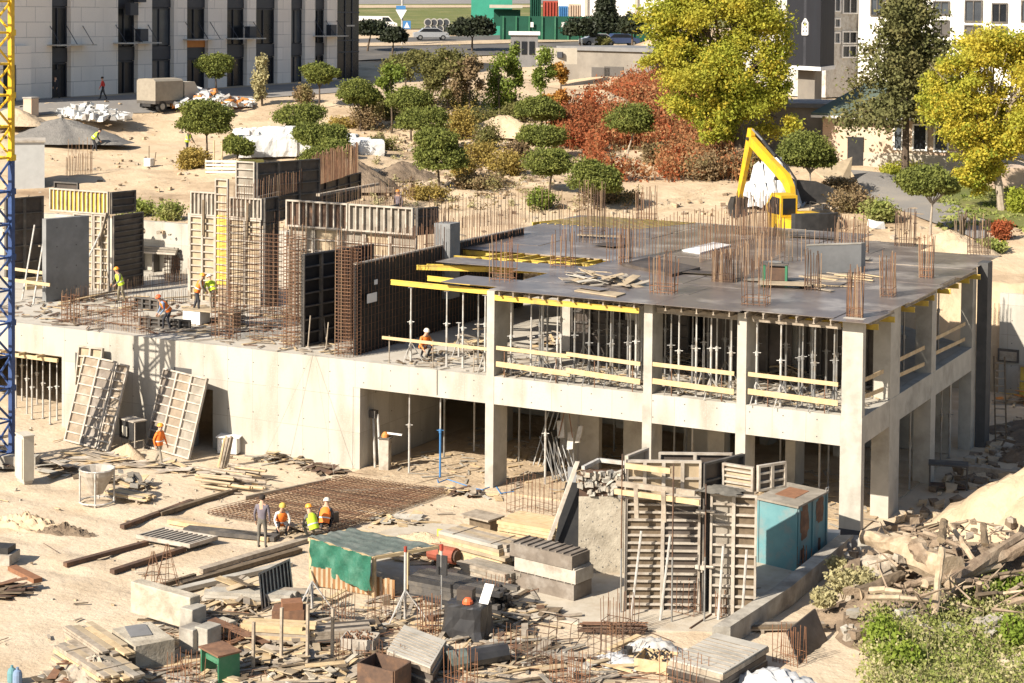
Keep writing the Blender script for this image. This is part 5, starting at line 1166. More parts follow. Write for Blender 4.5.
# thin cables on the wall
for k,(x0,y0,x1,y1) in enumerate(((313,352,262,463),(314,352,334,475))):
    a = atY(x0,y0,-.02); c = at(x1,y1); b = MB(); b.tube(a,c,.007,'frame_grey',4); solo('guy_cable', b, a, '%s thin slanting cable on the face of the pale wall' % ('left','right')[k], 'cable')
b = MB(); q = at(452,482); b.tube(atY(437,360,-.03),atY(437,395,-.03),.012,'frame_dark',4); pts=[at(437,478)]
for k in range(9): pts.append(at(440+9*k+U(-3,3),480+U(-3,6)+k*1.2)+V(0,0,.04))
b.path(pts,.025,'blue',5); solo('hose', b, at(452,482), 'pale blue hose lying on the ground at the entrance', 'hose')

# ================================================================ RIGHT SIDE
# teal container
c0,c1,c2 = at(757,563),at(797,573),at(826,556); hh = 2.15
t = thing('teal_container', c0, 'peeling teal site container with rust patches beside the corner column', 'container')
u_, v_ = c1-c0, c2-c1; b = MB(); b.par(c0,u_,v_,V(0,0,hh),'teal'); b.build('body', t)
b = MB(); b.par(c0-u_*.03-v_*.03+V(0,0,hh+.002),u_*1.06,v_*1.06,V(0,0,.07),'ply_grey'); b.par(c0+u_*.2+v_*.3+V(0,0,hh+.075),u_*.5,v_*.5,V(0,0,.01),'rust_red'); b.build('roof', t)
b = MB(); nn = v_.cross(UZ).normalized()
b = None
for a,z0,w_,h_,m_ in ((.08,.95,.30,1.25,'rust'),(.60,1.2,.30,1.0,'rust'),(.12,.35,.12,.4,'rust_dark'),(.7,.3,.1,.5,'rust_dark')):
    q = c1+v_*a+nn*.006+V(0,0,z0); pts=[]
    for i in range(22): ang = 6.283*i/22; rr = .5*U(.72,1.12); pts.append(q+v_*(w_*(.5+rr*math.copysign(abs(math.cos(ang))**.6,math.cos(ang))))+V(0,0,h_*(.5+rr*math.copysign(abs(math.sin(ang))**.6,math.sin(ang)))))
    b = MB(); b.ext(pts,nn*.004,m_); b.build('rust_patch', t)
b = MB()
for f in (.02,.5,.98): q = c1+v_*f+nn*.012; b.par(q-v_*.02,v_*.04,nn*.03,V(0,0,hh-.01),'teal')
nf = u_.cross(UZ).normalized()
for f in (.02,.98): q = c0+u_*f+nf*.002; b.par(q-u_*.02,u_*.04,nf*.03,V(0,0,hh-.01),'teal')
b.build('edge_rib', t)
b = MB(); b.path([c1+v_*.95+V(0,0,hh),c1+v_*.95+V(.02,0,hh+.2),c1+v_*1.0+V(.05,.05,hh+.2),c1+v_*1.02+V(0,0,hh)],.02,'steel',5); b.build('lifting_eye', t)
# kerb walls round the slab
kk = [at(712,648),at(775,606),at(838,553)]
b = MB()
for i in range(2): b.par(kk[i],kk[i+1]-kk[i]+V(.0,.0,0),V(.45,.28,0),V(0,0,.62),'concrete_old')
solo('kerb_wall', b, kk[1], 'low thick concrete kerb wall running along the right edge of the slab', 'kerb wall')
b = MB(); b.par(at(822,548),V(.55,.2,0),V(-.1,.4,0),V(0,0,.55),'white_paint'); solo('white_block', b, at(822,548), 'small white block between container and corner column', 'block')
for k,(x,y) in enumerate(((842,556),(852,552))):
    b = MB(); p = at(x,y); b.cbox(p,.5,.6,.5,'concrete_grey',.5); solo('footing_block', b, p, '%s grey footing block before the corner column' % ('left','right')[k], 'block')
p0 = at(690,628); b = MB(); b.tube(at(690,630)+V(0,0,.05),at(735,600)+V(0,0,.05),.03,'rust_dark',5); solo('bar', b, p0, 'single bar lying on the slab by the kerb wall', 'bar')
stack(at(748,634),.55,2.4,2,2,.2,.06,['timber_grey','timber_dark'],'dark boards lying along the outside of the kerb wall')
# big bright sand heap and bank with logs
heap(V(6.3,3.0,0),3.9,3.2,2.7,'sand_pale','bright sand heap on the right beside the shaded side of the building','sand_heap','heap',11,.22)
heap(V(9.6,2.0,0),4.6,4.0,3.9,'sand_pale','large bright sand heap cut by the right edge','sand_heap','heap',13,.2)
heap(V(6.4,-3.8,.0),4.6,2.5,1.6,'soil','bank of dark soil carrying the logs','soil_bank','bank',17,.3)
heap(V(4.7,-8.3,0),3.2,2.4,1.1,'soil','brown rubble bank below the log pile','rubble_heap','heap',19,.4)
def log(x,y,z,x2,y2,z2,r1,r2,m,lab,nm='log'):
    a, c = at(x,y,z), at(x2,y2,z2); n = 8; rnd = random.Random(int(x*7+y)); b = MB(); d = (c-a); pa = d.cross(UZ).normalized(); pb = pa.cross(d).normalized(); vs = []; k = 9
    for i in range(n+1):
        f = i/n; q = a+d*f+pa*rnd.uniform(-.05,.05)*r1*4*math.sin(f*3.14)+pb*rnd.uniform(-.05,.05)*r1*3
        for j in range(k):
            t = 6.283*j/k; rr = (r1+(r2-r1)*f)*(1+.13*math.sin(3*t+i)+rnd.uniform(-.06,.06)); vs.append(q+(pa*math.cos(t)+pb*math.sin(t))*rr)
    b.add(vs,[(i*k+j,i*k+(j+1)%k,(i+1)*k+(j+1)%k,(i+1)*k+j) for i in range(n) for j in range(k)],m)
    b.add([a]+vs[:k],[(0,(j+1)%k+1,j+1) for j in range(k)],'log_bare'); b.add([c]+vs[-k:],[(0,j+1,(j+1)%k+1) for j in range(k)],'log_bare')
    return solo(nm, b, a, lab, 'log', smooth=False)
log(952,570,1.6,864,535,1.5,.50,.22,'log_bare','thick torn bare trunk lying on top of the log pile')
log(1022,536,2.0,948,583,1.3,.17,.24,'log','long log running down from the right edge, upper')
log(945,578,1.4,905,585,1.2,.16,.10,'log','short grey log in the middle of the pile')
log(905,612,.75,993,577,1.1,.26,.16,'log','long lower log ending under the leaning stake')
log(925,584,1.3,1000,566,1.4,.16,.11,'log_bare','pale stripped log in the middle of the pile')
log(987,563,1.5,1030,545,1.9,.17,.2,'log','log with a sawn end at the right edge, lower')
log(902,575,1.2,858,594,.9,.16,.2,'timber_dark','dark log sticking out left of the torn trunk')
log(978,566,1.5,950,524,2.3,.1,.07,'log_bare','pale pole leaning across the upper log pile')
log(934,616,.9,942,548,2.5,.12,.10,'log_bare','upright pale stake standing in front of the log pile')
log(979,600,.9,979,583,1.5,.09,.09,'timber_dark','short dark post between the lower logs')
log(941,540,2.2,944,521,2.6,.13,.12,'timber_dark','dark stump standing at the top of the pile')
log(985,545,2.0,983,524,2.5,.12,.1,'timber_dark','second dark stump near the top right of the pile')
log(950,650,.2,965,610,.7,.07,.05,'log_bare','thin pale branch leaning at the lower edge of the logs')
log(915,545,2.0,932,565,1.6,.3,.2,'log','broken root stock behind the torn trunk')
b = MB(); rnd = random.Random(4)
for k in range(26):
    q = at(rnd.uniform(885,1024),rnd.uniform(525,604),rnd.uniform(.8,1.4)); a_ = rnd.uniform(-.5,1.2); d = V(math.cos(a_),math.sin(a_)*.8,rnd.uniform(-.2,.5))*rnd.uniform(.6,2.0); r_ = rnd.uniform(.05,.13); m_ = rnd.choice(['log','log','log_bare','timber_dark']); b.tube(q-d*.5,q+V(rnd.uniform(-.08,.08),rnd.uniform(-.08,.08),.05),r_,m_,6,r2=r_*.9); b.tube(q+V(0,0,.03),q+d*.5,r_*.9,m_,6,r2=r_*.55)
for k in range(170):
    q = at(rnd.uniform(872,1024),rnd.uniform(525,612),rnd.uniform(.7,1.35)); d = V(rnd.uniform(-1,1),rnd.uniform(-.6,.6),rnd.uniform(-.3,.45)).normalized()*(.3+1.3*rnd.random()**2)
    b.tube(q,q+d,rnd.uniform(.02,.075),rnd.choice(['log','log_bare','timber_dark','log','log']),4,r2=.01)
tag(b.build('brushwood', None, at(950,580,1)), 'tangle of branches and roots between the logs', 'brushwood', None, 'stuff')
b = MB()
for k in range(420):
    q = at(rnd.uniform(845,1000),rnd.uniform(540,640),rnd.uniform(.3,.9)); b.rock(q,.05+.28*rnd.random()**3,rnd.choice(['rubble','soil','soil','soil','concrete_old']))
for k in range(50):
    q = at(rnd.uniform(895,1024),rnd.uniform(520,560),rnd.uniform(1.0,1.6)); b.rock(q,rnd.uniform(.05,.2),rnd.choice(['soil','soil','soil','rubble','log']))
tag(b.build('rubble', None, at(900,600,0)), 'lumps of soil and broken stone around the log pile', 'rubble', None, 'stuff')
for k,(x,y,z,r_,lab) in enumerate(((878,575,.5,.75,'pale boulder below the left end of the torn trunk'),(862,606,.3,.5,'rounded pale boulder lower on the bank'),(895,560,1.0,.5,'grey boulder tucked under the torn trunk'))):
    b = MB(); b.blob(at(x,y,z),r_,r_*.9,r_*.8,'rubble',10,7,.12); solo('boulder', b, at(x,y,z), lab, 'boulder')
# loose stones and splinters across the yard (uncountable)
b = MB()
for k in range(1500):
    x, y = rnd.uniform(-45,3), rnd.uniform(-26,-.5)
    if rnd.random() < .8 and (x < -26 or y < -9): continue
    q = V(x,y,0); s = rnd.random()
    if s < .7: b.rock(q,rnd.uniform(.02,.075),rnd.choice(['rubble','concrete_old','sand_pale','soil']))
    elif s < .93:
        a = rnd.uniform(0,6.28); l_ = rnd.uniform(.15,.8); b.bar(q+V(0,0,.03),q+hv(a)*l_+V(0,0,.04),rnd.uniform(.03,.1),.02,rnd.choice(['timber','timber_grey','timber_dark','ply_pale','timber_grey']))
    else:
        a = rnd.uniform(0,6.28); b.tube(q+V(0,0,.03),q+hv(a)*rnd.uniform(.4,1.6)+V(0,0,.05),.012,'rust_dark',4)
for k in range(900):
    x, y = rnd.uniform(1.2,12), rnd.uniform(2,26); q = V(x,y,.1); b.rock(q,rnd.uniform(.05,.3),rnd.choice(['soil','rubble','soil','sand_pale']))
for k in range(500):
    x, y = rnd.uniform(-19,0), rnd.uniform(.4,9); q = V(x,y,.03)
    b.bar(q+V(0,0,.03),q+hv(rnd.uniform(0,6.28))*rnd.uniform(.15,.9)+V(0,0,.04),rnd.uniform(.03,.12),.02,rnd.choice(['timber','timber_grey','concrete_old']))
    q = V(rnd.uniform(-19,0),rnd.uniform(.4,6),Z2); b.bar(q+V(0,0,.03),q+hv(rnd.uniform(0,6.28))*rnd.uniform(.15,.9)+V(0,0,.04),rnd.uniform(.03,.12),.02,rnd.choice(['timber','timber_grey','concrete_old','timber_dark']))
    q = V(rnd.uniform(-42,-21),rnd.uniform(.6,9),Z2); b.bar(q+V(0,0,.03),q+hv(rnd.uniform(0,6.28))*rnd.uniform(.15,1.2)+V(0,0,.04),rnd.uniform(.03,.14),.02,rnd.choice(['timber','timber_grey','rust','timber_dark','rust_dark']))
tag(b.build('debris', None, V(0,0,0)), 'stones, splinters and bar ends strewn over the yard', 'debris', None, 'stuff')
b = MB()
for k in range(1150):
    x, y = rnd.uniform(60,620), rnd.uniform(570,690)
    if x > 540 and y < 650: continue
    if y < 600+max(0,(230-x))*.35: continue
    q = at(x,y)+V(0,0,U(.02,.12)); a = rnd.gauss(.4,.9); r_ = rnd.random()
    if r_ < .6: b.bar(q,q+hv(a)*rnd.uniform(.3,1.7)+V(0,0,U(-.02,.1)),rnd.uniform(.05,.2),.03,rnd.choice(['timber','timber_grey','timber_dark','ply_pale','ply_grey','timber_grey']))
    elif r_ < .8: b.tube(q,q+hv(a)*rnd.uniform(.5,2.2)+V(0,0,U(-.02,.15)),.013,rnd.choice(['rust','rust_dark']),4)
    else: b.rock(q,rnd.uniform(.04,.16),rnd.choice(['concrete_old','rubble','timber_dark','rust_dark','concrete']))
tag(b.build('debris', None, V(0,0,0)), 'broken boards, bars and scraps covering the lower yard', 'debris', None, 'stuff')
# ladder, trestle, yellow bits at the far right
p = at(1001,444); q = p+V(-.35,.9,3.6); t = thing('ladder', p, 'wooden ladder leaning beside the dark end wall', 'ladder'); b = MB(); s = V(.22,.05,0)
b.bar(p-s,q-s,.06,.07,'timber_dark'); b.bar(p+s,q+s,.06,.07,'timber_dark'); b.build('side_rail', t)
for k in range(11):
    b = MB(); f = (k+.6)/11.5; c = p.lerp(q,f); b.tube(c-s,c+s,.03,'timber_grey',5); b.build('rung', t)
p = at(948,490); t = thing('steel_trestle', p, 'dark steel trestle table in the shade by the side columns', 'trestle'); b = MB(); b.cbox(p+V(0,0,1.0),1.5,.8,.06,'frame_dark',.25); b.build('table_top', t)
for sx in (-.7,.7):
    for sy in (-.35,.35):
        b = MB(); c = p+hv(.25)*sx+V(-math.sin(.25),math.cos(.25),0)*sy; b.tube(c,c+V(0,0,1.0),.035,'frame_dark',5); b.build('leg', t)
b = MB(); b.cbox(p+V(0,0,.15),1.4,.7,.04,'rust_dark',.25); b.build('shelf', t)
heap_of_boards(1010,385,0,1.5,.8,24,['beam_yellow','orange','timber','timber_grey'],'yellow and orange formwork pieces piled under the right retaining wall',h=1.2,P=V(.9,26.3,.0))
panel(V(.2,27.2,.1),UX,V(0,.25,1.5),2.6,1.5,'yellow backed shutter leaning on the right retaining wall',3,2,'timber_grey','beam_yellow',nrm=V(0,-1,.2))
heap(V(4.5,20,0),4.5,3.5,.9,'soil','low soil heap in the shade beyond the ladder','soil_heap','heap',23,.4)
heap(V(3.4,14.6,0),1.8,1.3,.6,'soil','small soil heap at the foot of the ladder','soil_heap','heap',29,.4)
b = MB(); b.box(1.6,6,11.3,11.6,0,.35,'timber_grey'); solo('long_beam', b, (3,11.4,0), 'long pale beam on the shaded ground beside the building', 'beam')
# ================================================================ TREES AND SHRUBS
def leaves(b, blobs, n, size, m, seed, clump=.30, shell=.55, flat=0.0, droop=0.0, per=9, dome=0):
    """small two-sided leaf faces set in clumps through the volume of the blobs (c, rx, ry, rz)"""
    g = np.random.default_rng(seed); vol = np.array([k[1]*k[2]*k[3] for k in blobs])**.75; vol = vol/vol.sum()
    nc = max(6, n//per); idx = g.choice(len(blobs), nc, p=vol)
    C = np.array([tuple(k[0]) for k in blobs])[idx]; RR = np.array([k[1:4] for k in blobs])[idx]
    d = g.normal(size=(nc,3)); d /= np.linalg.norm(d,axis=1)[:,None]
    rad = (shell+(1-shell)*g.random(nc))**.7*(1+.16*g.normal(size=nc)*.6)
    cc = C+d*RR*rad[:,None]
    k = g.integers(0,nc,n); cs = clump*np.mean(RR,axis=1)[k]
    P = cc[k]+g.normal(size=(n,3))*np.minimum(cs,size*4)[:,None]*np.array([1,1,.75]); P[:,2] -= droop*np.abs(g.normal(size=n))*.3
    rel = (P[:,2]-C[k][:,2])/RR[k][:,2]; P[:,2] = np.where((rel < -.35) & (dome > 0), C[k][:,2]-.35*RR[k][:,2]+.08*g.normal(size=n), P[:,2])
    a = g.normal(size=(n,3)); a[:,2] *= (1-flat); out = (P-C[k])/RR[k]; a += out*.35
    a /= np.linalg.norm(a,axis=1)[:,None]; t = g.normal(size=(n,3)); u_ = np.cross(a,t); u_ /= np.linalg.norm(u_,axis=1)[:,None]; v_ = np.cross(a,u_)
    s = size*(.6+.8*g.random(n))[:,None]; u_ *= s*.5; v_ *= s*.32
    q = np.stack([P-u_, P+v_, P+u_, P-v_],1).reshape(-1,3)
    o = len(b.v); mi = b._mi(m); b.v += [tuple(p) for p in q.tolist()]; b.f += [[o+4*i,o+4*i+1,o+4*i+2,o+4*i+3] for i in range(n)]; b.m += [mi]*n
def tree(name, base, blobs, m, n, size, label, cat='tree', group=None, trunk=.12, bark='bark', lean=None, seed=1, limbs=True, shell=.55, top=None, m2=None, stems=1, clump=.3, droop=0, dome=0, per=9, sub=0):
    base = Vector(base); t = thing(name, base, label, cat, group); b = MB(); rnd = random.Random(seed)
    cz = sum(k[0].z for k in blobs)/len(blobs); cx = sum(k[0].x for k in blobs)/len(blobs); cy = sum(k[0].y for k in blobs)/len(blobs)
    for s in range(stems):
        st = base+V(rnd.uniform(-.3,.3),rnd.uniform(-.3,.3),0)*(stems > 1); fork = V(st.x+(cx-st.x)*.6, st.y+(cy-st.y)*.6, st.z+(cz-st.z)*.62)
        mid = st.lerp(fork,.5)+V(rnd.uniform(-.1,.1),rnd.uniform(-.1,.1),0)*trunk*4
        b.tube(st-V(0,0,.3),mid,trunk,bark,8,r2=trunk*.8); b.tube(mid,fork,trunk*.8,bark,8,r2=trunk*.6)
        if limbs:
            for k in blobs:
                c = Vector(k[0]); kn = fork.lerp(c,.5)+V(0,0,.15*k[3]); b.tube(fork,kn,trunk*.5,bark,6,r2=trunk*.35); b.tube(kn,c+V(0,0,k[3]*.3),trunk*.35,bark,5,r2=trunk*.12)
                for j in range(4):
                    e = c+V(rnd.uniform(-1,1)*k[1],rnd.uniform(-1,1)*k[2],rnd.uniform(-.3,1)*k[3])*.75; b.tube(kn,e,trunk*.2,bark,4,r2=trunk*.06)
    b.build('trunk', t)
    if sub:
        nb = []
        for c,rx,ry,rz_ in blobs:
            for j in range(sub):
                d = V(rnd.gauss(0,1),rnd.gauss(0,1),rnd.gauss(.15,1)).normalized(); f = rnd.uniform(.28,.5); nb.append((Vector(c)+V(d.x*rx,d.y*ry,d.z*rz_)*rnd.uniform(.55,.98),rx*f,ry*f,rz_*f*.8))
        blobs = nb
    b = MB(); leaves(b, blobs, n, size, m, seed, shell=shell, clump=clump, droop=droop, dome=dome, per=per)
    if m2: leaves(b, blobs, n//3, size, m2, seed+50, shell=shell*.8, clump=clump, dome=dome, per=per)
    b.build('crown', t); return t
def pix_tree(name, bx, by, specs, m, n, size, label, dz=0.0, **kw):
    """specs: crown lobes as (px, py, half width px, half height px)"""
    base = kw.pop('base', None) or atT(bx,by); k = ppm(base); bl = []
    for (x,y,hw,hh) in specs:
        d = ray(x,y); s = (Vector(base)-CAMP).dot(_fw)/_fw.dot(d); c = CAMP+d*s+_fh*kw.get('back',0)
        bl.append((c, hw/k, hw/k*.95, hh/k))
    kw.pop('back',None)
    return tree(name, base, bl, m, n, size, label, **kw)
def lobed(sp, sd):
    r = random.Random(sd); out = []
    for x,y,hw,hh in sp:
        out.append((x,y,hw*.85,hh*.85))
        for j in range(4): a = r.uniform(0,6.28); out.append((x+math.cos(a)*hw*.62,y+math.sin(a)*hh*.5,hw*r.uniform(.38,.66),hh*r.uniform(.4,.7)))
    return out
G1 = 'round clipped pines on the sandy slope'
PINES = [
 (216,97,[(216,67,18,13)],'small round clipped pine before the stone office facade near the lorry'),
 (206,166,[(204,112,24,13),(208,126,25,15)],'two tiered round clipped pine left of the white bags'),
 (237,170,[(237,147,14,12)],'small dark clipped pine behind the pallet fence'),
 (319,109,[(319,73,17,12)],'round clipped pine before the dark corner of the office building'),
 (297,144,[(297,117,25,14)],'flat domed pine in front of the white bags'),
 (322,178,[(319,138,25,15),(334,146,18,14)],'dense clipped pine on the little bank, behind its twin'),
 (334,184,[(330,156,26,15)],'dense clipped pine on the little bank, front one of two'),
 (360,131,[(357,92,20,14),(366,97,14,10)],'yellowish clipped pine behind the reddish shrub'),
 (411,140,[(410,100,21,14)],'clipped pine between the olive trees and the pair of tall domes'),
 (424,152,[(423,122,27,16)],'wide domed pine on the upper part of the middle group'),
 (440,190,[(438,140,22,12),(440,160,27,20)],'large two tiered pine at the front of the middle group'),
 (540,140,[(538,109,20,14),(548,112,14,12)],'dark clipped pine highest of the column beside the red hill'),
 (546,158,[(545,136,25,12)],'domed pine, second from the top of the column beside the red hill'),
 (549,194,[(547,162,26,15)],'domed pine low in the column beside the red hill'),
 (594,208,[(593,180,27,19)],'round pine at the very edge of the deck, casting a shadow on sand'),
 (625,164,[(627,121,25,17)],'single round pine on a bare trunk before the red hill'),
 (810,200,[(806,150,26,20),(820,160,16,15)],'loose round pine beside the excavator boom'),
 (930,238,[(928,181,25,16),(945,186,12,9)],'round pine on a pale staked trunk beside the lane')]
for k,(bx,by,sp,lab) in enumerate(PINES):
    pix_tree('clipped_pine', bx, by, lobed(sp,k), 'leaf_pine', 8000*len(sp), .15, lab, cat='pine tree', group=G1, trunk=.085, bark='bark_pale' if k in (15,16,17) else 'bark', seed=100+k, shell=.78, m2='leaf_pine_dark', clump=.14, dome=1)
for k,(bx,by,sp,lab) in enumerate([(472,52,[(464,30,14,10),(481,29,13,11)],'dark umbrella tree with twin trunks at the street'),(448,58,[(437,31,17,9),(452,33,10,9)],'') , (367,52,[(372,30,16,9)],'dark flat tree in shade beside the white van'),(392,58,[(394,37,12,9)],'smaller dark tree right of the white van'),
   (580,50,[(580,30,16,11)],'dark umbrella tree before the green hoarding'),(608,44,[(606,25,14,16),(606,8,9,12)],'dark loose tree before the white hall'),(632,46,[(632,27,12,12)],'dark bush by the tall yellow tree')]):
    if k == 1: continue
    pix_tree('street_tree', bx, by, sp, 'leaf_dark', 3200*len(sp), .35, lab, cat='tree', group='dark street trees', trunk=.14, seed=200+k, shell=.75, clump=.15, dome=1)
SOFT = [(405,112,[(400,72,20,18),(412,60,12,12)],'leaf_olive','olive loose tree right of the office corner'),(430,118,[(425,78,20,22)],'leaf_olive','olive loose tree in the middle of the grove'),(450,122,[(447,78,20,26),(440,62,12,12)],'leaf_olive','tall olive tree with a dark trunk in the grove'),
 (470,124,[(466,82,17,24),(472,65,10,10)],'leaf_brown','brownish thin tree on the right of the grove'),(392,132,[(391,86,15,20)],'leaf_lime','yellow green young tree among the olive ones'),(500,118,[(498,82,13,30)],'leaf_lime','lime young poplar, left of the row of three'),
 (516,114,[(515,74,9,26)],'leaf_lime','slender lime poplar, middle of the row of three'),(541,104,[(540,74,13,26)],'leaf_lime','lime young poplar before the kiosk, right of the row'),(262,106,[(262,76,8,24)],'weed_dry','thin half bare sapling before the office facade'),
 (561,96,[(561,72,9,14)],'leaf_orange','small orange autumn tree before the garage'),(556,118,[(556,98,12,10)],'leaf_orange','orange red shrub below the garage wall'),(437,56,[(437,34,16,9)],'leaf_dark','dark flat topped tree beside the silver car'),
 (612,50,[(603,41,10,5)],'leaf_olive','olive low bush before the parked blue car')]
for k,(bx,by,sp,m,lab) in enumerate(SOFT[:-2]+SOFT[-1:]):
    pix_tree('young_tree', bx, by, sp, m, 2600*len(sp), .2, lab, cat='tree', trunk=.09, seed=300+k, shell=.3, clump=.35, sub=9)
# tall autumn trees
base = atT(742,172)
pix_tree('autumn_tree', 742, 172, [(682,30,36,36),(712,15,40,38),(746,20,38,36),(700,72,38,32),(742,70,42,36),(766,60,22,40),(762,112,32,28),(730,105,22,20),(780,108,16,26),(690,-15,30,22),(740,-25,40,26),(668,58,22,26),(690,95,30,24),(718,120,26,18)],
   'leaf_yellowgreen', 80000, .20, 'huge yellow green autumn tree behind the red hill', trunk=.4, seed=401, shell=.35, m2='leaf_gold', clump=.40, per=40, sub=9, base=base)
base = at(1003,232,6.0)
pix_tree('autumn_tree', 1003, 232, [(955,75,30,28),(990,60,34,30),(1025,70,34,34),(950,118,28,28),(985,115,32,30),(1020,120,36,34),(968,155,28,24),(1010,160,34,26),(1040,100,30,50),(940,95,18,22),(985,178,18,14)],
   'leaf_gold', 66000, .18, 'golden autumn tree leaning over the lane at the right edge', trunk=.28, bark='bark_pale', seed=402, shell=.35, m2='leaf_yellowgreen', clump=.40, per=40, sub=9, base=base, stems=3)
# spruce: whorls of drooping sprays
def spruce(bx, by, topy, halfw, label, seed):
    rnd = random.Random(seed); base = atT(bx,by); k = ppm(base); H = (by-topy)/k; t = thing('spruce', base, label, 'spruce tree')
    b = MB(); b.tube(base-V(0,0,.3),base+V(0,0,H*.97),.27,'bark',8,r2=.03); b.build('trunk', t)
    b = MB(); br = MB(); bl = []
    z = H*.37
    while z < H*.98:
        f = (z-H*.37)/(H*.63); R_ = (1-f)**.8*halfw/k*rnd.uniform(.75,1.12)+.15; nb = 6
        for j in range(nb):
            a = rnd.uniform(0,6.28); r_ = R_*rnd.uniform(.45,1.25); p0 = base+V(0,0,z); p1 = p0+hv(a)*r_+V(0,0,-.18*r_-.1)
            br.tube(p0,p1,.045,'bark',4,r2=.012)
            for s in np.arange(.3,1.05,.22):
                c = p0.lerp(p1,s); bl.append((c+V(0,0,-.12),.32+.12*r_*(1-abs(s-.6)),.32+.12*r_*(1-abs(s-.6)),.26+.06*r_))
        z += H*.033
    leaves(b, bl, 26000, .26, 'leaf_spruce', seed, clump=.5, shell=.2, droop=1.0); br.build('limbs', t); b.build('crown', t)
spruce(905,184,-42,64,'dark drooping spruce with a bare lower trunk before the old house',5)
# shrubs
def shrub(px,py,hw,hh,m,n,size,label,name='shrub',cat='shrub',group=None,seed=1,z=None,lobes=3,shell=.3,kind=None,m2=None):
    p = atT(px,py) if z is None else at(px,py,z); k = ppm(p); rnd = random.Random(seed); b = MB(); bl = []
    for j in range(lobes): bl.append((p+_rt*(rnd.uniform(-.6,.6)*hw/k)*(lobes > 1)+_fh*rnd.uniform(-.4,.4)*hw/k+V(0,0,hh/k*rnd.uniform(.8,1.1)), hw/k*rnd.uniform(.5,.75)*(1 if lobes > 1 else 1.4), hw/k*.6, hh/k*rnd.uniform(.75,1.05)))
    leaves(b, bl, n, size, m, seed, shell=shell, clump=.3)
    if m2: leaves(b, bl, n//2, size, m2, seed+9, shell=shell, clump=.3)
    for j in range(14): q = p+V(rnd.uniform(-.4,.4),rnd.uniform(-.4,.4),0)*hw/k; b.tube(q-V(0,0,.1),q+V(rnd.uniform(-.3,.3),rnd.uniform(-.3,.3),hh/k*rnd.uniform(.9,1.8)),.015,'leaf_brown',4)
    o = b.build(name, None, p); return tag(o, label, cat, group, kind)
for k,(x,y,hw,hh,m,lab) in enumerate([(196,168,15,9,'leaf_ochre','ochre shrub at the foot of the two tiered pine'),(192,160,10,6,'leaf_ochre','small ochre shrub left of the two tiered pine'),(288,155,8,6,'leaf_dry','little orange brown shrub by the white bags'),(365,130,14,15,'leaf_brown','reddish bare shrub in front of the yellowish pine'),
  (306,103,11,9,'leaf_brown','reddish twiggy shrub before the office corner'),(345,127,16,4,'leaf_ochre','low ochre patch by the white bags'),(462,140,12,18,'leaf_ochre','tall ochre shrub right of the middle pines'),(480,168,20,14,'leaf_ochre','ochre bush between the middle pines and the red hill'),(505,175,16,13,'leaf_ochre','dense ochre green bush right of the ochre one'),
  (462,178,14,12,'leaf_ochre','ochre bush close to the large two tiered pine'),(430,200,22,6,'leaf_ochre','low yellow bush behind the upright ribbed shutters'),(546,208,16,9,'leaf_lime','bright yellow green bush behind the rear bars'),(490,150,14,14,'leaf_olive','green bush at the foot of the lime poplars'),(520,160,14,10,'leaf_brown','brown bush between the ochre ones and the pine column'),
  (835,65,16,10,'leaf_olive','green bush under the dark clad tower'),(655,165,14,12,'leaf_brown','brown bush in the shadow of the single pine'),(700,180,26,14,'leaf_brown','brown green bush at the foot of the red hill, left'),(745,178,26,14,'leaf_brown','brown green bush at the foot of the red hill by the boom'),(850,214,22,12,'leaf_brown','brown weeds on the bank by the excavator'),(880,222,18,12,'weed','green weeds at the lower end of the bank'),
  (838,196,18,9,'leaf_brown','brown weeds behind the excavator arm'),(905,176,20,6,'leaf_yellowgreen','low green shrubs before the old house'),(1004,240,10,10,'leaf_red','crimson shrub by the leaning trunks'),(990,252,14,6,'weed','green plant at the edge of the right bank'),(1018,215,12,14,'leaf_yellowgreen','green shrub between the leaning trunks'),(480,128,20,10,'leaf_olive','olive hedge below the poplars'),(455,108,24,12,'leaf_olive','broad olive bush in the middle of the grove'),(415,112,18,10,'leaf_brown','brownish bush left in the grove'),(520,122,16,10,'leaf_olive','olive bush at the foot of the slender poplar'),(385,118,14,10,'leaf_olive','olive bush beside the yellowish pine'),(500,112,22,10,'leaf_lime','lime undergrowth below the row of poplars'),(570,128,14,9,'leaf_brown','brown weeds left of the red hill'),(480,190,26,7,'leaf_brown','low brown weeds behind the rear bars'),(380,150,14,7,'leaf_olive','low olive weeds right of the white bags'),(610,200,26,5,'leaf_brown','low dry weeds at the edge of the sand behind the deck')]):
    shrub(x,y,hw,hh,m,2600,.16,lab,seed=500+k,lobes=6)
for k,(x,y,hw,hh) in enumerate([(137,216,17,9),(172,220,18,9)]): shrub(x,y,hw,hh,'weed',1500,.16,('left','right')[k]+' green weed tuft on the bank over the retaining wall',name='weed_tuft',cat='weeds',seed=560+k)
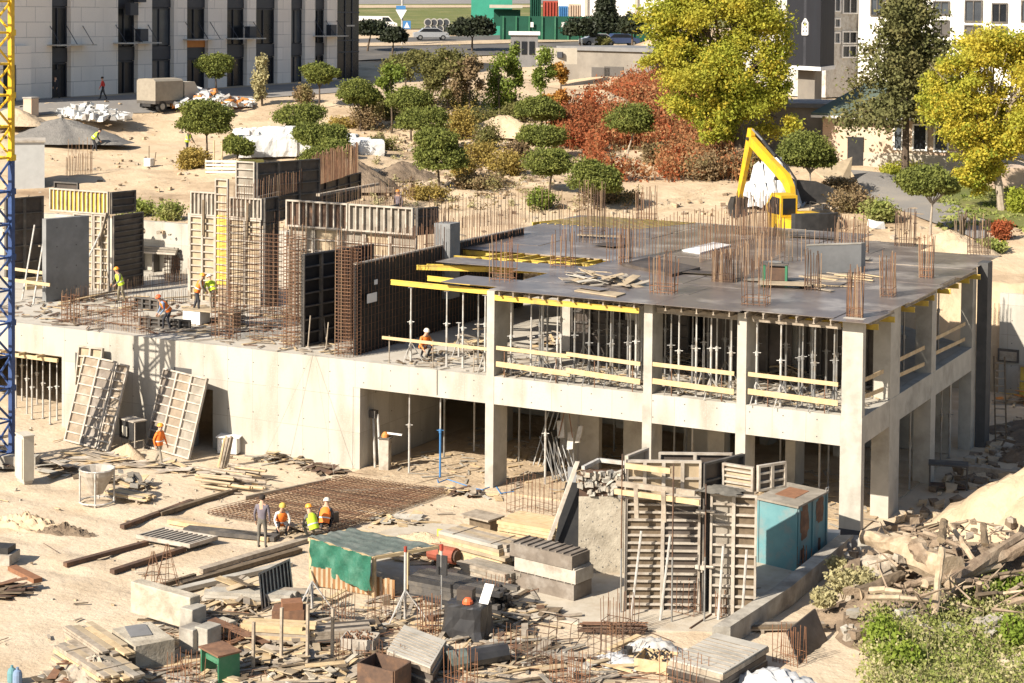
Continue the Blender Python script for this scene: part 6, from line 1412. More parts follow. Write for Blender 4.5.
# the red hillside: upright stems and leaves, uncountable
b = MB(); rnd = random.Random(9); bl = []; bl2 = []; bl3 = []
for k in range(4200):
    x, y = rnd.uniform(552,760), rnd.uniform(62,182)
    if y < 66+max(0,(665-x))*.52 or (x < 590 and y > 150) or (600 < x < 660 and 150 < y < 180): continue
    p = atT(x,y); h_ = rnd.uniform(.6,1.7); b.tube(p-V(0,0,.1),p+V(rnd.uniform(-.3,.3),rnd.uniform(-.3,.3),h_),.02,'leaf_dry',4)
    w_ = (x-556)/190+rnd.uniform(-.3,.3); q = (p+V(0,0,h_*.6),.45,.45,h_*.55)
    (bl if w_ < .45 else bl2 if w_ < .85 else bl3).append(q)
leaves(b, bl, 30000, .21, 'leaf_red', 31, shell=.1, clump=.5); leaves(b, bl2, 28000, .21, 'leaf_dry', 32, shell=.1, clump=.5); leaves(b, bl3, 9000, .17, 'leaf_brown', 33, shell=.1, clump=.5); leaves(b, bl2, 9000, .17, 'leaf_red', 34, shell=.1, clump=.5)
tag(b.build('scrub', None, atT(650,130)), 'red and straw coloured autumn scrub covering the hill', 'scrub', None, 'stuff')
b = MB()
for k in range(900):
    x, y = rnd.uniform(380,560), rnd.uniform(120,200); p = atT(x,y)
    b.rock(p,rnd.uniform(.05,.22),rnd.choice(['soil','sand_pale','rubble']))
for k in range(1500):
    x, y = rnd.uniform(0,1024), rnd.uniform(100,250); p = atT(x,y); b.rock(p,rnd.uniform(.03,.18),rnd.choice(['sand_pale','soil','rubble','sand_pale']))
tag(b.build('clods', None, V(0,0,0)), 'clods and stones on the upper sandy ground', 'clods', None, 'stuff')
bl = []; b = MB()
for k in range(260):
    x, y = rnd.uniform(940,1024), rnd.uniform(186,232); p = atT(x,y); bl.append((p+V(0,0,.12),.4,.4,.16))
leaves(b, bl, 5000, .22, 'weed', 44, shell=.1); tag(b.build('verge_grass', None, atT(980,205)), 'grass on the verge under the golden tree', 'grass', None, 'stuff')
b = MB(); rnd = random.Random(77); bl = []; bl2 = []
for k in range(520):
    x, y = rnd.uniform(370,640), rnd.uniform(96,212); p = atT(x,y); (bl if rnd.random() < .5 else bl2).append((p+V(0,0,.15),.35,.35,.2))
leaves(b, bl, 7000, .13, 'weed_dry', 71, shell=.1); leaves(b, bl2, 7000, .13, 'leaf_brown', 72, shell=.1)
tag(b.build('dry_grass', None, atT(480,160)), 'dry grass and low weeds on the slope between the pines', 'grass', None, 'stuff')
# weeds at the lower right, uncountable, with a few bushes
b = MB(); bl = []; bl2 = []; bl3 = []
for k in range(900):
    x, y = rnd.uniform(868,1040), rnd.uniform(588,720)
    if y < 605+max(0,(940-x))*.35+8*math.sin(x*.12): continue
    p = at(x,y,.5); h_ = rnd.uniform(.25,.9); q = (p+V(0,0,h_*.4),.28,.28,h_*.5); (bl if rnd.random()<.55 else bl2 if rnd.random()<.6 else bl3).append(q)
    if rnd.random() < .4: b.tube(p-V(0,0,.3),p+V(rnd.uniform(-.4,.4),rnd.uniform(-.4,.4),h_*rnd.uniform(.5,1.2)),.006,'weed_dry',3)
leaves(b, bl, 18000, .10, 'weed', 51, shell=.1, clump=.5); leaves(b, bl2, 9000, .10, 'weed_dry', 52, shell=.1, clump=.5); leaves(b, bl3, 5000, .10, 'weed', 53, shell=.1, clump=.5)
tag(b.build('weeds', None, at(950,650,.4)), 'thick green and straw weeds below the log pile', 'weeds', None, 'stuff')
for k,(x,y,hw,hh,m,lab) in enumerate([(852,596,20,14,'weed_dry','yellowish bush on the kerb bank'),(885,655,22,18,'weed_bright','bright green leafy bush left of the weeds'),(905,672,24,16,'weed_bright','bright green leafy bush at the bottom edge'),(1010,600,16,14,'weed_bright','bright green plant at the right edge under the logs'),(1018,655,14,20,'weed_bright','bright green plant at the right edge lower down'),(940,622,16,10,'weed','dark green plant before the upright stake'),(822,604,14,8,'weed_dry','dry straw weeds on the kerb bank'),(838,570,8,6,'weed_dry','dry grass tuft beside the kerb wall')]):
    shrub(x,y,hw,hh,m,1900,.13,lab,seed=600+k,z=.5)

# ================================================================ FAR BUILDINGS
F0, F1 = at(0,104,11.25), at(359,81,11.5); fd = (F1-F0).normalized(); fd.z = 0; fd.normalize(); fn = V(fd.y,-fd.x,0)
if fn.dot(CAMP-F0) < 0: fn = -fn
def onf(x, y=70):
    d = ray(x,y); s = (F0-CAMP).dot(fn)/d.dot(fn); p = CAMP+d*s; return (p-F0).dot(fd), p.z
GZ = F0.z-.05; TOP = GZ+15.5
ob = thing('office_building', F0, 'stone clad office building with tall dark window strips at the upper left', 'building')
strips = [(-14,-3),(52,71),(118,138),(152,174),(187,208),(227,247),(256,277.5),(291,305),(315,327)]
endx = 337
def fbox(b, s0, s1, z0, z1, n0, n1, m): b.par(F0+fd*s0+fn*n0+V(0,0,z0-F0.z), fd*(s1-s0), fn*(n1-n0), V(0,0,z1-z0), m)
b = MB(); prev = onf(-60)[0]
for (x0,x1) in strips:
    s0, s1 = onf(x0)[0], onf(x1)[0]; fbox(b, prev, s0, GZ-1.5, TOP, -.6, 0, 'cladding'); prev = s1
fbox(b, prev, onf(endx)[0], GZ-1.5, TOP, -.6, 0, 'cladding'); b.build('stone_pier', ob)
b = MB(); fbox(b, onf(-60)[0], onf(359)[0], GZ-1.5, TOP, -14, -.62, 'spandrel'); b.build('body', ob)
b = MB(); fbox(b, onf(endx)[0], onf(359)[0], GZ, TOP, -.6, -.05, 'glass_dark')
for z in (GZ+3.1,GZ+4.2,GZ+6.9): fbox(b, onf(endx)[0], onf(359)[0], z, z+.12, -.045, .02, 'spandrel')
for x in (345,352): fbox(b, onf(x)[0]-.05, onf(x)[0]+.05, GZ, TOP, -.045, .03, 'spandrel')
fbox(b, onf(346)[0], onf(354)[0], GZ+5.6, GZ+5.75, .03, .06, 'steel_pale'); b.build('dark_corner', ob)
for k,(x0,x1) in enumerate(strips):
    s0, s1 = onf(x0)[0]+.02, onf(x1)[0]-.02
    for (z0,z1,m,nm) in ((0,2.9,'glass_dark','window'),(4.1,7.2,'glass_dark','window'),(8.4,11.6,'glass_dark','window'),(12.8,15.5,'glass_dark','window')):
        b = MB(); fr = .09
        for a,c,e,g in ((s0,s0+fr,z0,z1),(s1-fr,s1,z0,z1),((s0+s1)/2-.04,(s0+s1)/2+.04,z0,z1),(s0+fr,s1-fr,z1-fr,z1)): fbox(b,a,c,GZ+e,GZ+g,-.5,-.40,'spandrel')
        w_ = b.build('window', ob); b = MB(); fbox(b,s0+fr,s1-fr,GZ+z0+.02,GZ+z1-fr,-.6,-.5,'glass_grey' if (k*3+int(z0)) % 4 == 1 else m); b.build('pane', w_)
    for z0,z1 in ((2.95,4.05),(7.25,8.35),(11.65,12.75)):
        b = MB(); orange = (k == 4 and z0 == 2.95+4.3) or (k in (4,) and z0 == 2.95) or (k == 5 and z0 == 7.25)
        fbox(b,s0,s1,GZ+z0,GZ+z1,-.6,-.35,'spandrel')
        if orange: fbox(b,s0,s1,GZ+z1-.15,GZ+z1+.45,-.34,-.30,'orange')
        b.build('spandrel', ob)
# glass canopies with tie rods
for k,(x0,x1,y) in enumerate(((47,85,45.5),(113,150,43.5),(183,212,40),(226,255,39),(313,338,36.5))):
    s0, s1 = onf(x0,y)[0], onf(x1,y)[0]; z = onf((x0+x1)/2,y)[1]; b = MB()
    fbox(b,s0,s1,z,z+.10,.0,1.2,'steel_pale')
    for s in (s0+.3,(s0+s1)/2,s1-.3): b.tube(F0+fd*s+fn*1.1+V(0,0,z+.08-F0.z),F0+fd*s+fn*.03+V(0,0,z+1.5-F0.z),.035,'spandrel',4)
    b.build('canopy', ob)
for x,y in ((129,9),(139,35),(248,32),(329,30),(137,-4)):
    s, z = onf(x,y); b = MB(); fbox(b,s-.5,s+.5,z-.5,z+.5,.02,.55,'spandrel'); b.build('cooling_unit', ob)
b = MB(); s0,s1 = onf(0)[0], onf(26)[0]; fbox(b,s0-2,s1,GZ-1.5,GZ+4.3,.01,.5,'cladding'); b.build('entrance_bay', ob)
b = MB(); fbox(b,onf(-2)[0],onf(10)[0],GZ,GZ+2.9,.501,.56,'black'); b.build('entrance_opening', ob)
b = MB(); fbox(b,onf(56)[0],onf(64)[0],GZ,GZ+2.4,-.38,-.33,'black'); b.build('door', ob)
for x in (122,128,134): pass
# garage
def wallbox(pA, pB, z0, z1, dep, m, b):
    u_ = (pB-pA); u_.z = 0; n_ = V(u_.y,-u_.x,0).normalized()
    if n_.dot(CAMP-pA) < 0: n_ = -n_
    b.par(V(pA.x,pA.y,z0), u_, -n_*dep, V(0,0,z1-z0), m); return u_, n_
def atd(x, y, d): q = ray(x,y); return CAMP+q*(d/(q.x*_fh.x+q.y*_fh.y))
gA, gB = atd(560,80,168), atd(655,78,160); t = thing('garage', V(gA.x,gA.y,gA.z-2), 'flat roofed concrete garage with two dark doors behind the heaps', 'garage')
zt_, zb = atd(600,51,164).z, atd(600,95,164).z-1; b = MB(); u_, n_ = wallbox(gA,gB,zb,zt_,9,'garage_wall',b); b.build('wall', t)
b = MB(); e = .25; b.par(V(gA.x,gA.y,zt_+.003)-u_.normalized()*e+n_*e, u_+u_.normalized()*2*e, -n_*9.5, V(0,0,.35), 'roof_grey'); b.build('roof', t)
for x0,x1,y0,y1 in ((595,614,67,84),(619,639,66,76),(581,590,78,84)):
    p = atd(x0,y0,165.5); p2 = atd(x1,y1,164); s0 = (p-gA).dot(u_.normalized()); s1 = (p2-gA).dot(u_.normalized()); uu = u_.normalized()
    b = MB(); b.par(V(gA.x,gA.y,0)+uu*s0+n_*.004+V(0,0,p2.z-.4), uu*(s1-s0), n_*.06, V(0,0,p.z-p2.z+.4), 'garage_door'); b.build('garage_door', t)
b = MB(); pA, pB = atd(536,62,160), atd(577,60,160); u2, n2 = wallbox(pA,pB,atd(550,64,160).z,atd(550,48,160).z,1.2,'plinth_wall',b); q = atd(560,53,160); b.cbox(V(q.x,q.y,q.z-.4)+n2*.14,.5,.2,.5,'spandrel'); b.build('parapet_block', t)
# kiosk
p = atT(524,66); k_ = ppm(p); t = thing('kiosk', p, 'pale blue grey kiosk with dark windows and a flat roof before the green hoarding', 'kiosk'); w_ = 27/k_; h_ = 34/k_
b = MB(); b.cbox(p-V(0,0,.3),w_,3,h_,'roof_grey',CYAW*-1+.0); b.build('wall', t)
b = MB(); b.cbox(p+V(0,0,h_-.3+.002),w_*1.15,3.4,.35,'white_paint',-CYAW); b.build('roof', t)
for s in (-.28,.0,.28):
    b = MB(); q = p+_rt*(s*w_)-_fh*1.53+V(0,0,h_*.35); b.cbox(q,w_*.2,.06,h_*.38,'glass_dark',-CYAW); b.build('window', t)
# hoarding, hall, green shed, containers
def far_wall(name, x0,x1,ytop,ybot,d,m,label,cat,dep=1.0,d2=None):
    pA, pB = atd(x0,ybot,d), atd(x1,ybot,d2 or d); b = MB(); zb_ = min(pA.z,pB.z)-2; wallbox(pA,pB,zb_,atd((x0+x1)/2,ytop,((d2 or d)+d)/2).z,dep,m,b); return b, pA
b,p = far_wall('hoarding',500,652,16.5,34,225,'fence_green','','fence',.15)
t = thing('hoarding', p, 'long dark green hoarding beyond the street', 'fence'); b.build('panel', t)
for x in np.arange(503,650,13): b = MB(); q = atd(x,34,224.8); b.cbox(V(q.x,q.y,q.z-1),.12,.08,atd(x,16,224.8).z-q.z+1,'green_paint',-CYAW); b.build('post', t)
for x in (532,563): b = MB(); q = atd(x,23,224.7); b.cbox(V(q.x,q.y,q.z-.5),.35,.06,.6,'white_paint',-CYAW); b.build('blank_notice', t)
b,p = far_wall('shed',471,512,-6,30,238,'teal_wall','','shed',8); t = thing('green_shed', p, 'bright green sheet metal shed at the top behind the umbrella tree', 'shed'); b.build('wall', t)
b = MB(); q = atd(506,8,236); b.cbox(V(q.x,q.y,q.z),4.2,3,.4,'plinth_wall',-CYAW); b.build('roof', t); b = MB(); q = atd(507,26,236.4); b.cbox(V(q.x,q.y,q.z),3.4,.1,2.1,'fence_green',-CYAW); b.build('shutter', t)
b,p = far_wall('hall',560,665,-8,16,262,'white_wall','','hall',10); t = thing('white_hall', p, 'long pale white hall at the very top behind the hoarding', 'hall'); b.build('wall', t)
for x in (586,636): b = MB(); q = atd(x,16,261.8); b.cbox(V(q.x,q.y,q.z-1),.4,.2,6,'plinth_wall',-CYAW); b.build('pilaster', t)
for x0,x1,y0,y1,m,lab in ((543,558,1,17,'red','red shipping container end standing behind the hoarding'),(559,568,6,17,'blue','small blue container behind the hoarding'),(569,581,4,17,'peach_wall','little tan hut roof behind the hoarding'),(530,541,-2,17,'fence_green','dark green cabin behind the hoarding')):
    b,p = far_wall('x',x0,x1,y0,y1,240,m,'','',3); 
    for i in range(5): q = atd(x0+(x1-x0)*(i+.5)/5,y1,239.9); b.cbox(V(q.x,q.y,q.z-1.5),.12,.1,atd(x0,y0,240).z-q.z+1.4,m,-CYAW)
    solo('container' if 'container' in lab else 'hut', b, p, lab, 'container' if 'container' in lab else 'hut')
# dark clad tower on the right
d = 135; t = thing('dark_tower', atd(800,95,d), 'dark standing seam clad tower block overhanging a narrow base', 'building')
pl = lambda x,y,dd: atd(x,y,dd)
A_, B2, C2 = pl(786,66,136), pl(820,67,132), pl(834,62,137); zt0 = pl(800,-30,134).z; zb0 = pl(800,66,134).z
b = MB(); b.prism([(A_.x,A_.y),(B2.x,B2.y),(C2.x,C2.y),(A_.x+C2.x-B2.x,A_.y+C2.y-B2.y)],zb0,zt0,'cladding_dark'); b.build('clad_wall', t)
b = MB(); cx_,cy_ = (A_.x+C2.x)/2,(A_.y+C2.y)/2; b.prism([(cx_+(q.x-cx_)*1.06,cy_+(q.y-cy_)*1.06) for q in (A_,B2,C2,V(A_.x+C2.x-B2.x,A_.y+C2.y-B2.y,0))],zb0-.28,zb0-.003,'white_paint'); b.build('ledge', t)
b = MB(); b.prism([(cx_+(q.x-cx_)*.5,cy_+(q.y-cy_)*.5) for q in (A_,B2,C2,V(A_.x+C2.x-B2.x,A_.y+C2.y-B2.y,0))],zb0-4,zb0-.29,'garage_wall'); b.build('base', t)
q = pl(800,27,133.5); n_ = (B2-A_).cross(UZ).normalized(); n_ = n_ if n_.dot(CAMP-q) > 0 else -n_; uu = (B2-A_); uu.z = 0; uu.normalize(); q = A_+uu*(q-A_).dot(uu); q.z = pl(800,27,134).z
b = MB(); o = q+n_*.05; hexa = [(-.35,-.55),(.35,-.55),(.35,.25),(.0,.6),(-.35,.25)]
for (x0,y0),(x1,y1) in zip(hexa,hexa[1:]+hexa[:1]): b.bar(o+uu*x0+UZ*y0,o+uu*x1+UZ*y1,.09,.09,'white_paint',n_)
for x0,y0,x1,y1 in ((-.35,-.25,.35,.2),(.35,-.25,-.35,.2),(-.35,-.55,.35,-.05),(.35,-.55,-.35,-.05),(0,-.55,0,.5)): b.bar(o+uu*x0+UZ*y0,o+uu*x1+UZ*y1,.07,.07,'white_paint',n_)
b.build('lattice_emblem', t)
# grey and white block behind the spruce
def block_house(x0,x1,ytop,ybot,d,d2,label,nm,wins,wallm,cat='building'):
    pA,pB = atd(x0,ybot,d),atd(x1,ybot,d2); t = thing(nm, V(pA.x,pA.y,pA.z), label, cat); b = MB(); ztop = atd((x0+x1)/2,ytop,(d+d2)/2).z; u_,n_ = wallbox(pA,pB,min(pA.z,pB.z)-3,ztop,9,wallm,b); b.build('wall', t); uu = u_.normalized(); L = u_.length
    for a,c,y0,y1,m,fm in wins:
        f0,f1 = (a-x0)/(x1-x0),(c-x0)/(x1-x0); dd = d+(d2-d)*(f0+f1)/2; z0,z1 = atd((a+c)/2,y1,dd).z, atd((a+c)/2,y0,dd).z
        o = V(pA.x,pA.y,0)+uu*(L*f0)+n_*.005; b = MB(); fr = .11; W = L*(f1-f0)
        for p_,q_,e,g in ((0,fr,z0,z1),(W-fr,W,z0,z1),(fr,W-fr,z1-fr,z1),(fr,W-fr,z0,z0+fr)): b.par(o+uu*p_+V(0,0,e),uu*(q_-p_),n_*.12,V(0,0,g-e),fm)
        if W > 1.0: b.par(o+uu*(W/2-.04)+V(0,0,z0+fr),uu*.08,n_*.11,V(0,0,z1-z0-2*fr),fm)
        w_ = b.build('window', t); b = MB(); b.par(o+uu*fr+V(0,0,z0+fr),uu*(W-2*fr),n_*.03,V(0,0,z1-z0-2*fr),m); b.build('pane', w_)
    return t, uu, n_, pA, pB, ztop
block_house(826,858,-25,60,150,153,'grey glazed block between the dark tower and the spruce','glazed_block',[(828,839,18,28,'glass_grey','white_paint'),(841,856,-5,14,'glass_dark','white_paint'),(841,856,31,44,'glass_dark','white_paint'),(828,839,32,44,'glass_grey','white_paint'),(841,856,45,58,'glass_dark','white_paint'),(828,839,-5,12,'glass_grey','white_paint')],'steel_pale')
block_house(858,1100,-25,60,152,146,'white rendered block with grey windows at the upper right','white_block',[(934,951,1,15,'glass_grey','frame_dark'),(966,984,0,22,'glass_grey','frame_dark'),(993,1009,3,23,'glass_dark','frame_dark'),(870,884,-2,16,'glass_grey','frame_dark'),(900,914,-2,16,'glass_grey','frame_dark'),(966,984,25,36,'garage_door','garage_door'),(993,1009,26,36,'garage_door','garage_door'),(934,951,20,36,'garage_door','garage_door'),(1022,1040,0,22,'glass_grey','frame_dark')],'white_wall')
# old house
t, uu, n_, pA, pB, ztop = block_house(822,965,117,176,121,117,'old plastered house with peach patches and a low grey green roof','old_house',[(894,904,123,150,'glass_grey','white_paint'),(913,928,124,151,'glass_dark','white_paint'),(934,949,126,152,'glass_grey','white_paint')],'peach_wall','house')
b = MB(); o = V(pA.x,pA.y,ztop+.003)-uu*.6+n_*.7; L = (pB-pA).length+1.2
b.ext([o,o+uu*L,o+uu*(L-2.5)-n_*5.0+V(0,0,2.0),o+uu*2.5-n_*5.0+V(0,0,2.0)],V(0,0,.15),'roof_green'); b.build('roof', t)
b = MB(); b.par(o-n_*.05-V(0,0,.16),uu*L,n_*.1,V(0,0,.15),'white_paint'); b.build('gutter', t)
b = MB(); f0,f1 = (848-822)/143,(864-822)/143; z0,z1 = atd(855,170,120).z, atd(855,137,120).z; LL = (pB-pA).length; b.par(V(pA.x,pA.y,z0)+uu*LL*f0+n_*.006,uu*LL*(f1-f0),n_*.08,V(0,0,z1-z0),'black'); b.build('door', t)
b = MB(); zq = atd(900,152,119).z; b.par(V(pA.x,pA.y,zq-5)+uu*LL*.28+n_*.003,uu*LL*.72,n_*.05,V(0,0,4.9),'plinth_wall'); b.build('plinth', t)
b = MB(); o = atd(808,97,126); b.cbox(V(o.x,o.y,o.z-6),9,6,5.4,'garage_wall',.3); b.cbox(V(o.x,o.y,o.z-.58),9.6,6.6,.3,'roof_grey',.3); solo('low_annex', b, o, 'low shaded annex under the dark clad tower', 'annex')
b = MB(); o = atT(845,186); b.ext([atT(838,190)+V(0,0,.1),atT(850,186)+V(0,0,.1),atT(852,178)+V(0,0,1.2),atT(815,186)+V(0,0,.8)],V(0,0,.12),'ply_pale'); solo('ramp_sheet', b, o, 'tilted reddish sheet on the bank before the old house door', 'sheet')
# small yellow-tan shed right edge
b,p = far_wall('x',993,1030,168,214,112,'peach_wall','','',3); solo('tan_shed', b, p, 'sunlit tan wall of a shed behind the leaning trunks', 'shed')

# ================================================================ FAR YARD: vehicles, heaps, sacks
def wheel(b, c, r, wd, ax):
    b.tube(c-ax*wd/2,c+ax*wd/2,r,'tyre',14); b.tube(c-ax*(wd/2+.01),c+ax*(wd/2+.01),r*.55,'steel',10)
def car(px, py, m, label, ang, L=4.3, H=1.45, W=1.7, van=False):
    p = atT(px,py)+V(0,0,.12); t = thing('parked_car' if not van else 'parked_van', p, label, 'car' if not van else 'van'); u_ = hv(ang); v_ = V(-u_.y,u_.x,0)
    prof = [(-.5,.25),(-.5,.55),(-.46,.62),(-.36,.66),(-.22,1.0),(.18,1.0),(.36,.66),(.48,.6),(.5,.5),(.5,.25)] if not van else [(-.5,.2),(-.5,.95),(-.45,1.0),(.28,1.0),(.40,.66),(.49,.56),(.5,.2)]
    b = MB(); b.ext([p+u_*x*L-v_*W/2+UZ*z*H for x,z in prof],v_*W,m); b.build('body', t)
    gl = [(-.34,.68),(-.225,.95),(.165,.95),(.33,.68)] if not van else [(.12,.66),(.12,.93),(.27,.93),(.37,.66)]
    for s in (-1,1):
        b = MB(); b.ext([p+u_*x*L+v_*s*(W/2+.004)+UZ*z*H for x,z in gl],v_*s*.01,'glass_dark'); b.build('side_window', t)
        for x in (-.32,.32): b = MB(); wheel(b,p+u_*x*L+v_*s*(W/2-.08)+UZ*.31,.31,.2,v_); b.build('wheel', t)
    return t
ca = -CYAW+.15
car(431,41,'car_silver','silver estate car parked side on beside the street', ca, 4.3)
car(377,33,'white_paint','white van half hidden behind the dark flat trees', ca, 5.2, 2.1, 1.9, True)
car(620,47,'car_blue','dark blue car parked behind the garage roof', ca+.1, 4.3)
car(598,47,'car_silver','silver car half hidden behind the garage roof', ca+.1, 4.2)
car(1005,152,'white_paint','white car glimpsed behind the golden tree', ca, 4.3)
# concrete rings
b = MB()
for k in range(9): q = atT(428+k%5*6,33)+V(0,0,.55+.85*(k//5)); b.tube(q-_fh*.6,q+_fh*.6,.55,'kerb',12); b.tube(q-_fh*.62,q-_fh*.605,.40,'spandrel',12)
solo('pipe_stack', b, atT(440,33), 'stack of pale concrete pipes behind the silver car', 'pipes')
# road signs on a post
p = atT(402,46); t = thing('road_sign', p, 'street post with a white triangle sign and a blue pedestrian crossing sign', 'road sign'); k_ = ppm(p)
b = MB(); b.tube(p,p+V(0,0,60/k_),.12,'steel_pale',8); b.build('post', t)
q = p+V(0,0,31/k_)-_fh*.16; b = MB(); b.ext([q-_rt*.75+UZ*.6,q+_rt*.55+UZ*.6,q-_rt*.1-UZ*.55],-_fh*.05,'white_paint'); b.build('triangle_sign', t)
b = MB(); b.par(q-_rt*.7+UZ*.62,_rt*1.1,-_fh*.06,UZ*.45,'blue'); b.build('top_sign', t)
q = p+V(0,0,17/k_)+_rt*.55-_fh*.1; b = MB(); b.par(q-_rt*.45,_rt*.9,-_fh*.05,UZ*.95,'blue'); s_ = b.build('crossing_sign', t)
b = MB(); b.ext([q-_fh*.053-_rt*.33+UZ*.12,q-_fh*.053+_rt*.33+UZ*.12,q-_fh*.053+UZ*.82],-_fh*.01,'white_paint'); b.build('white_triangle', s_)
# lorry with a tarpaulin back
p = atT(146,112); t = thing('covered_lorry', p, 'small lorry with a beige canvas covered bed seen from behind by the office', 'lorry'); u_ = (fd*.75+fn*-.1).normalized(); k_ = ppm(p)
u_ = (_rt*.62+_fh*.78).normalized(); v_ = V(-u_.y,u_.x,0)
b = MB(); q = p+UZ*.85-v_*1.05; prof = [(0,0),(0,1.45),(.2,1.6),(1.05,1.66),(1.9,1.6),(2.1,1.45),(2.1,0)]
b.ext([q+v_*x+UZ*z for x,z in prof],u_*2.7,'cloth_tan'); b.build('canvas_cover', t)
b = MB(); b.par(p-v_*1.05+UZ*.62,v_*2.1,u_*2.7,UZ*.22,'frame_dark'); b.par(p-v_*.5+UZ*.4,v_*1.0,u_*4.6,UZ*.2,'machine_dark'); b.build('chassis', t)
b = MB(); b.ext([p+u_*2.9-v_*.98+UZ*z+u_*x for x,z in ((0,.5),(0,2.2),(1.0,2.2),(1.5,1.4),(1.75,1.2),(1.75,.5))],v_*1.96,'plinth_wall'); b.build('cab', t)
for s in (-.9,.9):
    for x in (.7,3.8): b = MB(); wheel(b,p+u_*x+v_*s+UZ*.42,.42,.3,v_); b.build('wheel', t)
def lumps(px,py,n,rx,ry,h,mats,label,seed,name='rubble_heap',z=None):
    rnd = random.Random(seed); p = atT(px,py) if z is None else at(px,py,z); b = MB()
    for k in range(n):
        rr = math.sqrt(rnd.random()); a = rnd.uniform(0,6.28); q = p+V(math.cos(a)*rr*rx,math.sin(a)*rr*ry,h*(1-rr)*rnd.uniform(.3,1)); b.rock(q,rnd.uniform(.12,.42),rnd.choice(mats))
    return solo(name, b, p, label, 'heap')
lumps(86,116,260,3.4,2.2,1.1,['white_sheet','white_paint','kerb','white_sheet'],'heap of white rubble sacks before the office facade',3)
lumps(205,104,300,4.0,3.2,1.2,['white_sheet','white_paint','kerb','orange','white_sheet'],'heap of white rubble sacks right of the covered lorry',5)
lumps(196,110,40,3.8,1.0,.5,['soil','rubble'],'dark rubble edge below the white sacks by the lorry',6)
heap(atT(62,140),4.6,3.0,1.5,'gravel','dark grey gravel heap in shade behind the site hut','gravel_heap','heap',31,.12)
heap(atT(14,122),3.5,2.2,1.0,'sand_pale','pale sand heap behind the crane mast','sand_heap','heap',33,.15)
heap(atT(345,185),4.2,2.4,1.8,'soil','dark soil heap in shade behind the sheet pile screen','soil_heap','heap',35,.2)
heap(atT(402,176),2.6,2.0,.9,'soil','brown soil heap right of the dark one','soil_heap','heap',37,.25)
heap(atT(504,135),3.0,2.0,1.4,'sand_pale','pale sand heap between the ochre bush and the pine column','sand_heap','heap',39,.2)
heap(atT(600,110),3.6,2.6,1.5,'sand_pale','big pale sand heap before the garage','sand_heap','heap',41,.2)
heap(atT(640,94),2.6,2.0,1.0,'gravel','grey gravel heap beside the pale one before the garage','gravel_heap','heap',43,.2)
# white big bags
bags = [(247+13.5*i,157-.4*i,1.25,1.35) for i in range(7)]+[(243+14*i,148-.3*i,1.25,1.35) for i in range(7)]+[(347,150,1.5,1.1),(360,153,1.4,1.0),(372,156,1.6,1.1)]
order = sorted(range(len(bags)), key=lambda i: (i >= 7, bags[i][0]))
for i,(x,y,sx,sz) in enumerate(bags):
    p = atT(x,y); b = MB(); n = 20; vs = []; rz = U(-.2,.2)-CYAW; ca_, sa_ = math.cos(rz), math.sin(rz)
    for z,r_ in ((0,.97),(.3,1.03),(.75,1.02),(.95,.97),(1.0,.86),(1.0,.05)):
        for j in range(n): a = 6.283*j/n+.16; c_,s2 = math.cos(a),math.sin(a); q_ = max(abs(c_),abs(s2))**.93; lx, ly = sx*.5*r_*c_/q_, sx*.5*r_*s2/q_; vs.append(p+V(lx*ca_-ly*sa_,lx*sa_+ly*ca_,sz*z)+V(U(-.03,.03),U(-.03,.03),U(-.05,.05)*(z > .2)))
    b.add(vs,[(q*n+j,q*n+(j+1)%n,(q+1)*n+(j+1)%n,(q+1)*n+j) for q in range(5) for j in range(n)],'white_sheet')
    row = 'front row' if i < 7 else 'back row' if i < 14 else 'group right of the pines'; k_ = i if i < 7 else i-7 if i < 14 else i-14
    solo('big_bag', b, p, 'white big bag, %s from the left in the %s' % (ORD[k_], row), 'big bag', 'white big bags')
# site hut, chimney block
p = atT(27,186); k_ = ppm(p); t = thing('site_hut', p, 'pale grey site hut behind the crane mast', 'hut'); b = MB(); b.cbox(p,33/k_,2.4,42/k_,'cloth_grey',.1) if 0 else b.cbox(p-V(0,0,.3),34/k_,2.4,50/k_,'hut_grey',-CYAW+.25); b.build('wall', t)
b = MB(); b.cbox(p+V(0,0,50/k_-.297),36/k_,2.6,.12,'frame_grey',-CYAW+.25); b.build('roof', t)
p = atT(31,116); b = MB(); b.cbox(p,.75,.75,1.25,'peach_wall'); b.cbox(p+V(0,0,1.252),.85,.85,.1,'kerb'); solo('masonry_block', b, p, 'small tan masonry block on the sand by the office', 'block')
for k,(x,y,r_) in enumerate(((300*.25+5,95,.5),(85,94,.5))): p = atT(x,y); b = MB(); b.cbox(p,1.1,.5,1.0,'white_sheet',1.2); solo('pink_pallet', b, p, 'white wrapped pallet against the facade, %s' % ('left','right')[k], 'pallet')
fence_bars(atT(68,172),atT(91,172),2.1,.22,'rusty bars standing on the sand behind the yellow ribbed shutter','rust',.022,cat='rebar')
fence_bars(atT(66,178),atT(92,174),1.4,.12,'dense lower bars on the sand behind the yellow ribbed shutter','rust',.02)
for k in range(2): fence_bars(atT(600+10*k,205),atT(650,200),1.2,.3,'bars',m='rust') if 0 else None
p = atT(236,175); t = thing('pallet_fence', p, 'small pale pallet fence below the two tiered pine', 'fence'); k_ = ppm(p)
for j in range(4): b = MB(); b.cbox(p-_rt*.9+V(0,0,.12+.22*j),2.0,.05,.12,'white_paint',-CYAW); b.build('slat', t)
for s in (-1.9,-.9,.05): b = MB(); b.cbox(p+_rt*s+_fh*.05,.1,.06,1.0,'timber',-CYAW); b.build('post', t)
b = MB(); b.cbox(p+_rt*.95,1.5,.9,.95,'leaf_olive',-CYAW+.2); b.build('planter', t)
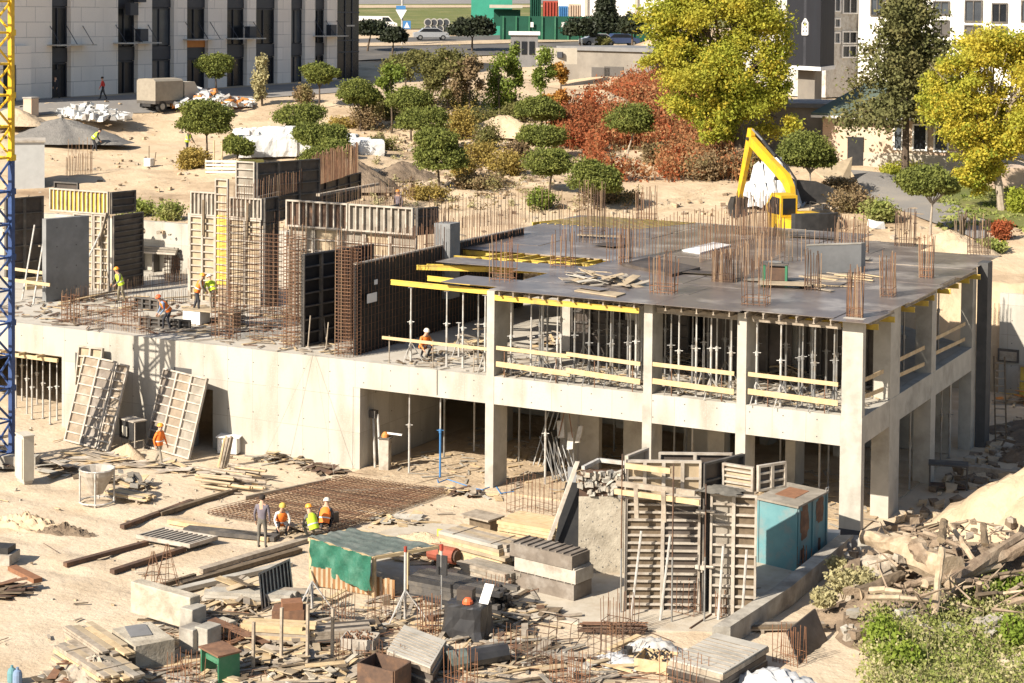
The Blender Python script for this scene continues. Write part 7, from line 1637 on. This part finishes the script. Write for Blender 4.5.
for x in (214,222): p = atT(x,172); b = MB(); b.tube(p,p+V(0,0,2.0),.05,'timber',6); solo('stake', b, p, 'pale timber stake beside the pine trunk, %s' % ('left' if x == 214 else 'right'), 'stake')
b = MB(); p = atT(149,166); b.cbox(p,.5,.4,.5,'white_paint'); b.tube(p,p+V(0,0,1.3),.03,'timber_dark',5); b.tube(p+V(.4,0,0),p+V(.4,.2,.9),.03,'timber_dark',5); solo('paint_bucket', b, p, 'small white tub with sticks on the far sand', 'tub')
# surveyor tripod
p = at(1003,272,5.0); t = thing('survey_tripod', p, 'surveyor tripod with a yellow head on the right bank', 'tripod')
for a in (.2,2.3,4.4): b = MB(); b.tube(p+hv(a)*.62,p+V(0,0,1.35),.04,'white_paint',5); b.build('leg', t)
b = MB(); b.cbox(p+V(0,0,1.36),.22,.22,.28,'beam_yellow'); b.build('head', t)
b = MB(); p = at(998,279,5.0); b.cbox(p,.55,.3,.25,'beam_yellow',.4); solo('yellow_case', b, p, 'yellow instrument case on the ground by the surveyor tripod', 'case')
fence_bars(V(.2,28.2,4.9),V(14,28.2,4.9),.7,.18,'row of short bars along the top of the right retaining wall','rust')
heap(atT(950,250),2.2,1.6,1.0,'sand_pale','small sand heap behind the deck corner bars','sand_heap','heap',51,.25)
b = MB(); p = atT(960,247)+V(0,0,.5); [b.tube(p+V(U(-.2,.2),U(-.2,.2),0),p+V(U(-.4,.4),U(-.4,.4),U(.8,1.5)),U(.05,.12),'timber_dark',5,r2=.03) for _ in range(9)]; solo('tree_stump', b, p, 'dark upturned stump on the sand heap behind the deck', 'stump')
b = MB(); p = atT(877,228); b.rock(p+V(0,0,.2),.45,'white_sheet'); solo('white_sack', b, p, 'white sack lying at the weedy bank behind the deck', 'sack')
# white sheeted heap behind the excavator
cloth(atT(771,206),1.7,1.5,2.7,'white_sheet','big white sheeted heap behind the excavator boom','sheeted_heap','sheet',12)
# ---------------------------------------------------------------- excavator
p = at(800,252,5.9); s_ = ppm(p); t = thing('excavator', p, 'yellow tracked excavator with raised boom beyond the deck', 'excavator')
f_ = (_fh*.94-_rt*.33).normalized(); r_ = V(f_.y,-f_.x,0)      # it points away to the left
def X(a,c,z): return p+f_*a+r_*c+UZ*z
for s in (-1,1):
    b = MB(); pts = [(-1.9,.15),(-2.1,.5),(-1.9,.85),(1.9,.85),(2.1,.5),(1.9,.15),(1.5,0),(-1.5,0)]
    b.ext([X(a,s*1.25-.3,z) for a,z in pts],r_*.6,'machine_dark'); b.build('track', t)
b = MB(); b.lathe(X(0,0,.8),[(.8,0),(.8,.3)],'machine_dark',16); b.build('turntable', t)
b = MB(); b.ext([X(a,-1.3,1.1) for a in ()] or [X(1.3,-1.25,1.1),X(-1.4,-1.25,1.1),X(-1.4,1.25,1.1),X(1.3,1.25,1.1)],UZ*.75,'machine_yellow'); b.ext([X(.1,-.3,1.855),X(-1.4,-.3,1.855),X(-1.4,1.1,1.855),X(.1,1.1,1.855)],UZ*.3,'machine_yellow'); b.build('upper_body', t)
b = MB(); arc = [X(-1.42-.55*math.cos((k/8-.5)*2.6),1.33*math.sin((k/8-.5)*3.14),1.05) for k in range(9)]; b.ext([X(-1.42,-1.3,1.05)]+arc+[X(-1.42,1.3,1.05)],UZ*1.15,'machine_dark'); b.build('counterweight', t)
b = MB(); b.ext([X(1.35,-1.25,1.86),X(-.2,-1.25,1.86),X(-.2,-1.25,3.0),X(.9,-1.25,3.05),X(1.45,-1.25,2.4)],r_*.95,'machine_yellow'); cabo = b.build('cab', t)
b = MB()
for sd in (-1.262,-.288): b.ext([X(1.2,sd,2.0),X(-.05,sd,2.0),X(-.05,sd,2.85),X(.8,sd,2.88),X(1.28,sd,2.4)],r_*(-.01 if sd < -1 else .01),'glass_dark')
b.ext([X(-.205,-1.15,2.0),X(-.205,-.42,2.0),X(-.205,-.42,2.85),X(-.205,-1.15,2.85)],-f_*.01,'glass_dark'); b.build('pane', cabo)
def arm(pts, wd, m, nm, off=.25):
    b = MB(); b.ext([X(a,off-wd/2,z) for a,z in pts],r_*wd,m); return b.build(nm, t)
arm([(.9,1.3),(1.4,1.3),(1.8,2.9),(2.3,3.4),(6.35,5.15),(6.55,5.6),(6.3,5.72),(4.0,4.72),(1.95,3.9),(1.4,3.3)],.3,'machine_yellow','boom')
arm([(6.15,6.05),(6.5,6.1),(6.75,5.3),(7.85,2.1),(7.55,2.0),(6.35,4.9),(6.05,5.7)],.24,'machine_yellow','stick')
arm([(7.4,2.1),(7.85,2.15),(8.2,1.7),(8.1,1.0),(7.7,.7),(7.2,.9),(7.5,1.2),(7.55,1.6)],.9,'machine_dark','bucket')
for c_ in (-.05,.55): b = MB(); b.tube(X(1.7,c_,1.7),X(2.35,c_,2.6),.09,'machine_dark',8); b.tube(X(2.35,c_,2.6),X(3.0,c_,3.55),.055,'steel',8); b.build('boom_ram', t)
b = MB(); b.tube(X(3.4,.25,4.75),X(4.9,.25,5.5),.08,'machine_dark',8); b.tube(X(4.9,.25,5.5),X(6.2,.25,6.05),.05,'steel',8); b.build('stick_ram', t)
b = MB(); b.tube(X(6.75,.25,5.75),X(7.5,.25,3.4),.065,'machine_dark',8); b.tube(X(7.5,.25,3.4),X(7.95,.25,2.2),.045,'steel',8); b.build('bucket_ram', t)
b = MB(); b.path([X(1.3,.5,2.4),X(1.5,.5,3.6),X(2.2,.48,4.1),X(4.2,.46,4.95),X(6.1,.45,5.8),X(6.5,.42,5.4),X(7.1,.42,3.9)],.035,'black',6); b.path([X(1.2,.45,2.4),X(1.42,.47,3.7),X(2.2,.46,4.2),X(4.2,.44,5.05),X(6.0,.43,5.95)],.03,'black',6); b.build('hose', t)
for a_,z_ in ((1.15,1.6),(6.35,5.5),(7.7,2.1),(2.95,3.6)): b = MB(); b.tube(X(a_,.0,z_),X(a_,.52,z_),.1,'machine_dark',8); b.build('pin', t)
b = MB(); b.cbox(X(-.6,.85,2.16),.9,.6,.12,'machine_dark',math.atan2(f_.y,f_.x)); b.build('engine_grille', t)
b = MB(); b.path([X(1.2,1.2,1.86),X(1.2,1.2,2.5),X(-.9,1.2,2.5),X(-.9,1.2,1.86)],.025,'machine_dark',5); b.build('handrail', t)
b = MB(); b.tube(X(-.9,.8,1.9),X(-.9,.8,2.6),.07,'machine_dark',7); b.build('exhaust', t)
b = MB(); o = atT(815,205); b.ext([o+V(0,0,.1)-_rt*1.3,o+_rt*2.4+V(0,0,.1),o+_rt*1.8+V(0,0,.7),o+_rt*.2+V(0,0,1.3),o-_rt*1.2+V(0,0,1.4)],_fh*1.0,'machine_dark'); solo('spare_bucket', b, o, 'black spare digger bucket on the ground right of the boom', 'bucket')
# ================================================================ PEOPLE
def person(P, facing, pose, top, legs, label, vest=None, helmet=None, hair='hair', H=1.75, seed=0):
    """one skinned body: joints with radii, posed, then vest and helmet as children"""
    rnd = random.Random(seed); P = Vector(P); F = Vector(facing); F.z = 0; F.normalize(); RT = V(F.y,-F.x,0); k = H/1.75
    W = lambda x,y,z: P+(RT*x+F*y+UZ*z)*k
    bend, pz, step, kneel = {'stand':(0,.95,.0,0),'walk':(.06,.93,.26,0),'bend':(.75,.92,.1,0),'lean':(.35,.93,.1,0),'crouch':(.45,.42,.0,1)}[pose]
    cb, sb = math.cos(bend), math.sin(bend)
    def T(x,y,z): y2 = y*cb+z*sb; z2 = -y*sb+z*cb; return (x, y2-(.12 if pose == 'bend' else 0), z2+pz)       # torso frame above the pelvis
    J, E, Rr, Mt = [], [], [], []
    def j(p, r, m, par=None):
        J.append(W(*p)); Rr.append((r*k, r*k*.85) if not isinstance(r, tuple) else (r[0]*k, r[1]*k)); Mt.append(m)
        if par is not None: E.append((par, len(J)-1))
        return len(J)-1
    pel = j(T(0,0,0),(.155,.12),legs); sp = j(T(0,0,.2),(.15,.11),top,pel); ch = j(T(0,.0,.40),(.175,.12),top,sp); nk = j(T(0,.0,.55),(.06,.06),'skin',ch)
    hb = bend*.45; hy, hz = math.sin(hb), math.cos(hb); n0 = T(0,.0,.55)
    hd = j((0,n0[1]+.09*hy+.015,n0[2]+.09*hz),(.085,.09),'skin',nk); ht = j((0,n0[1]+.20*hy+.02,n0[2]+.20*hz),(.085,.095),'skin',hd); hc = (0,n0[1]+.15*hy+.02,n0[2]+.15*hz)
    j((0,hc[1]+.115,hc[2]-.01),(.014,.018),'skin',hd)
    for s in (-1,1):
        sh = j(T(s*.19,0,.47),.068,top,ch)
        if pose in ('bend','crouch','lean'): el = (T(s*.27,.14,.26)); wr = T(s*.20,.36,.14) if pose != 'bend' else T(s*.17,.42,.2)
        elif pose == 'walk': el = T(s*.25,-.08*s,.20); wr = T(s*.25,.10-.1*s,-.02)
        else: el = T(s*.25,-.03,.2); wr = T(s*.24,.06,-.04)
        e_ = j(el,.05,top,sh); w_ = j(wr,.034,top,e_); dv = Vector(wr)-Vector(el); dv.normalize(); pm = Vector(wr)+dv*.08; p_ = j(tuple(pm),(.038,.022),'skin',w_)
        side = Vector((1,0,0)).cross(dv).normalized()
        for q in range(4):
            b0 = pm+side*(.026*(q-1.5)/1.5)+dv*.03; b1 = b0+dv*(.05,.06,.056,.042)[q]+Vector((-s*.02,0,0)); f0 = j(tuple(b0),.010,'skin',p_); j(tuple(b1),.008,'skin',f0)
        t0 = j(tuple(pm-dv*.03+side*.035),.011,'skin',p_); j(tuple(pm+side*.06+dv*.02),.009,'skin',t0)
        if kneel: hip = (s*.11,.0,pz); kn = (s*.17,.42,.47); an = (s*.15,.12,.09)
        else:
            st = step*s; hip = T(s*.095,0,-.03); hip = (hip[0],hip[1],pz-.03); kn = (s*.11,st*.55+.03,.5); an = (s*.12,st-(.05 if st < 0 else 0),.09+(.03 if st < -.1 else 0))
        h_ = j(hip,.095,legs,pel); kk_ = j(kn,.068,legs,h_); cf = j(((kn[0]+an[0])/2,(kn[1]+an[1])/2-.02,(kn[2]+an[2])/2),.06,legs,kk_); a_ = j(an,.045,legs,cf); j((an[0],an[1]+.17,.045),(.042,.035),'cloth_dark',a_)
    me = bpy.data.meshes.new('person'); me.from_pydata(J, E, []); me.update(); tmp = bpy.data.objects.new('tmp', me); COL.objects.link(tmp)
    sk = tmp.modifiers.new('skin','SKIN'); ss = tmp.modifiers.new('sub','SUBSURF'); ss.levels = 1; ss.render_levels = 1
    for i, v in enumerate(me.skin_vertices[0].data): v.radius = Rr[i]; v.use_root = (i == 0)
    bpy.context.view_layer.update(); dg = bpy.context.evaluated_depsgraph_get(); ev = tmp.evaluated_get(dg); m2 = bpy.data.meshes.new_from_object(ev)
    names = sorted(set(Mt)|{'hair'}); segs = [(J[a],J[b],Mt[b]) for a,b in E]
    m2.materials.clear()
    for n_ in names: m2.materials.append(MATS[n_])
    mi = []
    for f in m2.polygons:
        c = f.center; best = None
        for a,b_,m in segs:
            ab = b_-a; t = max(0,min(1,(c-a).dot(ab)/max(1e-9,ab.length_squared))); d = (c-a-ab*t).length
            if best is None or d < best[0]: best = (d,m)
        mi.append(names.index(best[1]))
    m2.polygons.foreach_set('material_index', mi); m2.polygons.foreach_set('use_smooth',[True]*len(mi))
    hcw = W(*hc)
    b = MB()                                                     # eyes, brows, mouth and ears, joined to the body
    for s in (-1,1):
        b.blob(hcw+(RT*(s*.032)+F*.088+UZ*.005)*k,.009,.009,.008,'hair',6,4); b.blob(hcw+(RT*(s*.088)+UZ*-.005)*k,.012,.02,.028,'skin',6,4)
    b.par(hcw+(RT*-.025+F*.085+UZ*-.06)*k,RT*.05*k,F*.008*k,UZ*.008*k,'red')
    vs = [tuple(v.co) for v in m2.vertices]; fs = [list(p.vertices) for p in m2.polygons]
    bd = MB(); bd.v = [tuple(v) for v in vs]; bd.f = fs; bd.mats = names[:]; bd.m = mi[:]
    for f_, q in zip(b.f, b.m): pass
    o0 = len(bd.v); bd.v += b.v
    for f_, q in zip(b.f, b.m): bd.f.append([i+o0 for i in f_]); bd.m.append(bd._mi(b.mats[q]))
    bpy.data.objects.remove(tmp); body = bd.build('person', None, P, True); tag(body, label, 'person', None)
    def child(mb, nm, sm=True): return mb.build(nm, body, None, sm)
    if vest:
        v = MB(); n = 12; rings = []
        for z,rx,ry in ((-.04,.19,.15),(.1,.19,.145),(.3,.205,.15),(.44,.19,.14),(.52,.10,.09)):
            rings.append([W(*T(rx*math.cos(6.283*i/n),ry*math.sin(6.283*i/n),z)) for i in range(n)])
        v.add(sum(rings,[]),[(a*n+i,a*n+(i+1)%n,(a+1)*n+(i+1)%n,(a+1)*n+i) for a in range(4) for i in range(n)],vest)
        rr = [[W(*T(.208*math.cos(6.283*i/n),.156*math.sin(6.283*i/n),z)) for i in range(n)] for z in (.12,.165)]
        v.add(rr[0]+rr[1],[(i,(i+1)%n,n+(i+1)%n,n+i) for i in range(n)],'white_paint'); child(v,'vest')
    hv_ = MB(); ax = (UZ*hz+F*hy).normalized(); n = 12; ctr = hcw+ax*.035*k; a1 = RT; a2 = ax.cross(RT).normalized()
    prof = [(.128,.0),(.118,.03),(.105,.07),(.075,.105),(.03,.122)] if helmet else [(.098,-.03),(.104,.03),(.094,.07),(.06,.1),(.02,.11)]
    vs = [ctr+(a1*math.cos(6.283*i/n)*r_+a2*math.sin(6.283*i/n)*r_*1.12+ax*z)*k for r_,z in prof for i in range(n)]
    off = F*(-.012*k if not helmet else .005*k); vs = [q+off for q in vs]
    hv_.add(vs,[(a*n+i,a*n+(i+1)%n,(a+1)*n+(i+1)%n,(a+1)*n+i) for a in range(4) for i in range(n)]+[tuple(4*n+i for i in range(n))],helmet or hair); child(hv_,'helmet' if helmet else 'hair')
    return body
AW, TO = _fh, -_fh
person(at(262,549),(_fh+_rt*.15),'stand','cloth_mauve','cloth_grey','man in a mauve jacket and grey trousers standing with his back turned',H=1.82,seed=1)
person(at(281,535),(TO+_rt*.3),'crouch','cloth_white','cloth_dark','crouching worker with white sleeves, orange vest and yellow helmet beside the mauve man','vest_orange','beam_yellow',seed=2)
person(at(314,540),(_fh*.7-_rt*.7),'crouch','cloth_grey','cloth_khaki','crouching worker in a lime vest and orange helmet by the tarpaulin hut','vest_lime','helmet_orange',seed=3)
person(at(324,534),(_fh+_rt*.2),'crouch','cloth_dark','cloth_dark','crouching worker in a plain orange vest and white helmet by the hut','vest_orange','helmet_white',seed=4)
person(at(159,467),(_rt*.8+_fh*-.4),'walk','vest_orange','cloth_tan','worker walking in orange past the shadowed leaning shutter','vest_orange','helmet_orange',seed=5)
person(at(121,303,Z2),(TO-_rt*1.2),'lean','cloth_grey','cloth_khaki','lime vested worker on the gangway before the dark end shutter','vest_lime','helmet_orange',seed=6)
person(at(166,331,Z2),(_rt*-.9-_fh*.5),'bend','cloth_blue','cloth_dark','worker with a red helmet and orange vest bending at the floor edge','vest_orange','helmet_red',seed=7)
person(at(197,312,Z2+.5),(_rt*.9+_fh*.1),'lean','cloth_tan','cloth_dark','worker in an orange vest standing on the ply platform','vest_orange','helmet_orange',seed=8)
person(at(212,311,Z2+.5),(_fh*.8-_rt*.5),'bend','vest_lime','cloth_tan','worker in a lime vest stooping on the ply platform','vest_lime','helmet_white',seed=9)
person(at(423,357,Z2),(TO+_rt*.6),'crouch','orange','cloth_dark','worker in orange crouching on the floor above the entrance','vest_orange','helmet_white',seed=10)
person(at(398,222,6.7),(TO-_rt*.5),'stand','cloth_mauve','cloth_dark','worker with an orange helmet half hidden behind the short dark shutter',None,'helmet_orange',seed=11)
person(atT(103,100),(-_rt),'walk','cloth_red','cloth_dark','man in a red jacket walking past the office facade',seed=12)
person(atT(56,99),(-_fh-_rt*.4),'walk','cloth_dark','cloth_dark','man in black before the office door',seed=13)
b_ = person(atT(187,155),(_rt*.9-_fh*.3),'lean','cloth_grey','cloth_dark','worker in a lime vest shovelling on the far sand','vest_lime',None,seed=14)
person(atT(95,152),(_rt*1.0+_fh*.2),'bend','cloth_dark','cloth_dark','worker in a lime vest stooping behind the rusty bars','vest_lime',None,seed=15)
p = atT(187,155); b = MB(); b.tube(p+_rt*.25+UZ*1.1,p+_rt*1.1+UZ*.1,.02,'timber',5); b.par(p+_rt*1.05-_fh*.12+UZ*.0,_rt*.3,_fh*.24,UZ*.04,'steel'); solo('shovel', b, p+_rt*.6, 'shovel held by the lime vested man on the far sand', 'shovel')
